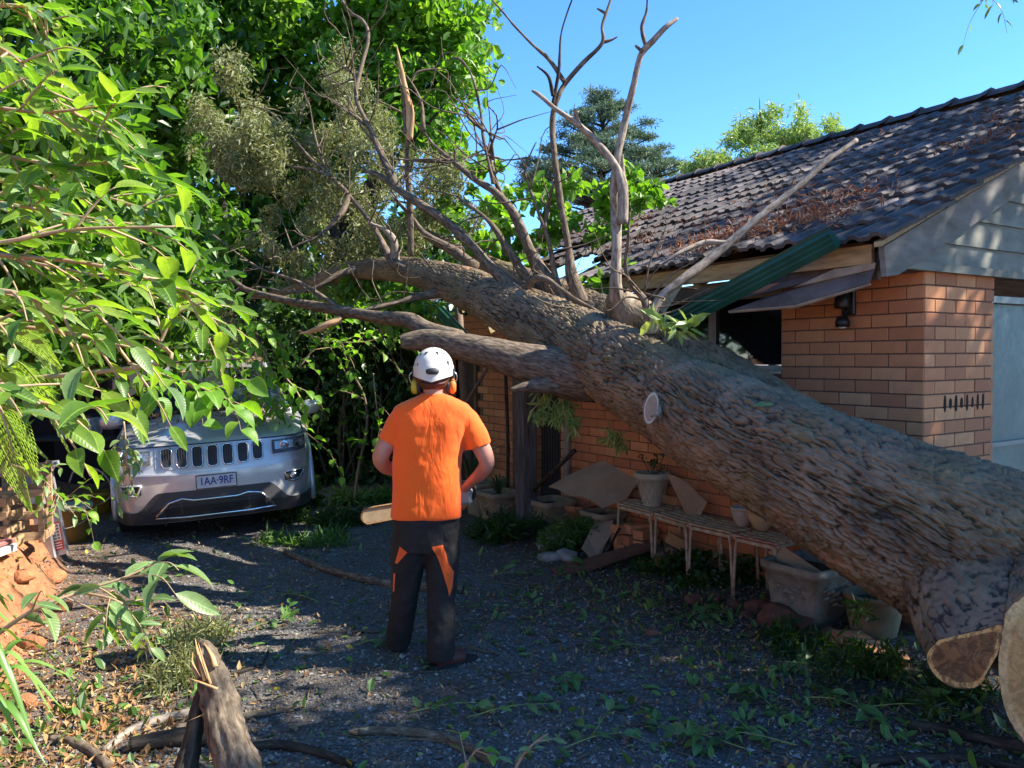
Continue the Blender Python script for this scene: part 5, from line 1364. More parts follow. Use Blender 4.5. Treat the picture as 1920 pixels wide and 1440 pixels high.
def ringtube(name, pts, r, mat, parent=car, off=.012, surf=yf, closed=True):
    P = [(x, surf(x, h) - off, h) for x, h in pts]
    if closed: P = P + [P[0]]
    P2 = []
    for a, b in zip(P[:-1], P[1:]):
        for t in (0, .25, .5, .75):
            x, h = a[0] + (b[0] - a[0]) * t, a[2] + (b[2] - a[2]) * t; P2.append((x, surf(x, h) - off, h))
    P2.append(P[-1]); return tube(name, P2, r, mat, parent, segs=6, n=1)
# bonnet: slightly crowned with two creases
V = []; nu, nv = 34, 22
def bonnet_z(x, t):
    z = .955 + .20 * t ** .75 - .05 * (abs(x) / .9) ** 3 - .012 * (1 - t) * (abs(x) / .9)
    z += .022 * ss(np.array((.62 - abs(x)) / .08)) * (.3 + .7 * t); return float(z)
for i in range(nu + 1):
    for k in range(nv + 1):
        t = k / nv; w = .885 + .03 * t; x = (i / nu * 2 - 1) * w; y0 = yf(x, .945) + .012; y = y0 + (1.30 + .10 * (1 - (x / .9) ** 2) * -1 - y0) * t
        z = bonnet_z(x, t)
        if t == 0: z -= .02
        V.append((x, y, z))
F = [(i * (nv + 1) + k, (i + 1) * (nv + 1) + k, (i + 1) * (nv + 1) + k + 1, i * (nv + 1) + k + 1) for i in range(nu) for k in range(nv)]
link('bonnet', npmesh('bonnet', np.array(V), np.array(F), True), car, M['silver'])
# wing tops and beltline shoulders joining bonnet to sides
for s in (-1, 1):
    V = []; ys = list(np.linspace(.46, 4.6, 40))
    for y in ys:
        t = min(1, max(0, (y - .15) / 1.15)); zi = bonnet_z(.9, t) - .006 if y < 1.35 else 1.10
        V += [(s * (.892 + .02 * t), y, zi - .004), (s * .925, y, zi - .02), (s * .95, y, zi - .06), (s * (wd(.95)), y, .945)]
    F = [(i * 4 + j, i * 4 + j + 1, i * 4 + j + 5, i * 4 + j + 4) for i in range(len(ys) - 1) for j in range(3)]
    link('wing', npmesh('wing', np.array(V), np.array(F), True), car, M['silver'])
# greenhouse
def lo4(w0, y0, w1, y1, z0, z1, name, mat):
    pass
gh_pts = {'a0': (.80, 1.22, 1.10), 'a1': (.60, 2.02, 1.60), 'b0': (.90, 4.55, 1.10), 'b1': (.62, 4.45, 1.62)}
rv = []; 
for i in range(13):
    x = -.60 + 1.2 * i / 12
    for k in range(9):
        y = 2.0 + 2.5 * k / 8; rv.append((x, y, 1.62 + .075 * math.sin(math.pi * (k / 8) ** .8) + .03 * (1 - (x / .6) ** 2)))
rF = [(i * 9 + k, (i + 1) * 9 + k, (i + 1) * 9 + k + 1, i * 9 + k + 1) for i in range(12) for k in range(8)]
link('roof', npmesh('roof', np.array(rv), np.array(rF), True), car, M['silver'])
V = []
for i in range(13):
    u = i / 6 - 1
    for k in range(7):
        t = k / 6; w = .80 + (.585 - .80) * t; y = 1.20 + .82 * t + .10 * u * u * (1 - t) * 1.2; z = 1.105 + .52 * t + .03 * math.sin(math.pi * t); V.append((u * w, y + .02 * u * u, z))
F = [(i * 7 + k, (i + 1) * 7 + k, (i + 1) * 7 + k + 1, i * 7 + k + 1) for i in range(12) for k in range(6)]
link('windscreen', npmesh('windscreen', np.array(V), np.array(F), True), car, M['carglass'])
for s in (-1, 1):
    tube('pillar', [(s * .825, 1.30, 1.10), (s * .72, 1.68, 1.36), (s * .61, 2.03, 1.635), (s * .60, 2.6, 1.70), (s * .60, 3.6, 1.70), (s * .62, 4.45, 1.62)], [.036, .032, .032, .03, .03, .03], M['silver'], car, segs=8)
    b = MB(); b.add([(s * .86, 1.42, 1.09), (s * .62, 2.1, 1.62), (s * .62, 4.4, 1.62), (s * .88, 4.5, 1.09)], [(0, 1, 2, 3)]); b.add([(s * .83, 1.45, 1.09), (s * .6, 2.1, 1.60), (s * .6, 4.4, 1.60), (s * .85, 4.5, 1.09)], [(0, 1, 2, 3)])
    b.build('side_window', M['carglass'], car)
    # mirror
    mv = []
    mr = lathe('mirror', [(.0, -.085), (.075, -.075), (.115, -.03), (.12, .03), (.09, .075), (.0, .09)], M['silver'], car, 18, (0, 0, 0)); mr.location = (s * 1.06, 1.50, 1.13); mr.scale = (1.08, .55, .98)
    tube('mirror_arm', [(s * .90, 1.46, 1.05), (s * .98, 1.47, 1.06)], .03, M['carblack'], car)
    for yy in (.93, 3.85):
        wh = empty('wheel', (s * .83, yy, .365)); wh.parent = car
        prof = [(.20, -.125), (.30, -.13), (.345, -.125), (.368, -.10), (.372, 0), (.368, .10), (.345, .125), (.30, .13), (.20, .125)]
        t = lathe('tyre', prof, M['tyre'], wh, 40); t.rotation_euler = (0, R(90), 0)
        t = lathe('rim', [(.0, .06), (.05, .10), (.18, .08), (.205, .125), (.205, .0), (.0, 0)], M['reflector'], wh, 24); t.rotation_euler = (0, R(90) * s, 0)
        th = np.linspace(0, 2 * math.pi, 25)
        tube('arch', [(s * .955, yy + .44 * math.cos(a), .37 + .44 * math.sin(a)) for a in np.linspace(-.35, math.pi + .35, 18)], .028, M['silver'], car, segs=8, n=2)
bx = MB(); bx.box((0, 2.4, .45), (1.45, 3.9, .5)); bx.box((0, 2.6, .95), (1.5, 3.6, .2)); bx.build('underbody', M['carblack'], car)
# grille with seven slots
gr = patch('grille', -.52, .52, lambda x: .735 - .03 * (1 - (x / .52) ** 2), lambda x: .935 - .0 * x, .006, M['silver'])
for k in range(7):
    x = (k - 3) * .139; zb, zt = .755 - .028 * (1 - (x / .5) ** 2), .922; hw = .047
    s_ = patch('grille_slot', x - hw, x + hw, zb, zt, .014, M['carblack'], gr, 4, 4)
    rp = [(x - hw * .6, zb), (x + hw * .6, zb), (x + hw, zb + .02), (x + hw, zt - .02), (x + hw * .6, zt), (x - hw * .6, zt), (x - hw, zt - .02), (x - hw, zb + .02)]
    ringtube('slot_ring', rp, .0075, M['chrome'], gr, .02)
    b = MB()
    for q in (-.022, 0, .022): b.box((x + q, yf(x, (zb + zt) / 2) - .018, (zb + zt) / 2), (.006, .012, zt - zb - .02))
    b.build('grille_bar', M['carclad'], gr)
tube('bonnet_gap', [(x, yf(x, .945) - .002, .943) for x in np.linspace(-.9, .9, 25)], .006, M['carblack'], car, segs=5, n=1)
for s in (-1, 1):
    lo = lambda x: .785 + .02 * (abs(x) - .56); hi = lambda x: .915 + .015 * (abs(x) - .56) - .0
    hl = patch('headlight', s * .56, s * .90, lo, hi, .008, M['carblack'], car, 14, 4)
    patch('reflector', s * .585, s * .885, lambda x: lo(x) + .035, lambda x: hi(x) - .018, .016, M['reflector'], hl, 12, 3)
    for xx, rr_ in ((.675, .042), (.79, .032)):
        pj = lathe('projector', [(.0, .02), (rr_ * .6, .016), (rr_ * .95, .0), (rr_ * 1.15, .004), (rr_ * 1.2, -.02)], M['chrome'] if xx < .7 else M['carglass'], hl, 20); pj.location = (s * xx, yf(xx, .86) - .022, .855); pj.rotation_euler = (R(90), 0, 0)
    patch('lamp_lens', s * .562, s * .898, lo, hi, .045, M['lens'], hl, 14, 3)
    # fog lamp and its surround
    fg = patch('fog_lamp', s * .66, s * .845, lambda x: .50 + .03 * (abs(x) - .66) / .18, lambda x: .595 - .01, .012, M['carblack'], car, 8, 3)
    ringtube('fog_ring', [(s * .655, .592), (s * .70, .495), (s * .80, .503), (s * .86, .592)], .010, M['chrome'] if s > 0 else M['silver'], fg, .016)
    pj = lathe('lamp', [(.0, .012), (.03, .008), (.036, -.01)], M['reflector'], fg, 16); pj.location = (s * .745, yf(.745, .545) - .02, .545); pj.rotation_euler = (R(90), 0, 0)
# crease lip and bumper cladding
lip = patch('bumper_lip', -.80, .80, lambda x: .695 - .035 * (1 - (x / .8) ** 2), lambda x: .712 - .035 * (1 - (x / .8) ** 2), .022, M['silver'], car, 30, 2)
def clad_top(x):
    a = abs(x); return .505 if a < .50 else .505 - .17 * float(ss(np.array((a - .50) / .22)))
bc = patch('bumper_cladding', -.955, .955, .205, clad_top, .012, M['carclad'], car, 60, 6)
ch = ringtube('chrome_trim', [(-.56, .262), (-.42, .405), (-.30, .438), (-.2, .415), (.2, .415), (.30, .438), (.42, .42), (.56, .262), (.30, .252), (-.30, .252)], .012, M['chrome'], bc, .03)
patch('air_intake', -.30, .30, .275, .40, .016, M['carblack'], bc, 20, 3)
for s in (-1, 1): patch('air_intake', s * .32, s * .46, .28, .395, .015, M['carblack'], bc, 6, 3)
# number plate
np_ = MB(); np_.box((0.02, -.012, .580), (.375, .008, .135)); plate = np_.build('number_plate', M['carblack'], car, bevel=.003)
pw = MB(); pw.box((0.02, -.018, .580), (.358, .004, .118)); pw.build('plate_face', simple('plate_white', (.62, .64, .66), .4, var=.15), plate)
def text(name, body, size, mat, parent, loc, rot=(R(90), 0, 0), ext=.001, sx=1.0):
    c = bpy.data.curves.new(name, 'FONT'); c.body = body; c.size = size; c.align_x = 'CENTER'; c.align_y = 'CENTER'; c.extrude = ext; c.offset = .0018 if size > .05 else 0; c.materials.append(mat)
    t_ = bpy.data.objects.new(name, c); COL.objects.link(t_); me = bpy.data.meshes.new_from_object(t_.evaluated_get(bpy.context.evaluated_depsgraph_get())); bpy.data.objects.remove(t_)
    o = link(name, me, parent); o.location = loc; o.rotation_euler = rot; o.scale = (sx, 1, 1); return o
M['plate_blue'] = simple('plate_blue', (.02, .07, .28), .5, var=.1, bmp=0)
text('plate_number', '1AA\u00b79RF', .105, M['plate_blue'], plate, (0.02, -.022, .583), sx=.80)
# litter on bonnet and windscreen base
P = []
for k in range(700):
    x = rnd.gauss(0, .45); t = min(1, abs(rnd.gauss(.8, .3))); 
    if abs(x) < .88: P.append((x, .2 + t * 1.05, bonnet_z(x, t) + .035 + .02 * max(0, t - .8) * rnd.random() * 4))
for k in range(900): P.append((rnd.uniform(-.6, .6), rnd.uniform(2.0, 4), 1.72))
x_ = foliage('leaf_litter', np.array(P), .05, .014, M['leaf_dry'], car, shape='di', up=1.2); x_['kind'] = 'stuff'

# ------------------------------------------------------------------ the worker
D0 = 4.55
man = empty('person', W(800, 1240, D0), label='worker seen from behind in orange shirt and white helmet holding a chainsaw', cat='person')
man.location.z = 0; MLc = Vector(man.location)
def skin(name, col, sss=.08, perobj=False): 
    m, nt, p = newmat(name); v = coords(nt); n = noise(nt, v, 14, 5, .6); c = ramp(nt, n, [(.3, tuple(x * .78 for x in col)), (.7, col)]); nt.links.new(c, p.inputs['Base Color'])
    p.inputs['Roughness'].default_value = .5; p.inputs['Subsurface Weight'].default_value = sss; p.inputs['Subsurface Radius'].default_value = (.03, .012, .006); nt.links.new(bump(nt, noise(nt, v, 160, 3), .15, .002), p.inputs['Normal']); return m
M['skin'] = skin('skin', (.55, .25, .175))
def cloth(name, col, col2, rough=.85, sheen=.2):
    m, nt, p = newmat(name); v = coords(nt); n = noise(nt, v, 5, 5, .6); c = ramp(nt, n, [(.3, col2), (.7, col)]); nt.links.new(c, p.inputs['Base Color'])
    p.inputs['Roughness'].default_value = rough; p.inputs['Sheen Weight'].default_value = sheen
    w = noise(nt, v, 420, 2); st = coords(nt, 'Object', (1, 1, .35)); f = noise(nt, st, 13, 3, .5, .8)
    nt.links.new(bump(nt, f, .55, .022, bump(nt, w, .12, .001)), p.inputs['Normal']); return m
M['shirt'] = cloth('orange_shirt', (1.0, .145, .004), (1.0, .11, .003))
M['trouser'] = cloth('work_trousers', (.022, .019, .018), (.011, .009, .009), .9, 0)
M['trouser_or'] = cloth('orange_panel', (.9, .13, .012), (.7, .09, .01))
M['boot'] = simple('boot_leather', (.095, .03, .022), .5, var=.5, scale=12)
M['sole'] = simple('boot_sole', (.015, .014, .014), .8)
M['helmet'] = simple('helmet_shell', (.74, .70, .62), .35, var=.18, scale=7, bmp=.05)
M['muff_y'] = simple('ear_muff_yellow', (.55, .40, .03), .45, var=.2); M['muff_o'] = simple('ear_muff_orange', (.6, .2, .03), .45, var=.2)
M['hair'] = simple('hair', (.10, .04, .022), .7, var=.6, scale=60, stretch=(1, 1, .2))
def L3(px, py, dd=0): return W(px, py, D0 + dd) - MLc
S_ = D0 / FPX
def loft(rings, segs=40, exp=2.5):
    """rings: (px, py, halfwidth px, halfdepth m, depth shift) ; from top to bottom; rows interpolated"""
    A = catmull([tuple(r) for r in rings], 6); th = np.linspace(0, 2 * math.pi, segs, endpoint=False); V = []
    for px, py, hw, hd, ds in A:
        c = L3(px, py, ds)
        for a in th:
            ca, sa = math.cos(a), math.sin(a); k = (abs(ca) ** exp + abs(sa) ** exp) ** (-1 / exp)
            V.append((c.x + ca * k * hw * S_, c.y + sa * k * hd, c.z))
    n = len(A); F = [(i * segs + j, i * segs + (j + 1) % segs, (i + 1) * segs + (j + 1) % segs, (i + 1) * segs + j) for i in range(n - 1) for j in range(segs)]
    F += [tuple(range(segs))[::-1], tuple((n - 1) * segs + j for j in range(segs))]
    return [tuple(v) for v in V], F
def union_mesh(name, shapes, mat, parent, voxel=.009, smooth=6, tex=None, label=None):
    V = []; F = []
    for v, f in shapes:
        o = len(V); V += [tuple(map(float, x)) for x in v]; F += [tuple(int(i) + o for i in q) for q in f]
    me = bpy.data.meshes.new(name); me.from_pydata(V, [], F)
    bm = bmesh.new(); bm.from_mesh(me); bmesh.ops.recalc_face_normals(bm, faces=bm.faces); bm.to_mesh(me); bm.free()
    o = link(name, me, parent, mat)
    r = o.modifiers.new('remesh', 'REMESH'); r.mode = 'VOXEL'; r.voxel_size = voxel; r.use_smooth_shade = True
    s_ = o.modifiers.new('smooth', 'SMOOTH'); s_.factor = .6; s_.iterations = smooth
    if tex:
        for q in tex:
            t = bpy.data.textures.new(name + '_folds', 'CLOUDS'); t.noise_scale = q[0]; t.noise_depth = 2
            d = o.modifiers.new('folds', 'DISPLACE'); d.texture = t; d.strength = q[1]; d.mid_level = .5
            if len(q) > 2: 
                d.texture_coords = 'OBJECT'; e = q[2]; d.texture_coords_object = e
    dg = bpy.context.evaluated_depsgraph_get(); m2 = bpy.data.meshes.new_from_object(o.evaluated_get(dg)); o.modifiers.clear(); o.data = m2
    for p_ in m2.polygons: p_.use_smooth = True
    return o
def tb(pts, rad, segs=16, n=5):
    V, F, T, _ = tube_arrays(np.array([tuple(p) for p in pts]), rad, segs, n); return V, list(map(tuple, F)) + list(map(tuple, T))
def px(r): return r * S_
# fold texture space: stretched
fe = bpy.data.objects.new('fold_space', None); 
fe.scale = (1, 1, 2.6)
# body: one skin surface - neck, head, arms with hands, torso core
hc = L3(813, 700, .02)
body = []
hv, hf = loft([(812, 664, 14, .05, .02), (812, 672, 27, .085, .02), (812, 690, 33, .105, .02), (812, 706, 32, .105, .03), (813, 720, 27, .09, .03), (814, 732, 20, .066, .01), (814, 742, 20, .064, 0), (813, 756, 30, .07, 0), (812, 775, 55, .08, 0), (805, 830, 55, .08, 0), (800, 900, 50, .08, 0)], 28, 2.2); body.append((hv, hf))
body.append(tb([L3(755, 785), L3(732, 822, -.01), L3(714, 855, -.01), L3(722, 874, .09), L3(745, 884, .21), L3(775, 893, .30)], [px(23), px(18.5), px(16), px(14.5), px(11.5), px(9)]))
body.append(tb([L3(868, 785), L3(893, 822), L3(912, 862, .0), L3(905, 884, .06), L3(886, 902, .16), L3(875, 912, .20)], [px(24), px(19), px(15.5), px(14), px(10.5), px(9)]))
def hand(wr, dirv, palmn, sc=1.0):
    wr, d, n = Vector(wr), Vector(dirv).normalized(), Vector(palmn).normalized(); s = d.cross(n).normalized(); out = []
    pc_ = wr + d * .05 * sc
    V = []; 
    out.append(tb([wr - d * .01, wr + d * .03 * sc, wr + d * .07 * sc, wr + d * .09 * sc], [.024, .034, .036, .03], 12, 3))
    for k, L in enumerate((.070, .078, .073, .058)):
        o_ = wr + d * .085 * sc + s * (.028 - .0185 * k)
        out.append(tb([o_ - d * .03, o_, o_ + d * L * .45 + n * .012, o_ + d * L * .65 + n * .034, o_ + d * L * .45 + n * .05], [.0105, .0105, .0098, .009, .007], 8, 3))
    o_ = wr + d * .03 + s * .03
    out.append(tb([o_ - s * .01, o_ + s * .018 + d * .02, o_ + s * .012 + d * .045 + n * .02, o_ + d * .055 + n * .038], [.014, .0125, .011, .008], 8, 3))
    return out
body += hand(L3(777, 894, .31), (.6, .3, -.25), (.1, .3, -1)); body += hand(L3(874, 913, .205), (-.15, .7, -.55), (-.3, .5, -.7))
# ears
for s in (-1, 1): body.append(tb([L3(813 + 32 * s, 700, .02), L3(813 + 36 * s, 706, .015), L3(813 + 34 * s, 716, .02)], [.012, .014, .008], 8, 2))
nose = tb([L3(812, 700, .11), L3(812, 708, .145), L3(812, 711, .13)], [.01, .014, .009], 8, 2); body.append(nose)
union_mesh('body', body, M['skin'], man, .0065, 5)
for s in (-1, 1): lathe('eye', [(0, -.012), (.009, -.008), (.012, 0), (.009, .008), (0, .012)], M['helmet'], man, 12, tuple(L3(812 + 11 * s, 697, .118)))
tube('mouth', [L3(803, 718, .112), L3(812, 719, .118), L3(821, 718, .112)], .004, simple('lips', (.4, .14, .12), .5), man)
# hair round the back of the neck
union_mesh('hair', [loft([(812, 672, 28, .088, .016), (812, 700, 34.5, .112, .012), (812, 716, 31, .100, .008), (813, 726, 24, .07, .0), (813, 731, 19, .05, .0)], 28, 2.2)], M['hair'], man, .008, 3)
# shirt
sh_ = [loft([(812, 737, 21, .066, .004), (812, 741, 29, .07, .0), (812, 750, 50, .088, 0), (811, 762, 70, .105, 0), (810, 780, 74, .122, 0), (808, 805, 71, .130, 0), (804, 835, 67, .132, 0), (801, 865, 65, .132, 0), (800, 905, 64, .134, 0), (800, 940, 65, .138, 0), (799, 962, 66, .142, .0), (799, 969, 66, .142, 0)], 44, 2.6),
       tb([L3(768, 772), L3(750, 792, -.002), L3(738, 812, -.006), L3(729, 829, -.008)], [px(22), px(24), px(23), px(23)]),
       tb([L3(855, 770), L3(876, 792), L3(889, 815), L3(897, 838)], [px(22), px(25), px(25), px(25.5)])]
so_ = union_mesh('shirt', sh_, M['shirt'], man, .0075, 5, [(.22, .020), (.07, .005)])
tube('collar', [L3(812 + 22 * math.cos(a), 739 + 4 * math.sin(a) * 0 + (3 if math.sin(a) < 0 else -2), .068 * math.sin(a)) for a in np.linspace(0, 2 * math.pi, 20)], .006, M['shirt'], man, segs=6, n=1)
# trousers
tr_ = [loft([(799, 955, 60, .125, 0), (799, 985, 62, .130, 0), (798, 1010, 62, .130, 0), (797, 1030, 60, .120, 0)], 40, 2.5),
       tb([L3(768, 985, .0), L3(766, 1030, .0), L3(763, 1080, .03), L3(757, 1130, .07), L3(750, 1180, .12), L3(746, 1212, .14)], [px(31), px(33), px(29), px(25), px(25), px(22)]),
       tb([L3(829, 985, .0), L3(829, 1030, .0), L3(829, 1080, -.01), L3(827, 1130, -.03), L3(826, 1190, -.08), L3(826, 1238, -.10)], [px(31), px(34), px(30), px(27), px(26.5), px(26)])]
to_ = union_mesh('trousers', tr_, M['trouser'], man, .009, 4, [(.09, .024), (.035, .008)])
belt = None
def wrap(name, poly_px, dep, mat, target):
    """cloth panel laid on the trousers"""
    bm = bmesh.new(); vs = [bm.verts.new(L3(a, b, dep)) for a, b in poly_px]; bm.faces.new(vs)
    bmesh.ops.triangulate(bm, faces=bm.faces); bmesh.ops.subdivide_edges(bm, edges=bm.edges, cuts=7, use_grid_fill=True)
    me = bpy.data.meshes.new(name); bm.to_mesh(me); bm.free(); o = link(name, me, man, mat)
    m_ = o.modifiers.new('wrap', 'SHRINKWRAP'); m_.target = target; m_.wrap_method = 'PROJECT'; m_.use_project_x = False; m_.use_project_y = True; m_.use_negative_direction = False; m_.use_positive_direction = True; m_.offset = .004
    dg = bpy.context.evaluated_depsgraph_get(); m2 = bpy.data.meshes.new_from_object(o.evaluated_get(dg)); o.modifiers.clear(); o.data = m2
    return o
wrap('orange_panel', [(748, 1027), (763, 1038), (742, 1062), (737, 1062)], -.14, M['trouser_or'], to_)
wrap('orange_panel', [(808, 1028), (829, 1026), (839, 1062), (849, 1082), (846, 1110), (840, 1128), (837, 1110), (838, 1085), (822, 1060)], -.17, M['trouser_or'], to_)
wrap('orange_panel', [(735, 1080), (739, 1080), (735, 1118), (731, 1120)], -.10, M['trouser_or'], to_)
# boots
def boot(heel, toe, name='boot'):
    h, t = Vector(heel), Vector(toe); d = (t - h); 
    u = union_mesh(name, [tb([h + Vector((0, 0, .13)), h + Vector((0, 0, .09)), h + d * .05 + Vector((0, 0, .055))], [.044, .048, .05], 16, 4), tb([h - d * .02 + Vector((0, 0, .05)), h + d * .3 + Vector((0, 0, .06)), h + d * .7 + Vector((0, 0, .048)), h + d + Vector((0, 0, .038))], [.046, .05, .05, .036], 16, 5)], M['boot'], man, .008, 5)
    s_ = MB(); q = d.normalized(); n_ = Vector((-q.y, q.x, 0)); P = [h + q * a + n_ * b for a, b in ((-.05, -.03), (-.06, 0), (-.05, .03), (.04, .042), (.14, .048), (.21, .045), (.255, .02), (.26, -.01), (.24, -.035), (.16, -.05), (.04, -.042))]
    s_.prism([(p_.x, p_.y, .004) for p_ in P], (0, 0, .028)); s_.build('sole', M['sole'], u)
def gl(px_, py_, d): w = W(px_, py_, d) - MLc; return Vector((w.x, w.y, 0))
boot(gl(818, 1255, 4.44), gl(870, 1250, 4.53)); boot(gl(744, 1220, 4.74), gl(738, 1205, 4.97))
# helmet
hx, hy, hz = tuple(L3(813, 690, .01)); hel = empty('helmet', (hx, hy, hz)); hel.parent = man
V = []; F = []; nu, nv = 40, 16
for k in range(nv + 1):
    ph = k / nv * 1.72
    for i in range(nu):
        a = 2 * math.pi * i / nu; sa, ca = math.sin(a), math.cos(a)
        rx, ry, rz = .112, .140, .118; z = rz * math.cos(ph) if ph < math.pi / 2 else rz * math.cos(ph) * 1.4
        rr_ = math.sin(min(ph, math.pi / 2)) + (.03 if ph > 1.5 else 0)
        low = .035 * max(0, math.cos(a * 2 + 0)) * 0
        zz = z - (.035 * (1 - abs(ca)) if k == nv else 0) * 1 - (.018 if k >= nv - 1 and sa < -.3 else 0)
        V.append((rx * ca * rr_, ry * sa * rr_, zz))
for k in range(nv):
    for i in range(nu): F.append((k * nu + i, k * nu + (i + 1) % nu, (k + 1) * nu + (i + 1) % nu, (k + 1) * nu + i))
link('helmet_shell', npmesh('helmet_shell', np.array(V), np.array(F), True), hel, M['helmet'])
def on_h(a, ph, off=.002): return (.112 * math.cos(a) * math.sin(ph) * (1 + off / .11), .140 * math.sin(a) * math.sin(ph) * (1 + off / .14), .118 * math.cos(ph) * (1 + off / .11))
M['vent'] = simple('vent_dark', (.03, .035, .035), .6)
for a, ph, s_ in ((-math.pi / 2 - .42, .80, .012), (-math.pi / 2 + .42, .80, .012), (-math.pi / 2 - .85, .85, .007), (-math.pi / 2 + .85, .85, .007), (-math.pi / 2 + .95, 1.35, .014), (-math.pi / 2 - .8, 1.4, .006), (-1.57, .35, .004)):
    c = Vector(on_h(a, ph, .003)); n = Vector((c.x / .112 ** 2, c.y / .14 ** 2, c.z / .118 ** 2)).normalized(); u = n.cross(Vector((0, 0, 1))).normalized(); v_ = u.cross(n)
    b = MB(); b.prism([c + u * s_ * .8 + v_ * s_, c - u * s_ * .8 + v_ * s_, c - v_ * s_ * 1.3], -n * .004); b.build('vent', M['vent'], hel)
kb = lathe('rear_knob', [(0, .028), (.02, .026), (.036, .014), (.038, -.004), (.03, -.02), (.0, -.024)], M['vent'], hel, 20, (0, 0, 0)); kb.location = (.006, -.135, -.018); kb.scale = (1, .6, .75)
MB().box((.006, -.120, -.052), (.045, .02, .045)).build('adjuster', M['vent'], hel, bevel=.006)
tube('nape_strap', [(-.075, -.05, -.075), (-.055, -.100, -.085), (0, -.118, -.09), (.055, -.100, -.085), (.075, -.05, -.075)], .007, simple('strap_maroon', (.09, .02, .02), .6), hel, segs=6)
for s in (-1, 1):
    cp = lathe('ear_muff', [(0, .03), (.022, .028), (.034, .015), (.036, -.004), (.03, -.016), (0, -.02)], M['muff_y'] if s < 0 else M['muff_o'], hel, 20); cp.location = (s * .105, -.01, -.105); cp.rotation_euler = (0, R(90) * s, 0); cp.scale = (1.2, .85, .8)
    pd = lathe('muff_pad', [(0, .012), (.03, .01), (.036, 0), (.03, -.012), (0, -.014)], M['vent'], hel, 18); pd.location = (s * .085, -.01, -.105); pd.rotation_euler = (0, R(90) * s, 0); pd.scale = (1.2, .85, 1)
    tube('muff_arm', [(s * .100, -.02, -.01), (s * .128, -.03, -.03), (s * .134, -.025, -.06), (s * .118, -.015, -.10)], .0035, M['reflector'], hel, segs=5)
    MB().box((s * .113, -.015, -.03), (.014, .04, .055)).build('arm_mount', M['vent'], hel, bevel=.004)
# chainsaw held in front, bar pointing left
saw = empty('chainsaw', W(868, 925, D0 + .20), label='chainsaw with dusty bar held across the worker\'s hips', cat='chainsaw'); SL = Vector(saw.location)
def Q(px_, py_, dd): return W(px_, py_, D0 + dd) - SL
M['saw_body'] = simple('saw_plastic', (.30, .29, .27), .45, var=.3); M['saw_or'] = simple('saw_orange', (.6, .14, .02), .45); M['bar'] = simple('saw_bar_dusty', (.62, .46, .27), .8, var=.25, scale=14, bmp=.3)
b = MB(); a_, e_ = Q(780, 950, .34), Q(678, 970, .22); t_ = (e_ - a_).normalized(); up = Vector((0, -.25, 1)); up = (up - t_ * up.dot(t_)).normalized()
pl = [a_ + up * .04, a_ - up * .05] + [e_ - t_ * .05 + (t_ * math.cos(q) + up * math.sin(q)) * .045 for q in np.linspace(-1.5, 1.5, 9)]
b.prism(pl, t_.cross(up) * .006); b.build('guide_bar', M['bar'], saw)
ct = [a_ + up * .043] + [a_ - up * .054] + [e_ - t_ * .05 + (t_ * math.cos(q) + up * math.sin(q)) * .052 for q in np.linspace(-1.5, 1.5, 9)] + [a_ + up * .043]
tube('chain', [ct[1]] + ct[2:] , .006, simple('chain_sawdust', (.25, .14, .06), .8, var=.6, scale=90), saw, segs=5, n=5)
b = MB(); b.box(Q(835, 935, .30), (.26, .11, .13)); b.build('motor_housing', M['saw_or'], saw, bevel=.02)
b = MB(); b.box(Q(872, 930, .25), (.09, .10, .10)); b.build('cover', M['saw_body'], saw, bevel=.018)
tube('rear_handle', [Q(862, 905, .26), Q(878, 906, .22), Q(890, 915, .21), Q(886, 934, .23), Q(868, 942, .27)], .013, M['carblack'], saw, segs=8)
tube('front_handle', [Q(800, 950, .42), Q(795, 915, .42), Q(810, 895, .38), Q(830, 905, .30)], .012, M['carblack'], saw, segs=8)
# ------------------------------------------------------------------ pots, benches and rubbish along the wall
HZ = math.atan2(0.842, -0.54)
M['sandpot'] = simple('sandstone_pot', (.40, .32, .19), .9, var=0, col2=(.20, .16, .10), scale=7, bmp=.6, bd=.01)
M['greypot'] = simple('grey_cast_pot', (.36, .34, .28), .9, var=0, col2=(.15, .14, .10), scale=7, bmp=.8, bd=.012)
M['terra'] = simple('terracotta', (.42, .18, .09), .85, var=.45, scale=6, bmp=.3)
M['terra_moss'] = simple('terracotta_mossy', (.33, .22, .13), .9, var=0, col2=(.13, .12, .07), scale=6, bmp=.4)
M['whitepot'] = simple('cream_pot', (.48, .48, .37), .6, var=.25, scale=6, bmp=.2)
M['greybowl'] = simple('pale_bowl', (.46, .45, .40), .7, var=.25, scale=6)
M['creambowl'] = simple('cream_bowl', (.50, .40, .24), .7, var=.25, scale=6)
M['soil'] = simple('potting_soil', (.035, .025, .018), .95, var=.5, scale=30, bmp=.8, bd=.01)
M['benchpaint'] = simple('flaking_paint', (.58, .50, .36), .6, var=0, col2=(.30, .19, .10), scale=22, bmp=.3)
M['benchred'] = simple('red_paint', (.36, .07, .06), .6, var=0, col2=(.5, .45, .4), scale=25)
M['fibro'] = simple('cement_sheet', (.42, .32, .21), .9, var=0, col2=(.26, .19, .12), scale=3.5, bmp=.4, bd=.008)
M['fibro_edge'] = simple('sheet_edge', (.50, .46, .38), .9, var=.3)
M['stone'] = simple('pale_stone', (.30, .29, .25), .9, var=.5, scale=8, bmp=.5)
M['redstone'] = simple('red_rubble', (.22, .09, .055), .95, var=.5, scale=9, bmp=.7, bd=.015)
M['plank'] = simple('red_plank', (.17, .075, .045), .85, var=.45, scale=5, stretch=(1, 8, 8), bmp=.4)
def spot(px_, py_, d=None):
    if d is None: return at_ground(px_, py_)
    w = W(px_, py_, d); return Vector((w.x, w.y, gh(w.x, w.y)))
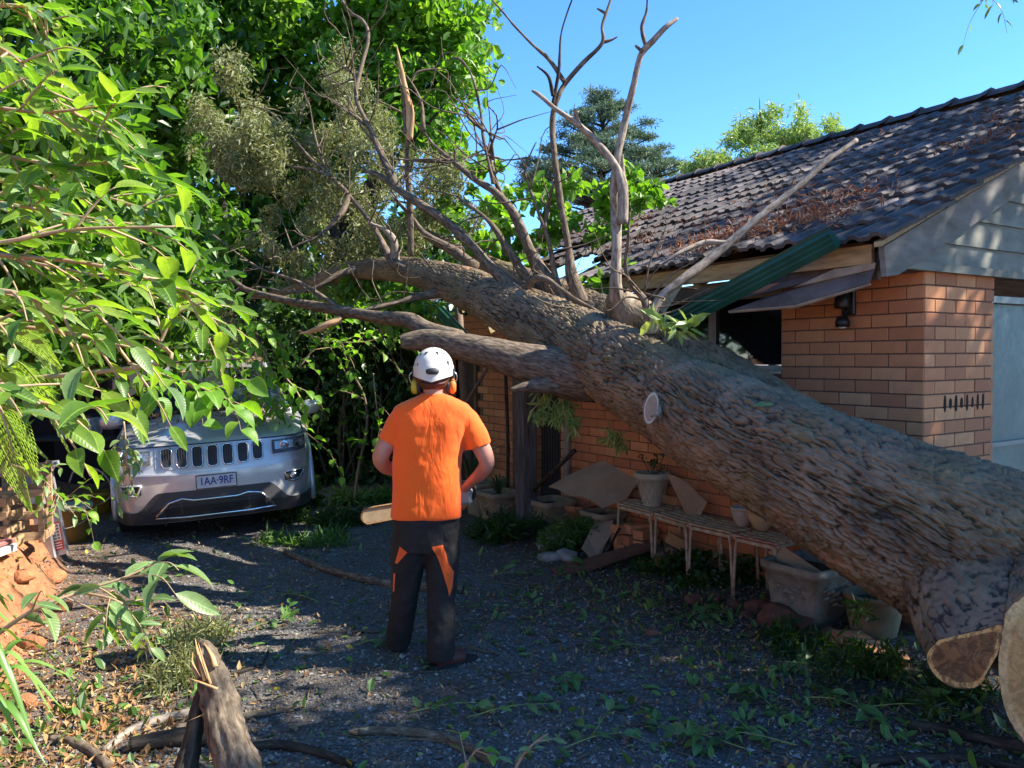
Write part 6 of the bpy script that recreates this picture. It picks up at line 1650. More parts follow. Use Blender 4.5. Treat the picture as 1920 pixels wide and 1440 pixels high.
def pot(label, px_, d, r0, r1, h, mat, sq=0, rim=.018, name='plant_pot', cat='plant pot', orn=None, rz=None, z=None, tilt=None, soil=True):
    p_ = spot(px_, 900, d); p_.z = gh(p_.x, p_.y) - .01 if z is None else z
    root = empty(name, p_, HZ if rz is None else rz, label, cat)
    if tilt: root.rotation_euler = tilt
    prof = [(0, 0), (r0 * .96, 0), (r0, .01), (r0 + (r1 - r0) * .5, h * .5), (r0 + (r1 - r0) * .88, h - .06), (r1 + rim * .8, h - .05), (r1 + rim, h - .035), (r1 + rim, h - .008), (r1 + rim * .6, h), (r1 - .012, h), (r1 - .02, h - .02), (r1 - .035, h * .72)]
    if name == 'bowl' or 'round' in label:
        prof = [(0, 0), (r0 * .96, 0)] + [(r0 + (r1 - r0) * math.sin(math.pi / 2 * t) ** .8, h * t * .9) for t in np.linspace(.06, 1, 9)] + [(r1 + rim, h * .91), (r1 + rim, h), (r1 - .008, h), (r1 - .016, h * .9), (r1 * .9, h * .6), (0, h * .45)]
    lathe('bowl', prof, mat, root, 44, sq=sq)
    if soil: lathe('soil', [(0, h - .045), (r1 * .5, h - .04), (r1 - .02, h - .06)], M['soil'], root, 24, sq=sq)
    if orn:
        b = MB()
        fa = r0 + (r1 - r0) * .45
        for q in range(4):
            its = []; ro = Matrix.Rotation(q * math.pi / 2, 3, 'Z')
            for (u, v_, s_) in orn:
                c = Vector((u, -(fa + (v_ - h * .5) * (r1 - r0) / h) * 1.0 - .0, v_)); its.append(tube_arrays(np.array([tuple(ro @ (c + Vector((-s_, .006, -s_ * .3)))), tuple(ro @ (c + Vector((0, -.022, s_ * .5)))), tuple(ro @ (c + Vector((s_, .006, -s_ * .2))))]), [s_ * .25, s_ * .5, s_ * .2], 7, 3))
            V, F, fl = join_arrays(its); r_ = link('relief', npmesh('relief', V, F, True), root, mat); r_['kind'] = 'stuff'
    return root, h
orn = [(x, z_, s_) for x, z_, s_ in ((0, .20, .03), (-.05, .22, .025), (.05, .22, .025), (-.03, .17, .02), (.03, .17, .02), (0, .14, .018), (-.08, .19, .018), (.08, .19, .018), (-.09, .24, .02), (.09, .24, .02))]
def tuft(root, z, n, L, w, mat, spread=1.0):
    for k in range(n):
        a = rnd.uniform(0, 6.28); r_ = rnd.uniform(.3, 1) * spread; t = Vector((math.cos(a) * r_ * L, math.sin(a) * r_ * L, L * rnd.uniform(.5, 1.0)))
        A = catmull([(0, 0, 0), tuple(t * .5 + Vector((0, 0, L * .2))), tuple(t)], 5); m = len(A); V = []
        for i in range(m):
            S = Vector((-math.sin(a), math.cos(a), 0)) * w * (1 - (i / (m - 1)) ** 2) * .5; p_ = Vector(A[i]) + Vector((0, 0, z)); V += [p_ - S, p_ + Vector((0, 0, -w * .2)), p_ + S]
        F = [(i * 3 + j, i * 3 + j + 1, i * 3 + j + 4, i * 3 + j + 3) for i in range(m - 1) for j in (0, 1)]
        link('leaf', npmesh('leaf', np.array([tuple(v) for v in V]), np.array(F), True), root, mat)
M['yucca'] = leafmat('dark_strap', (.03, .06, .02), (.05, .09, .03), (.08, .13, .05), .2, .4, True)
def in_pot(pt, label, cat, name):
    root, h = pt; e = empty(name, root.location + Vector((0, 0, h - .05)), label=label, cat=cat); return e
pa = pot('square sandstone planter just left of the weathered post', 935, 8.35, .135, .175, .36, M['sandpot'], sq=.95, orn=orn)
tuft(in_pot(pa, 'dark strappy plant in the planter left of the weathered post', 'plant', 'strap_plant'), 0, 16, .26, .026, M['yucca'])
pot('second sandstone planter, half hidden behind the one left of the post', 905, 8.9, .13, .17, .38, M['sandpot'], sq=.95)
pb = pot('square sandstone planter just right of the weathered post', 1032, 7.85, .14, .185, .36, M['sandpot'], sq=.95, orn=orn)
pot('plain terracotta pot between two sandstone planters', 1085, 7.75, .10, .135, .32, M['terra'])
pot('sandstone planter with raised ornament under the broken sheet', 1132, 7.35, .115, .155, .33, M['sandpot'], sq=.95, orn=orn)
pg = pot('large grey cast planter with raised leaf ornament beside the trunk', 1518, 5.28, .175, .225, .40, M['greypot'], sq=.95, orn=[(x * 1.25, z_ * 1.1, s_ * 1.3) for x, z_, s_ in orn])
pot('round mossy terracotta pot closest to the root end of the trunk', 1640, 4.98, .125, .165, .27, M['terra_moss'])
# yucca against the wall behind the worker
yc = spot(885, 900, 9.0); ye = empty('yucca', (yc.x, yc.y, .25), label='spiky dark plant against the wall behind the worker\'s right arm', cat='plant'); tuft(ye, .1, 26, .55, .03, M['yucca'])
tube('stem', [(0, 0, -.25), (0, 0, .15)], .03, M['bark_dark'], ye)
yc = W(948, 700, 8.6); ye = empty('yucca', yc, label='spiky leaf rosette growing beside the torn limb stub', cat='plant'); tuft(ye, 0, 20, .2, .018, M['yucca']); tube('stem', [(0, 0, -1.6), (.02, 0, -.8), (0, 0, 0)], .02, M['bark_dark'], ye)

# three slatted metal benches end to end
def bench(label, ax, ad, bx_, bd_, yh, slat_mat, legs_a=True):
    """front edge from pixel ax (depth ad) to bx_ (depth bd_); yh height of the top"""
    a, b = W(ax, 900, ad), W(bx_, 900, bd_); a.z = b.z = 0; root = empty('metal_bench', a, label=label, cat='bench'); v = b - a; L = v.length; u = v.normalized()
    n = Vector((-u.y, u.x, 0)); n = n if n.y > 0 else -n; D = .30; H = yh
    for k in range(5):
        q = n * (k * D / 4.2); s_ = MB(); s_.bar(q + Vector((0, 0, H)) + u * .0, q + u * L + Vector((0, 0, H)), .032 if k else .03, .012); s_.build('slat', slat_mat if k == 0 else M['benchpaint'], root)
    fr_ = MB(); fr_.bar(Vector((0, 0, H - .02)), n * D + Vector((0, 0, H - .02)), .02, .02); fr_.bar(u * L + Vector((0, 0, H - .02)), u * L + n * D + Vector((0, 0, H - .02)), .02, .02); fr_.bar(Vector((0, 0, H - .03)) + u * .012, u * (L - .012) + Vector((0, 0, H - .03)), .018, .025); fr_.build('rail', M['benchpaint'], root)
    for p_, o_ in ((u * .03, -u * .02), (u * (L - .03), u * .02), (n * D + u * .03, n * .02), (n * D + u * (L - .03), n * .02)):
        tube('leg', [p_ + Vector((0, 0, H - .03)), p_ + o_ + Vector((0, 0, H - .1)), p_ + o_ * 2 + Vector((0, 0, gh(a.x + p_.x, a.y + p_.y) - .01))], .011, M['benchpaint'], root, segs=7, n=2)
    return root
bench('far metal bench with flaking cream paint, carrying the diamond patterned pot', 1158, 6.95, 1222, 6.55, .47, M['benchpaint'])
bench('middle metal bench with flaking cream paint', 1228, 6.50, 1288, 6.10, .47, M['benchpaint'])
bench('metal bench with pale slats right of the middle one', 1293, 6.08, 1372, 5.75, .47, M['benchpaint'])
bench('nearest metal bench with a red painted front slat', 1377, 5.72, 1458, 5.42, .46, M['benchred'])
# pots standing on benches
pd = pot('cream pot with diamond pattern and a small succulent, standing on the far bench', 1223, 6.78, .075, .135, .285, M['whitepot'], z=.478)
pr = pd[0]; its = []
for k in range(12):
    for sg in (-1, 1):
        P = []
        for i in range(7):
            t = i / 6; a = 2 * math.pi * k / 12 + sg * t * .9; r_ = .078 + (.128 - .078) * min(1, t * 1.0) ** .9; P.append((math.cos(a) * (r_ + .003), math.sin(a) * (r_ + .003), .03 + t * .19))
        its.append(tube_arrays(np.array(P), [.003] * 7, 5, 1))
V, F, fl = join_arrays(its); link('diamond_relief', npmesh('diamond_relief', V, F, True), pr, M['whitepot'])
sc = in_pot(pd, 'small dark succulent in the diamond patterned pot', 'succulent', 'succulent')
for k in range(9):
    a, r_ = rnd.uniform(0, 6.28), rnd.uniform(.02, .12); tip = Vector((math.cos(a) * r_, math.sin(a) * r_, rnd.uniform(.06, .2)))
    tube('stem', [(0, 0, 0), tuple(tip * .6), tuple(tip)], .004, M['twig'], sc, segs=5)
    C = np.array(tip)[None] + nr.normal(size=(14, 3)) * .014; f_ = foliage('leaf_rosette', C, .03, .014, M['yucca'], sc); f_['kind'] = 'stuff'
for px_, d_, r_, mt, lb in ((1393, 5.92, .085, 'greybowl', 'pale grey round bowl on the bench just under the trunk'), (1428, 5.80, .10, 'creambowl', 'cream round bowl on the bench, partly behind the trunk')):
    pot(lb, px_, d_, r_ * .35, r_, .15, M[mt], z=.475, rim=.004, name='bowl', cat='bowl')
# broken cement sheets
def sheet(label, pts, ds, th=.008, mat='fibro', name='cement_sheet', cat='sheet'):
    P = [W(x, y, d) for (x, y), d in zip(pts, ds)]; o_ = P[0].copy(); root = empty(name, o_, label=label, cat=cat)
    c = sum(P, Vector()) / len(P); A = [p_ - o_ for p_ in P]; A = [q for i in range(len(A)) for q in (A[i], A[i].lerp(A[(i + 1) % len(A)], .5) + Vector((rnd.gauss(0, .008), rnd.gauss(0, .004), rnd.gauss(0, .008))))]
    n = (A[2] - A[0]).cross(A[4] - A[0]).normalized() * th
    MB().prism(A, n).build('sheet', M[mat], root); return root
sheet('large broken cement sheet sagging across the planters', [(1028, 912), (1100, 875), (1140, 862), (1172, 868), (1212, 885), (1200, 905), (1175, 935), (1130, 952), (1090, 930), (1062, 928)], [7.6, 7.65, 7.6, 7.5, 7.3, 7.2, 7.0, 6.98, 7.25, 7.4])
sheet('pale edged triangular sheet standing on its point behind the bench', [(1250, 888), (1290, 905), (1326, 942), (1302, 990), (1290, 975)], [6.6, 6.5, 6.35, 6.35, 6.4])
sheet('curved broken sheet piece leaning on the ornamented planter', [(1110, 985), (1150, 975), (1147, 1000), (1128, 1038), (1105, 1045), (1090, 1028)], [7.2, 7.15, 7.0, 6.85, 6.8, 6.9])
sheet('small grey sheet offcut lying on the sheet pile beside the diamond pot', [(1158, 945), (1195, 935), (1215, 945), (1212, 955), (1165, 956)], [7.0, 7.0, 6.9, 6.85, 6.9])
sheet('flat board wedged between trunk and grey planter', [(1440, 1035), (1462, 1020), (1545, 1075), (1530, 1082), (1460, 1052)], [5.5, 5.45, 5.1, 5.1, 5.35], .012)
sheet('red brown plank lying on the soil in front of the planters', [(1033, 1072), (1040, 1085), (1112, 1068), (1235, 1028), (1205, 1020), (1130, 1045)], [6.5, 6.35, 6.45, 6.7, 6.85, 6.7], .03, 'plank', 'plank', 'plank')
b = empty('timber_batten', W(1078, 845, 7.1), label='dark charred batten leaning across the planter right of the post', cat='batten'); tube('batten', [Vector((0, 0, 0)), W(1000, 920, 7.7) - W(1078, 845, 7.1)], .022, M['bark_dark'], b, segs=5, n=2)
b = empty('timber_pole', W(914, 690, 8.3), label='thin brown pole leaning diagonally against the doorway behind the worker', cat='pole'); tube('pole', [Vector((0, 0, 0)), W(868, 765, 8.6) - W(914, 690, 8.3), W(850, 800, 8.75) - W(914, 690, 8.3)], .02, M['timber_b'], b, segs=6, n=2)
b = empty('stick', W(1162, 990, 6.9), label='thin dark stick propped against the curved sheet piece', cat='stick'); tube('stem', [Vector((0, 0, 0)), W(1145, 1020, 6.8) - W(1162, 990, 6.9), W(1120, 1058, 6.65) - W(1162, 990, 6.9)], .012, M['bark_dark'], b, segs=6)
# bricks stacked under the benches, cut logs, stones, rubble
bmesh_loose = brick_mesh(.23, .11, .076, 'loose_brick'); bmesh_loose.materials.append(M['brick'])
k = 0
bl_lab = ['lowest', 'second', 'third', 'fourth', 'fifth', 'sixth', 'topmost', 'eighth']
for (x, y, d) in ((1175, 1025, 7.0), (1195, 1026, 6.95), (1170, 1008, 7.02), (1192, 1010, 6.97), (1172, 990, 7.02), (1196, 990, 6.98), (1212, 1000, 6.9), (1213, 1020, 6.88)):
    p_ = W(x, y, d); o_ = bpy.data.objects.new('loose_brick', bmesh_loose); COL.objects.link(o_); o_.location = p_; o_.rotation_euler = (0, 0, HZ + math.pi / 2 + rnd.gauss(0, .12))
    tag(o_, ['bottom left', 'bottom middle', 'second course left', 'second course middle', 'top left', 'top middle', 'upper right', 'lower right'][k] + ' brick of the loose stack under the far bench', 'brick', 'bricks stacked under the far bench'); k += 1
for (x, y, d, lb) in ((1240, 1052, 6.4, 'left cut log end lying under the middle bench'), (1258, 1040, 6.5, 'upper cut log end resting on the others under the middle bench'), (1275, 1058, 6.3, 'right cut log end beside the bench leg')):
    p_ = W(x, y, d); r_ = empty('log', p_, label=lb, cat='log'); tube('bark', [(0, 0, 0), (.05, .3, 0)], .062, M['bark_limb'], r_, segs=14, n=3, amp=.08, rough=.002)
    lathe('cut_end', [(0, .0), (.03, .001), (.057, 0)], M['cut_pale'], r_, 16, (0, 0, 0)).rotation_euler = (R(90), 0, R(8)); r_.children[1].location = (0, -.003, 0)
sb = empty('timber_offcut', W(1268, 1015, 6.5), label='short squared timber offcut leaning above the cut logs', cat='offcut'); MB().box((0, 0, 0), (.16, .08, .09), Matrix.Rotation(.5, 3, 'Y')).build('block', M['rawwood'], sb, bevel=.004)
def rock(label, x, y, s, mat, sq=(1, 1, .7), d=None, group=None, cat='rock', name='rock'):
    bm = bmesh.new(); bmesh.ops.create_icosphere(bm, subdivisions=3, radius=1); sd = rnd.random() * 100
    V = np.array([v.co[:] for v in bm.verts]); q = fbm(V * 1.3 + sd, 3, 7)[:, None]; V = V * (1 + .45 * q) ; V = np.sign(V) * np.abs(V) ** .85
    for v, c in zip(bm.verts, V): v.co = Vector(c * s * np.array(sq))
    me = bpy.data.meshes.new(name); bm.to_mesh(me); bm.free()
    for p_ in me.polygons: p_.use_smooth = True
    g = spot(x, y, d); o_ = link(name, me, None, mat); o_.location = g + Vector((0, 0, s * sq[2] * .55)); o_.rotation_euler.z = rnd.uniform(0, 3)
    return tag(o_, label, cat, group)
for x, y, s, lb in ((1022, 1010, .09, 'pale stone at the left of the pale stone heap'), (1045, 1000, .10, 'largest pale stone, on top of the heap in front of the post'), (1030, 1032, .08, 'flat pale stone nearest the gravel'), (1062, 1030, .10, 'right hand pale stone of the heap')):
    rock(lb, x, y + 18, s, M['stone'], (1.3, .9, .5), cat='stone', name='stone')
for x, y, s, lb in ((1378, 1130, .045, 'small round red rubble lump by the bench leg'), (1415, 1135, .07, 'knobbly red rubble lump in the soil left of the grey planter'), (1398, 1145, .035, 'smallest red rubble lump'), (1460, 1160, .11, 'brown weathered slab leaning at the foot of the grey planter'), (1508, 1168, .075, 'red rock at the front of the grey planter'),
                    (1300, 1120, .06, 'dark red rubble lump under the nearest bench'), (1340, 1115, .05, 'reddish rubble half buried under the bench'), (1222, 1180, .035, 'isolated reddish stone on the open gravel'), (1560, 1190, .06, 'reddish rock between grey planter and mossy pot')):
    rock(lb, x, y + 12, s, M['redstone'], (1.15, .9, .75))
for (x, y, rz_, lb) in ((1595, 1212, .3, 'edging brick lying nearest the mossy pot'), (1628, 1228, .1, 'broken edging brick at the foot of the mossy pot'), (1660, 1245, -.2, 'edging brick closest to the saw cut')):
    g = spot(x, y); o_ = bpy.data.objects.new('edging_brick', bmesh_loose); COL.objects.link(o_); o_.location = g + Vector((0, 0, .03)); o_.rotation_euler = (.1, .15, rz_); tag(o_, lb, 'brick')

# ------------------------------------------------------------------ left side: shed, crates, ladder, buckets
shd = empty('garden_shed', (-6.4, 10.6, 0), label='dark open fronted shed behind the wing mirror at left', cat='shed')
b = MB(); b.box((0, .6, 1.2), (2.6, .06, 2.4)); b.build('rear_wall', M['dark_in'], shd)  # near-black walls: the shade inside the shed is put into their colour
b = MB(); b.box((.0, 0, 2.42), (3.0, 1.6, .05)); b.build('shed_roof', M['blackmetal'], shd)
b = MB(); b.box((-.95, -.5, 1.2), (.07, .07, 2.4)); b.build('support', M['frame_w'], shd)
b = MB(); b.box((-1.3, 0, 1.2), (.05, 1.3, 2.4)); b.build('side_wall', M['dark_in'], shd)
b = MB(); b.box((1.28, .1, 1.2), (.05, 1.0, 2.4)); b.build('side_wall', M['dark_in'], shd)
def bucket(label, px_, py_, d, r, h, mat, lid=None):
    p_ = W(px_, py_, d); p_.z = gh(p_.x, p_.y); e = empty('bucket', p_, label=label, cat='bucket')
    lathe('pail', [(0, 0), (r * .85, 0), (r, h * .85), (r * 1.05, h * .86), (r * 1.05, h * .9), (r, h * .9), (r, h)], mat, e, 28)
    if lid: lathe('lid', [(r * 1.04, h - .035), (r * 1.07, h - .03), (r * 1.07, h + .005), (r * .95, h + .01), (0, h + .008)], lid, e, 28)
    tube('bucket_handle', [(-r, 0, h * .8), (-r * .9, -r * .6, h * .6), (0, -r * 1.15, h * .45), (r * .9, -r * .6, h * .6), (r, 0, h * .8)], .004, M['frame_w'], e, segs=5)
bucket('olive bucket with a pale lid left of the car', 140, 950, 7.7, .15, .36, simple('olive_plastic', (.16, .12, .035), .5), simple('lid_plastic', (.42, .40, .28), .5))
bucket('yellow bucket close to the car\'s front wheel', 192, 920, 9.2, .11, .24, simple('yellow_plastic', (.38, .28, .03), .5))
p_ = W(150, 800, 8.8); tb_ = empty('storage_tub', p_, label='clear plastic tub with bright reflections on the dark shelf by the mirror', cat='tub')
b = MB(); b.box((0, 0, 0), (.34, .3, .22), taper=1.12); b.build('tub', simple('clear_plastic', (.45, .47, .48), .12, var=.5, scale=9, bmp=.6, bd=.02), tb_, bevel=.012); b = MB(); b.box((0, 0, .125), (.41, .36, .02)); b.build('lid', M['blackmetal'], tb_)
b = MB(); b.box((0, 0, -.125), (.9, .5, .02)); b.box((.42, 0, -.5), (.03, .4, .74)); b.box((-.42, 0, -.5), (.03, .4, .74)); b.build('shelf', M['dark_in'], tb_)
hs_ = empty('garden_hose', W(150, 880, 8.6), label='grey hose arching over the bucket beside the car', cat='hose'); tube('hose', [W(x, y, 8.6) - W(150, 880, 8.6) for x, y in ((130, 905), (140, 882), (165, 876), (190, 885), (206, 905), (208, 930), (190, 945))], .011, simple('hose_grey', (.3, .27, .2), .5), hs_, segs=8)
# grey trestle with stickers
tr0 = at_ground(100, 1045); tl = empty('folding_trestle', tr0, label='grey metal trestle with red and white safety stickers, standing on the clay', cat='trestle')
M['alu'] = simple('dull_alloy', (.36, .35, .36), .45, .3, var=.2)
def q3(x, y, d): return W(x, y, d) - tr0
dd = tr0.y
b = MB(); b.bar(q3(92, 1048, dd - .1), q3(60, 885, dd), .11, .03, (0, -1, 0)); b.build('side_rail', M['alu'], tl)
b = MB(); b.bar(q3(117, 1040, dd - .05), q3(86, 882, dd + .05), .10, .035, (0, -1, 0)); b.build('side_rail', M['alu'], tl)
b = MB(); b.bar(q3(50, 880, dd), q3(105, 872, dd + .02), .14, .03, (0, -.3, 1)); b.build('top_step', M['alu'], tl)
for y in (930, 975, 1015): b = MB(); b.bar(q3(66 + (y - 885) * .2, y, dd + .03), q3(92 + (y - 885) * .2, y - 3, dd + .05), .04, .025); b.build('rung', M['alu'], tl)
M['st_red'] = simple('sticker_red', (.5, .05, .04), .5, bmp=0); M['st_white'] = simple('sticker_white', (.7, .69, .66), .5, bmp=0); M['st_dark'] = simple('sticker_dark', (.12, .11, .11), .5, bmp=0)
def onrail(t0, t1, w, mat, lift, name='sticker', off=0):
    A0, B0 = q3(117, 1040, dd - .05), q3(86, 882, dd + .05); b = MB(); L = (B0 - A0); s_ = L.normalized().cross(Vector((0, -1, 0))).normalized()
    n = s_.cross(L.normalized()); n = n if n.y < 0 else -n; a = A0 + L * t0 + n * lift + s_ * off; c = A0 + L * t1 + n * lift + s_ * off; b.bar(a, c, w, .002, tuple(-n)); return b.build(name, mat, tl)
onrail(.06, .38, .075, M['st_red'], .021); onrail(.17, .365, .062, M['st_white'], .0235)
for i in range(5):
    for sg in (-1, 1): onrail(.185 + i * .036, .205 + i * .036, .020, M['st_dark'], .0255, off=sg * .015)
for i in range(3): onrail(.08 + i * .028, .09 + i * .028, .055, M['st_white'], .0235)
onrail(.60, .72, .08, M['st_red'], .021); onrail(.80, .92, .06, simple('sticker_orange', (.6, .16, .03), .5), .021)
# old timber crates
def crate(label, x, y, d, w, h, dp, rz_, mat):
    g = W(x, y, d); e = empty('timber_crate', g, rz_, label, 'crate')
    for sx in (-1, 1):
        for sy in (-1, 1): MB().box((sx * w / 2, sy * dp / 2, h / 2), (.035, .035, h)).build('corner_post', mat, e)
    for z in np.linspace(.05, h - .05, 4):
        MB().box((0, -dp / 2 - .024, z), (w + .03, .014, .06)).build('slat', mat, e); MB().box((0, dp / 2 + .024, z), (w + .03, .014, .06)).build('slat', mat, e)
        MB().box((w / 2 + .024, 0, z), (.014, dp, .06)).build('slat', mat, e)
M['cratewood'] = simple('crate_wood', (.42, .27, .14), .8, var=.45, scale=6, stretch=(1, 1, 6))
crate('open timber crate frame standing on the clay bank at the left edge', 45, 1012, 6.0, .30, .58, .26, .3, M['cratewood'])
crate('lower timber crate cut by the left edge of the view', -6, 1025, 5.8, .28, .40, .26, .1, M['cratewood'])
rb = empty('red_box', W(-4, 1018, 5.6), label='pink red plastic box lid between the crates', cat='box'); MB().box((0, 0, 0), (.13, .2, .03)).build('lid', simple('faded_red', (.38, .14, .12), .6), rb, bevel=.006); MB().box((0, 0, -.05), (.15, .19, .05)).build('tray', M['st_white'], rb)

# ------------------------------------------------------------------ sticks and broken wood on the ground
def ground_stick(label, pts, r0, r1, mat='bark_limb', cat='stick', lift=0.0, name='stick', segs=9, raw=False, amp=.15):
    P = [at_ground(x, y) for x, y in pts]; n = len(P); rr_ = list(np.linspace(r0, r1, n)); e = empty(name, P[0], label=label, cat=cat)
    Q_ = [p_ - P[0] + Vector((0, 0, r_ * .7 + lift)) for p_, r_ in zip(P, rr_)]
    tube('wood', Q_, rr_, M[mat], e, segs=segs, n=6, amp=amp, seed=rnd.randint(0, 99), rough=.0015)
    if raw: tube('split_end', [Q_[0] - (Q_[1] - Q_[0]) * .25, Q_[0] + (Q_[1] - Q_[0]) * .02, Q_[0] + (Q_[1] - Q_[0]) * .3 + Vector((0, 0, r0 * .45))], [r0 * .3, r0 * .85, r0 * .6], M['rawwood'], e, segs=7, n=3)
    return e
ground_stick('long brown branch lying across the gravel behind the worker\'s legs', [(535, 1040), (600, 1068), (680, 1092), (760, 1105), (868, 1112)], .028, .040)
ground_stick('curved grey stick with a pale split end in the foreground', [(672, 1380), (740, 1378), (820, 1388), (870, 1405), (930, 1440)], .022, .026, 'bark_limb', raw=True)
ground_stick('thin stick beside the curved grey stick', [(710, 1396), (760, 1388), (830, 1396), (870, 1420)], .006, .008)
ground_stick('dark stick running out of the broken log to the lower right', [(455, 1412), (520, 1408), (590, 1420), (660, 1445)], .024, .018, 'bark_dark')
ground_stick('long pale stick pointing left beneath the broken log', [(550, 1335), (480, 1345), (400, 1362), (330, 1378)], .016, .024)
ground_stick('bark covered branch lying left of the broken log', [(390, 1340), (320, 1352), (250, 1375), (195, 1415)], .026, .018, 'bark_pale')
ground_stick('thick dark rotting log under the forked log', [(420, 1395), (350, 1398), (290, 1405), (245, 1415)], .045, .040, 'bark_dark', name='rotten_log', cat='log')
ground_stick('short rust brown stick at the bottom left edge of the view', [(95, 1392), (130, 1400), (170, 1420), (205, 1450)], .020, .024, 'bark_limb')
ground_stick('thin stick lying from the garden bed on to the gravel', [(1268, 1150), (1300, 1160), (1330, 1172), (1358, 1182)], .010, .009)
ground_stick('thin curved twig in front of the red brown plank', [(925, 1092), (980, 1100), (1040, 1095), (1080, 1088)], .008, .010)
ground_stick('bare forked twig left of the worker\'s feet', [(590, 1190), (650, 1187), (720, 1188)], .009, .012)
ground_stick('twig lying by the worker\'s right boot', [(850, 1215), (890, 1222), (935, 1232)], .008, .010)
ground_stick('thin twig across the gravel between worker and branch pile', [(695, 1040), (715, 1052), (735, 1062)], .008, .007)
ground_stick('long dark root lying beneath the saw cut', [(1700, 1370), (1780, 1385), (1850, 1400), (1940, 1420)], .028, .03, 'bark_dark', cat='root', name='root')
ground_stick('dark branch sunk in the litter at the bottom right', [(1600, 1440), (1700, 1430), (1800, 1432), (1940, 1460)], .02, .02, 'bark_dark')
ground_stick('twig crossing the clay edge at left', [(60, 1185), (100, 1205), (150, 1210), (195, 1208)], .010, .008)
ground_stick('dark jagged stick right of the broken log', [(430, 1275), (460, 1262), (490, 1248), (508, 1215)], .016, .006, 'bark_dark')
# upright forked broken log
lg = empty('broken_log', W(445, 1445, 2.95), label='forked broken log standing up in the foreground, top torn to pale splinters', cat='log'); LL = Vector(lg.location)
def lp(x, y, d): return W(x, y, d) - LL
def rough_log(name, spec, mat, seed, amp=.016):
    global tree, TL
    A = catmull([tuple(lp(x, y, d)) + (r_ * d / FPX,) for x, y, d, r_ in spec], 14); C, r0 = A[:, :3], A[:, 3]; T, N, B = frames(C); sg = 48
    L = np.concatenate([[0], np.cumsum(np.linalg.norm(np.diff(C, axis=0), axis=1))]); th = np.linspace(0, 2 * np.pi, sg, endpoint=False)
    rr_ = r0[:, None] * np.ones(sg)[None]; q = np.stack([rr_ * np.cos(th), rr_ * np.sin(th), np.repeat(L[:, None], sg, 1)], -1).reshape(-1, 3)
    rr_ = rr_ + ((1 - np.abs(vnoise(q * [40, 40, 9] + seed, seed))) ** 2 * amp + .3 * amp * vnoise(q * 70, seed + 1)).reshape(rr_.shape) + .25 * r0[:, None] * fbm(q * [9, 9, 4], 2, seed).reshape(rr_.shape)
    V = C[:, None] + rr_[..., None] * (N[:, None] * np.cos(th)[None, :, None] + B[:, None] * np.sin(th)[None, :, None]); m = len(C)
    i = np.arange(m - 1)[:, None] * sg; j = np.arange(sg)[None]; j2 = (j + 1) % sg; F = np.stack([i + j, i + j2, i + sg + j2, i + sg + j], -1).reshape(-1, 4)
    return link(name, npmesh(name, V.reshape(-1, 3), F, True, {'flow': q}), lg, M[mat])
rough_log('log', [(470, 1520, 2.85, 38), (450, 1445, 2.92, 34), (428, 1380, 2.98, 31), (410, 1310, 3.05, 27), (398, 1262, 3.08, 21), (385, 1225, 3.1, 14), (376, 1200, 3.12, 3)], 'bark_limb', 5)
rough_log('dark_prong', [(338, 1500, 2.9, 24), (350, 1440, 2.95, 20), (362, 1380, 3.0, 17), (374, 1325, 3.05, 14), (380, 1290, 3.06, 8)], 'bark_dark', 8, .008)
for k, (a_, b_, w) in enumerate((((385, 1275, 3.0), (366, 1197, 3.02), 10), ((372, 1270, 3.02), (362, 1222, 3.04), 6), ((395, 1282, 2.99), (372, 1205, 3.0), 5), ((362, 1290, 3.0), (352, 1265, 3.0), 6), ((405, 1250, 3.03), (382, 1205, 3.08), 6), ((408, 1292, 2.98), (355, 1272, 2.98), 5), ((400, 1330, 2.99), (352, 1352, 2.97), 3))):
    P0, P1 = lp(*a_), lp(*b_); tube('splinter', [P0, P0.lerp(P1, .5) + Vector((rnd.gauss(0, .006), 0, 0)), P1], [w * .002, w * .0017, .0012], M['rawwood'], lg, segs=5, n=3, amp=.3, seed=k, flat=.5)

# ------------------------------------------------------------------ leafy sprigs lying on the ground
def sprig(label, x, y, n=16, s_=.075, meshes=None, spread=.25, seed=0, cat='sprig'):
    g = at_ground(x, y); r_ = random.Random(seed); a = r_.uniform(0, 6.28); v = Vector((math.cos(a), math.sin(a) * .6, 0)) * spread
    return leafy_branch(label, [g + v * -1 + Vector((0, 0, .02)), g + Vector((0, 0, .05)), g + v + Vector((0, 0, .035))], .004, meshes or LEAF_FALL, s_, n, cat=cat, name='leafy_sprig', twigs=4, twl=spread * .8, droop=.15, seed=seed, stem='stem_green')
M['leaf_cut'] = leafmat('leaf_cut', (.05, .12, .03), (.08, .18, .045), (.13, .24, .07), .25, .4, True, veins=True)
LEAF_FALL = [leaf_mesh('leaf_blade', w, c, t, M['leaf_cut'], belly=.8) for w, c, t in ((.5, .3, .2), (.6, .5, -.3), (.45, .2, .5))]
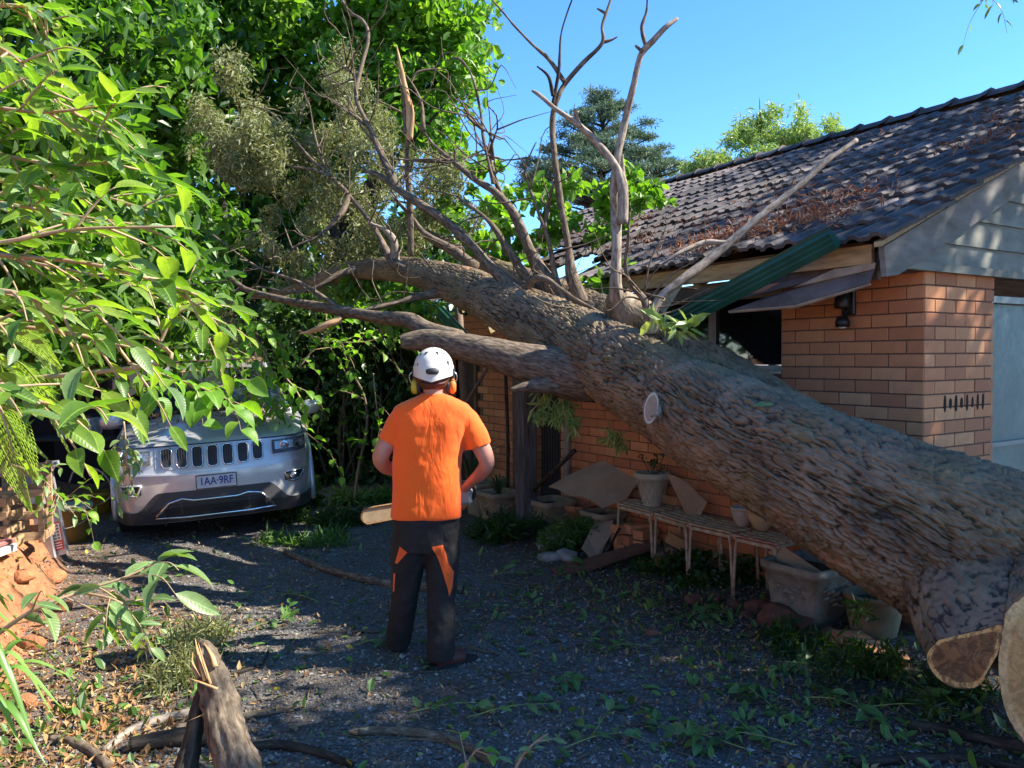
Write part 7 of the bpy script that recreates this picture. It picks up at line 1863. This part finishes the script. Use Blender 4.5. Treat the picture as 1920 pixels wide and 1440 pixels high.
for k, (x, y, n, s_, sp_, lb) in enumerate(((845, 1340, 22, .08, .22, 'leafy sprig on the dark gravel left of centre foreground'), (960, 1345, 24, .08, .24, 'leafy sprig in the middle foreground'), (1058, 1285, 10, .07, .12, 'small pale sprig standing up in the gravel'),
    (1120, 1400, 18, .075, .2, 'sprig right of the sunlit twigs at the bottom'), (1300, 1395, 24, .085, .26, 'larger leafy sprig in the right foreground'), (1400, 1400, 20, .085, .22, 'leafy sprig near the bottom right litter'),
    (960, 1085, 18, .08, .2, 'leafy sprig on the gravel in front of the post'), (1080, 1075, 14, .09, .16, 'leaves scattered by the end of the red brown plank'), (1215, 1060, 9, .13, .12, 'cluster of large green leaves beneath the middle bench'),
    (1330, 1160, 12, .09, .14, 'leafy sprig lying in the soil in front of the benches'), (1498, 1262, 22, .07, .16, 'sunlit grassy sprig in the right middle ground'), (1170, 1225, 16, .07, .18, 'sprig lying on open gravel below the benches'),
    (560, 1130, 12, .08, .2, 'sparse sprig on the gravel left of the worker'), (500, 1180, 14, .10, .18, 'large leaf sprig in the shade left of the worker'), (330, 1180, 20, .07, .25, 'sunlit sprig on the gravel beside the low branch'),
    (700, 1215, 8, .07, .12, 'few leaves on the gravel left of the worker\'s feet'), (1560, 1330, 12, .10, .18, 'scattered green leaves left of the saw cut'), (1700, 1340, 14, .09, .2, 'leafy sprig below the saw cut'), (1420, 1320, 9, .10, .18, 'single leaves on gravel in the right middle ground'), (640, 1010, 22, .09, .3, 'leafy branch end near the sawn bar'), (1010, 980, 22, .08, .26, 'olive sprig among the pale stones'))):
    sprig(lb, x, y, n, s_, seed=200 + k, spread=sp_)
leafy_branch('big pale green leaf lying by the root at bottom right', [at_ground(1870, 1385), at_ground(1885, 1380) + Vector((0, 0, .02)), at_ground(1900, 1388)], .003, LEAF_PALE, .13, 3, name='leafy_sprig', cat='leaf', twigs=0, droop=.1, seed=77)
# sunlit cut shoots at the bottom edge
leafy_branch('sunlit pink stemmed cut shoot at the bottom centre', [W(950, 1480, 2.5), W(975, 1425, 2.5), W(1000, 1395, 2.5), W(1028, 1375, 2.5)], .006, LEAF_PALE, .055, 9, name='leafy_branch', twigs=2, twl=.12, droop=.2, seed=101)
leafy_branch('sunlit cut shoot left of the pink stemmed one', [W(850, 1480, 2.5), W(872, 1440, 2.5), W(890, 1410, 2.5), W(905, 1400, 2.5)], .006, LEAF_PALE + LEAF_ROUND, .055, 9, name='leafy_branch', twigs=2, twl=.1, droop=.2, seed=102)

# heaps of fine green rubbish and weeds (each one heap)
def heap(label, x, y, w, h, n, mat, ls, lw, d=None, name='weed_clump', cat='weeds', dp=.25, up=.4):
    g = spot(x, y, d); e = empty(name, g, label=label, cat=cat); C = clump_points(np.array([(rnd.gauss(0, w * .4), rnd.gauss(0, dp * .5), abs(rnd.gauss(h * .3, h * .3))) for _ in range(14)]), np.array([(w * .35, dp * .5, h * .4)] * 14), n, .7)
    C[:, 2] = np.abs(C[:, 2]); f_ = foliage('foliage', C, ls, lw, mat, e, shape='di', up=up); f_['kind'] = 'stuff'
heap('dark fine leaved heap at the worker\'s right, in front of the planters', 945, 1010, .5, .24, 2400, M['leaf_dark'], .09, .014)
heap('bushy heap of cut foliage between the car and the worker', 640, 985, .6, .16, 2200, M['leaf_dark'], .09, .016)
heap('low green rubbish left of the worker', 600, 1020, .5, .12, 900, M['grass'], .09, .016)
heap('fine leaved heap in front of the terracotta pot', 1080, 1030, .28, .26, 1200, M['grass'], .09, .013)
heap('dark green ground cover under the benches', 1340, 1085, .7, .16, 2200, M['leaf_dark'], .045, .035, name='ground_cover', cat='ground cover')
heap('bushy feathery weed left of the saw cut', 1640, 1285, .20, .20, 1000, M['leaf_dark'], .07, .012)
heap('low weeds along the foot of the grey planter', 1480, 1215, .3, .10, 600, M['leaf_dark'], .07, .016)
heap('weeds beneath the lip of the saw cut', 1800, 1300, .25, .10, 400, M['leaf_dark'], .06, .014)
heap('dry grassy debris round the broken log', 330, 1290, .25, .16, 900, M['leaf_fine'], .09, .008)
heap('small dry tangle on the sunlit gravel', 380, 1210, .22, .12, 700, M['leaf_fine'], .09, .009)
heap('weeds at the foot of the creeper hedge', 690, 960, .7, .22, 1600, M['grass'], .10, .02, d=9.6)
heap('weeds behind the parked car wheel', 560, 960, .35, .3, 700, M['leaf_dark'], .08, .05, d=9.5)
# clay clods on the bank
for k, (x, y, s, lb) in enumerate(((45, 1075, .06, 'large orange clay lump below the trestle'), (100, 1075, .07, 'orange clay lump right under the trestle feet'), (60, 1200, .06, 'orange clay clod halfway down the bank'), (50, 1310, .05, 'orange clay clod at the bottom of the bank'), (120, 1130, .05, 'crumbling orange clod on the edge of the gravel'))):
    o_ = rock(lb, x, y + 15, s, ground.data.materials[0] if False else simple('clay', (.46, .19, .08), .95, var=.4, scale=5, bmp=.9, bd=.03), (1.2, 1, .8), cat='clay lump', name='clay_lump')

# ------------------------------------------------------------------ loose gravel, leaf litter, twigs
n = 42000
u = nr.rand(n); Y = 2.9 + 5.2 * u ** 1.5; X = (nr.rand(n) * 1.25 - .62) * Y
bd = bank_d(X, Y); keep = (bd < .1) & (X < 2.4 + 0 * Y); X, Y = X[keep], Y[keep]
Z = ground_h(X, Y); n = len(X); s = .0065 * np.exp(nr.normal(size=n) * .35)
base = np.array([[1, 0, 0], [-1, 0, 0], [0, 1, 0], [0, -1, 0], [0, 0, 1], [0, 0, -1]], float)
tri = np.array([[0, 2, 4], [2, 1, 4], [1, 3, 4], [3, 0, 4], [2, 0, 5], [1, 2, 5], [3, 1, 5], [0, 3, 5]])
V = base[None] * (1 + .45 * nr.normal(size=(n, 6, 1))).clip(.35, 1.8) * s[:, None, None] * np.array([1.25, 1.0, .7])
a = nr.rand(n) * 6.28; ca, sa = np.cos(a)[:, None], np.sin(a)[:, None]
V = np.stack([V[..., 0] * ca - V[..., 1] * sa, V[..., 0] * sa + V[..., 1] * ca, V[..., 2]], -1) + np.stack([X, Y, Z + s * .35], -1)[:, None]
m, nt, p = newmat('gravel_stone'); gi = nd(nt, 'ShaderNodeNewGeometry'); nt.links.new(ramp(nt, gi.outputs['Random Per Island'], [(0, (.05, .048, .047)), (.7, (.14, .135, .13)), (.92, (.24, .23, .22)), (1, (.38, .37, .34))]), p.inputs['Base Color']); p.inputs['Roughness'].default_value = .75
o_ = link('gravel', npmesh('gravel', V.reshape(-1, 3), (np.arange(n)[:, None, None] * 6 + tri[None]).reshape(-1, 3), False), None, m); tag(o_, 'loose dark blue grey gravel covering the drive', 'gravel', kind='stuff')
def scatter(n, fx, name, label, L, w, mat, shape='di', lift=.006, cl=None):
    P = []
    while len(P) < n:
        if cl and rnd.random() < .55:
            c = rnd.choice(cl); g_ = (c[0] + rnd.gauss(0, c[2]), c[1] + rnd.gauss(0, c[2]))
        else: y = 2.9 + 6.5 * rnd.random() ** 1.25; g_ = (rnd.uniform(-.66, .62) * y, y)
        if fx(*g_): P.append(g_)
    P = np.array(P); Z = ground_h(P[:, 0], P[:, 1]) + lift + nr.rand(n) * .012
    C = np.stack([P[:, 0], P[:, 1], Z], -1); V, F = leaves(C, L, w, shape, 0, 2.2, .35)
    o_ = link(name, npmesh(name, V, F, False), None, mat); return tag(o_, label, 'leaf litter', kind='stuff')
g1_, g2_ = at_ground(1350, 1180), at_ground(150, 1330); g3_ = at_ground(1000, 1150); g4_ = at_ground(300, 1200); g5_ = at_ground(1700, 1380); g6_ = at_ground(100, 1400)
cls = [(g.x, g.y, s_) for g, s_ in ((g1_, .55), (g2_, .35), (g3_, .6), (g4_, .4), (g5_, .45), (g6_, .3), (at_ground(1500, 1300), .5), (at_ground(1200, 1120), .5))]
inw = lambda x, y: (x - 2.566) * -.842 + (y - 4.98) * -.54 > .05
scatter(2600, inw, 'fallen_green_leaves', 'torn green leaves scattered over the gravel', .055, .032, M['leaf_fall'], 'ov', cl=cls)
scatter(8500, inw, 'leaf_litter', 'dry brown leaves and bark chips over the gravel and clay', .032, .013, M['leaf_dry'], cl=cls)
lf = lambda x, y: x < -.75 - .12 * y + rnd.gauss(0, .25)
scatter(2600, lf, 'leaf_litter', 'tan and orange dead leaves piled over the left edge of the drive', .045, .017, leafmat('leaf_dead', (.2, .09, .03), (.38, .2, .07), (.5, .34, .17), .2, .7, tcol=(1.3, 1.1, .7)), cl=[(g.x, g.y, .35) for g in (g2_, g4_, g6_, at_ground(200, 1430), at_ground(60, 1250))])
scatter(260, inw, 'yellow_leaves', 'scattered yellow leaves on the gravel', .045, .028, M['leaf_yellow'], 'ov', cl=cls)
M['chip'] = simple('wood_chip', (.6, .5, .36), .8)
scatter(1500, inw, 'wood_chips', 'pale wood chips sprinkled over the gravel', .014, .006, M['chip'], cl=cls)
its = []
for k in range(900):
    if rnd.random() < .5: c = rnd.choice(cls); x, y = c[0] + rnd.gauss(0, c[2]), c[1] + rnd.gauss(0, c[2])
    else: y = rnd.uniform(3, 8); x = rnd.uniform(-.62, .5) * y
    if not inw(x, y) or y < 2.8: continue
    a = rnd.uniform(0, 3.14); L = rnd.uniform(.05, .28); d = Vector((math.cos(a), math.sin(a), 0)); pts = []
    for q in (-.5, -.15, .2, .5):
        w = Vector((x, y, 0)) + d * L * q + Vector((rnd.gauss(0, .012), rnd.gauss(0, .012), 0)); pts.append((w.x, w.y, gh(w.x, w.y) + .006 + rnd.random() * .008))
    its.append(tube_arrays(np.array(pts), [.0035, .004, .003, .0015], 4, 2))
V, F, fl = join_arrays(its); o_ = link('twig_litter', npmesh('twig_litter', V, F, True, {'flow': fl}), None, M['bark_limb']); tag(o_, 'small broken twigs littering the gravel', 'twigs', kind='stuff')
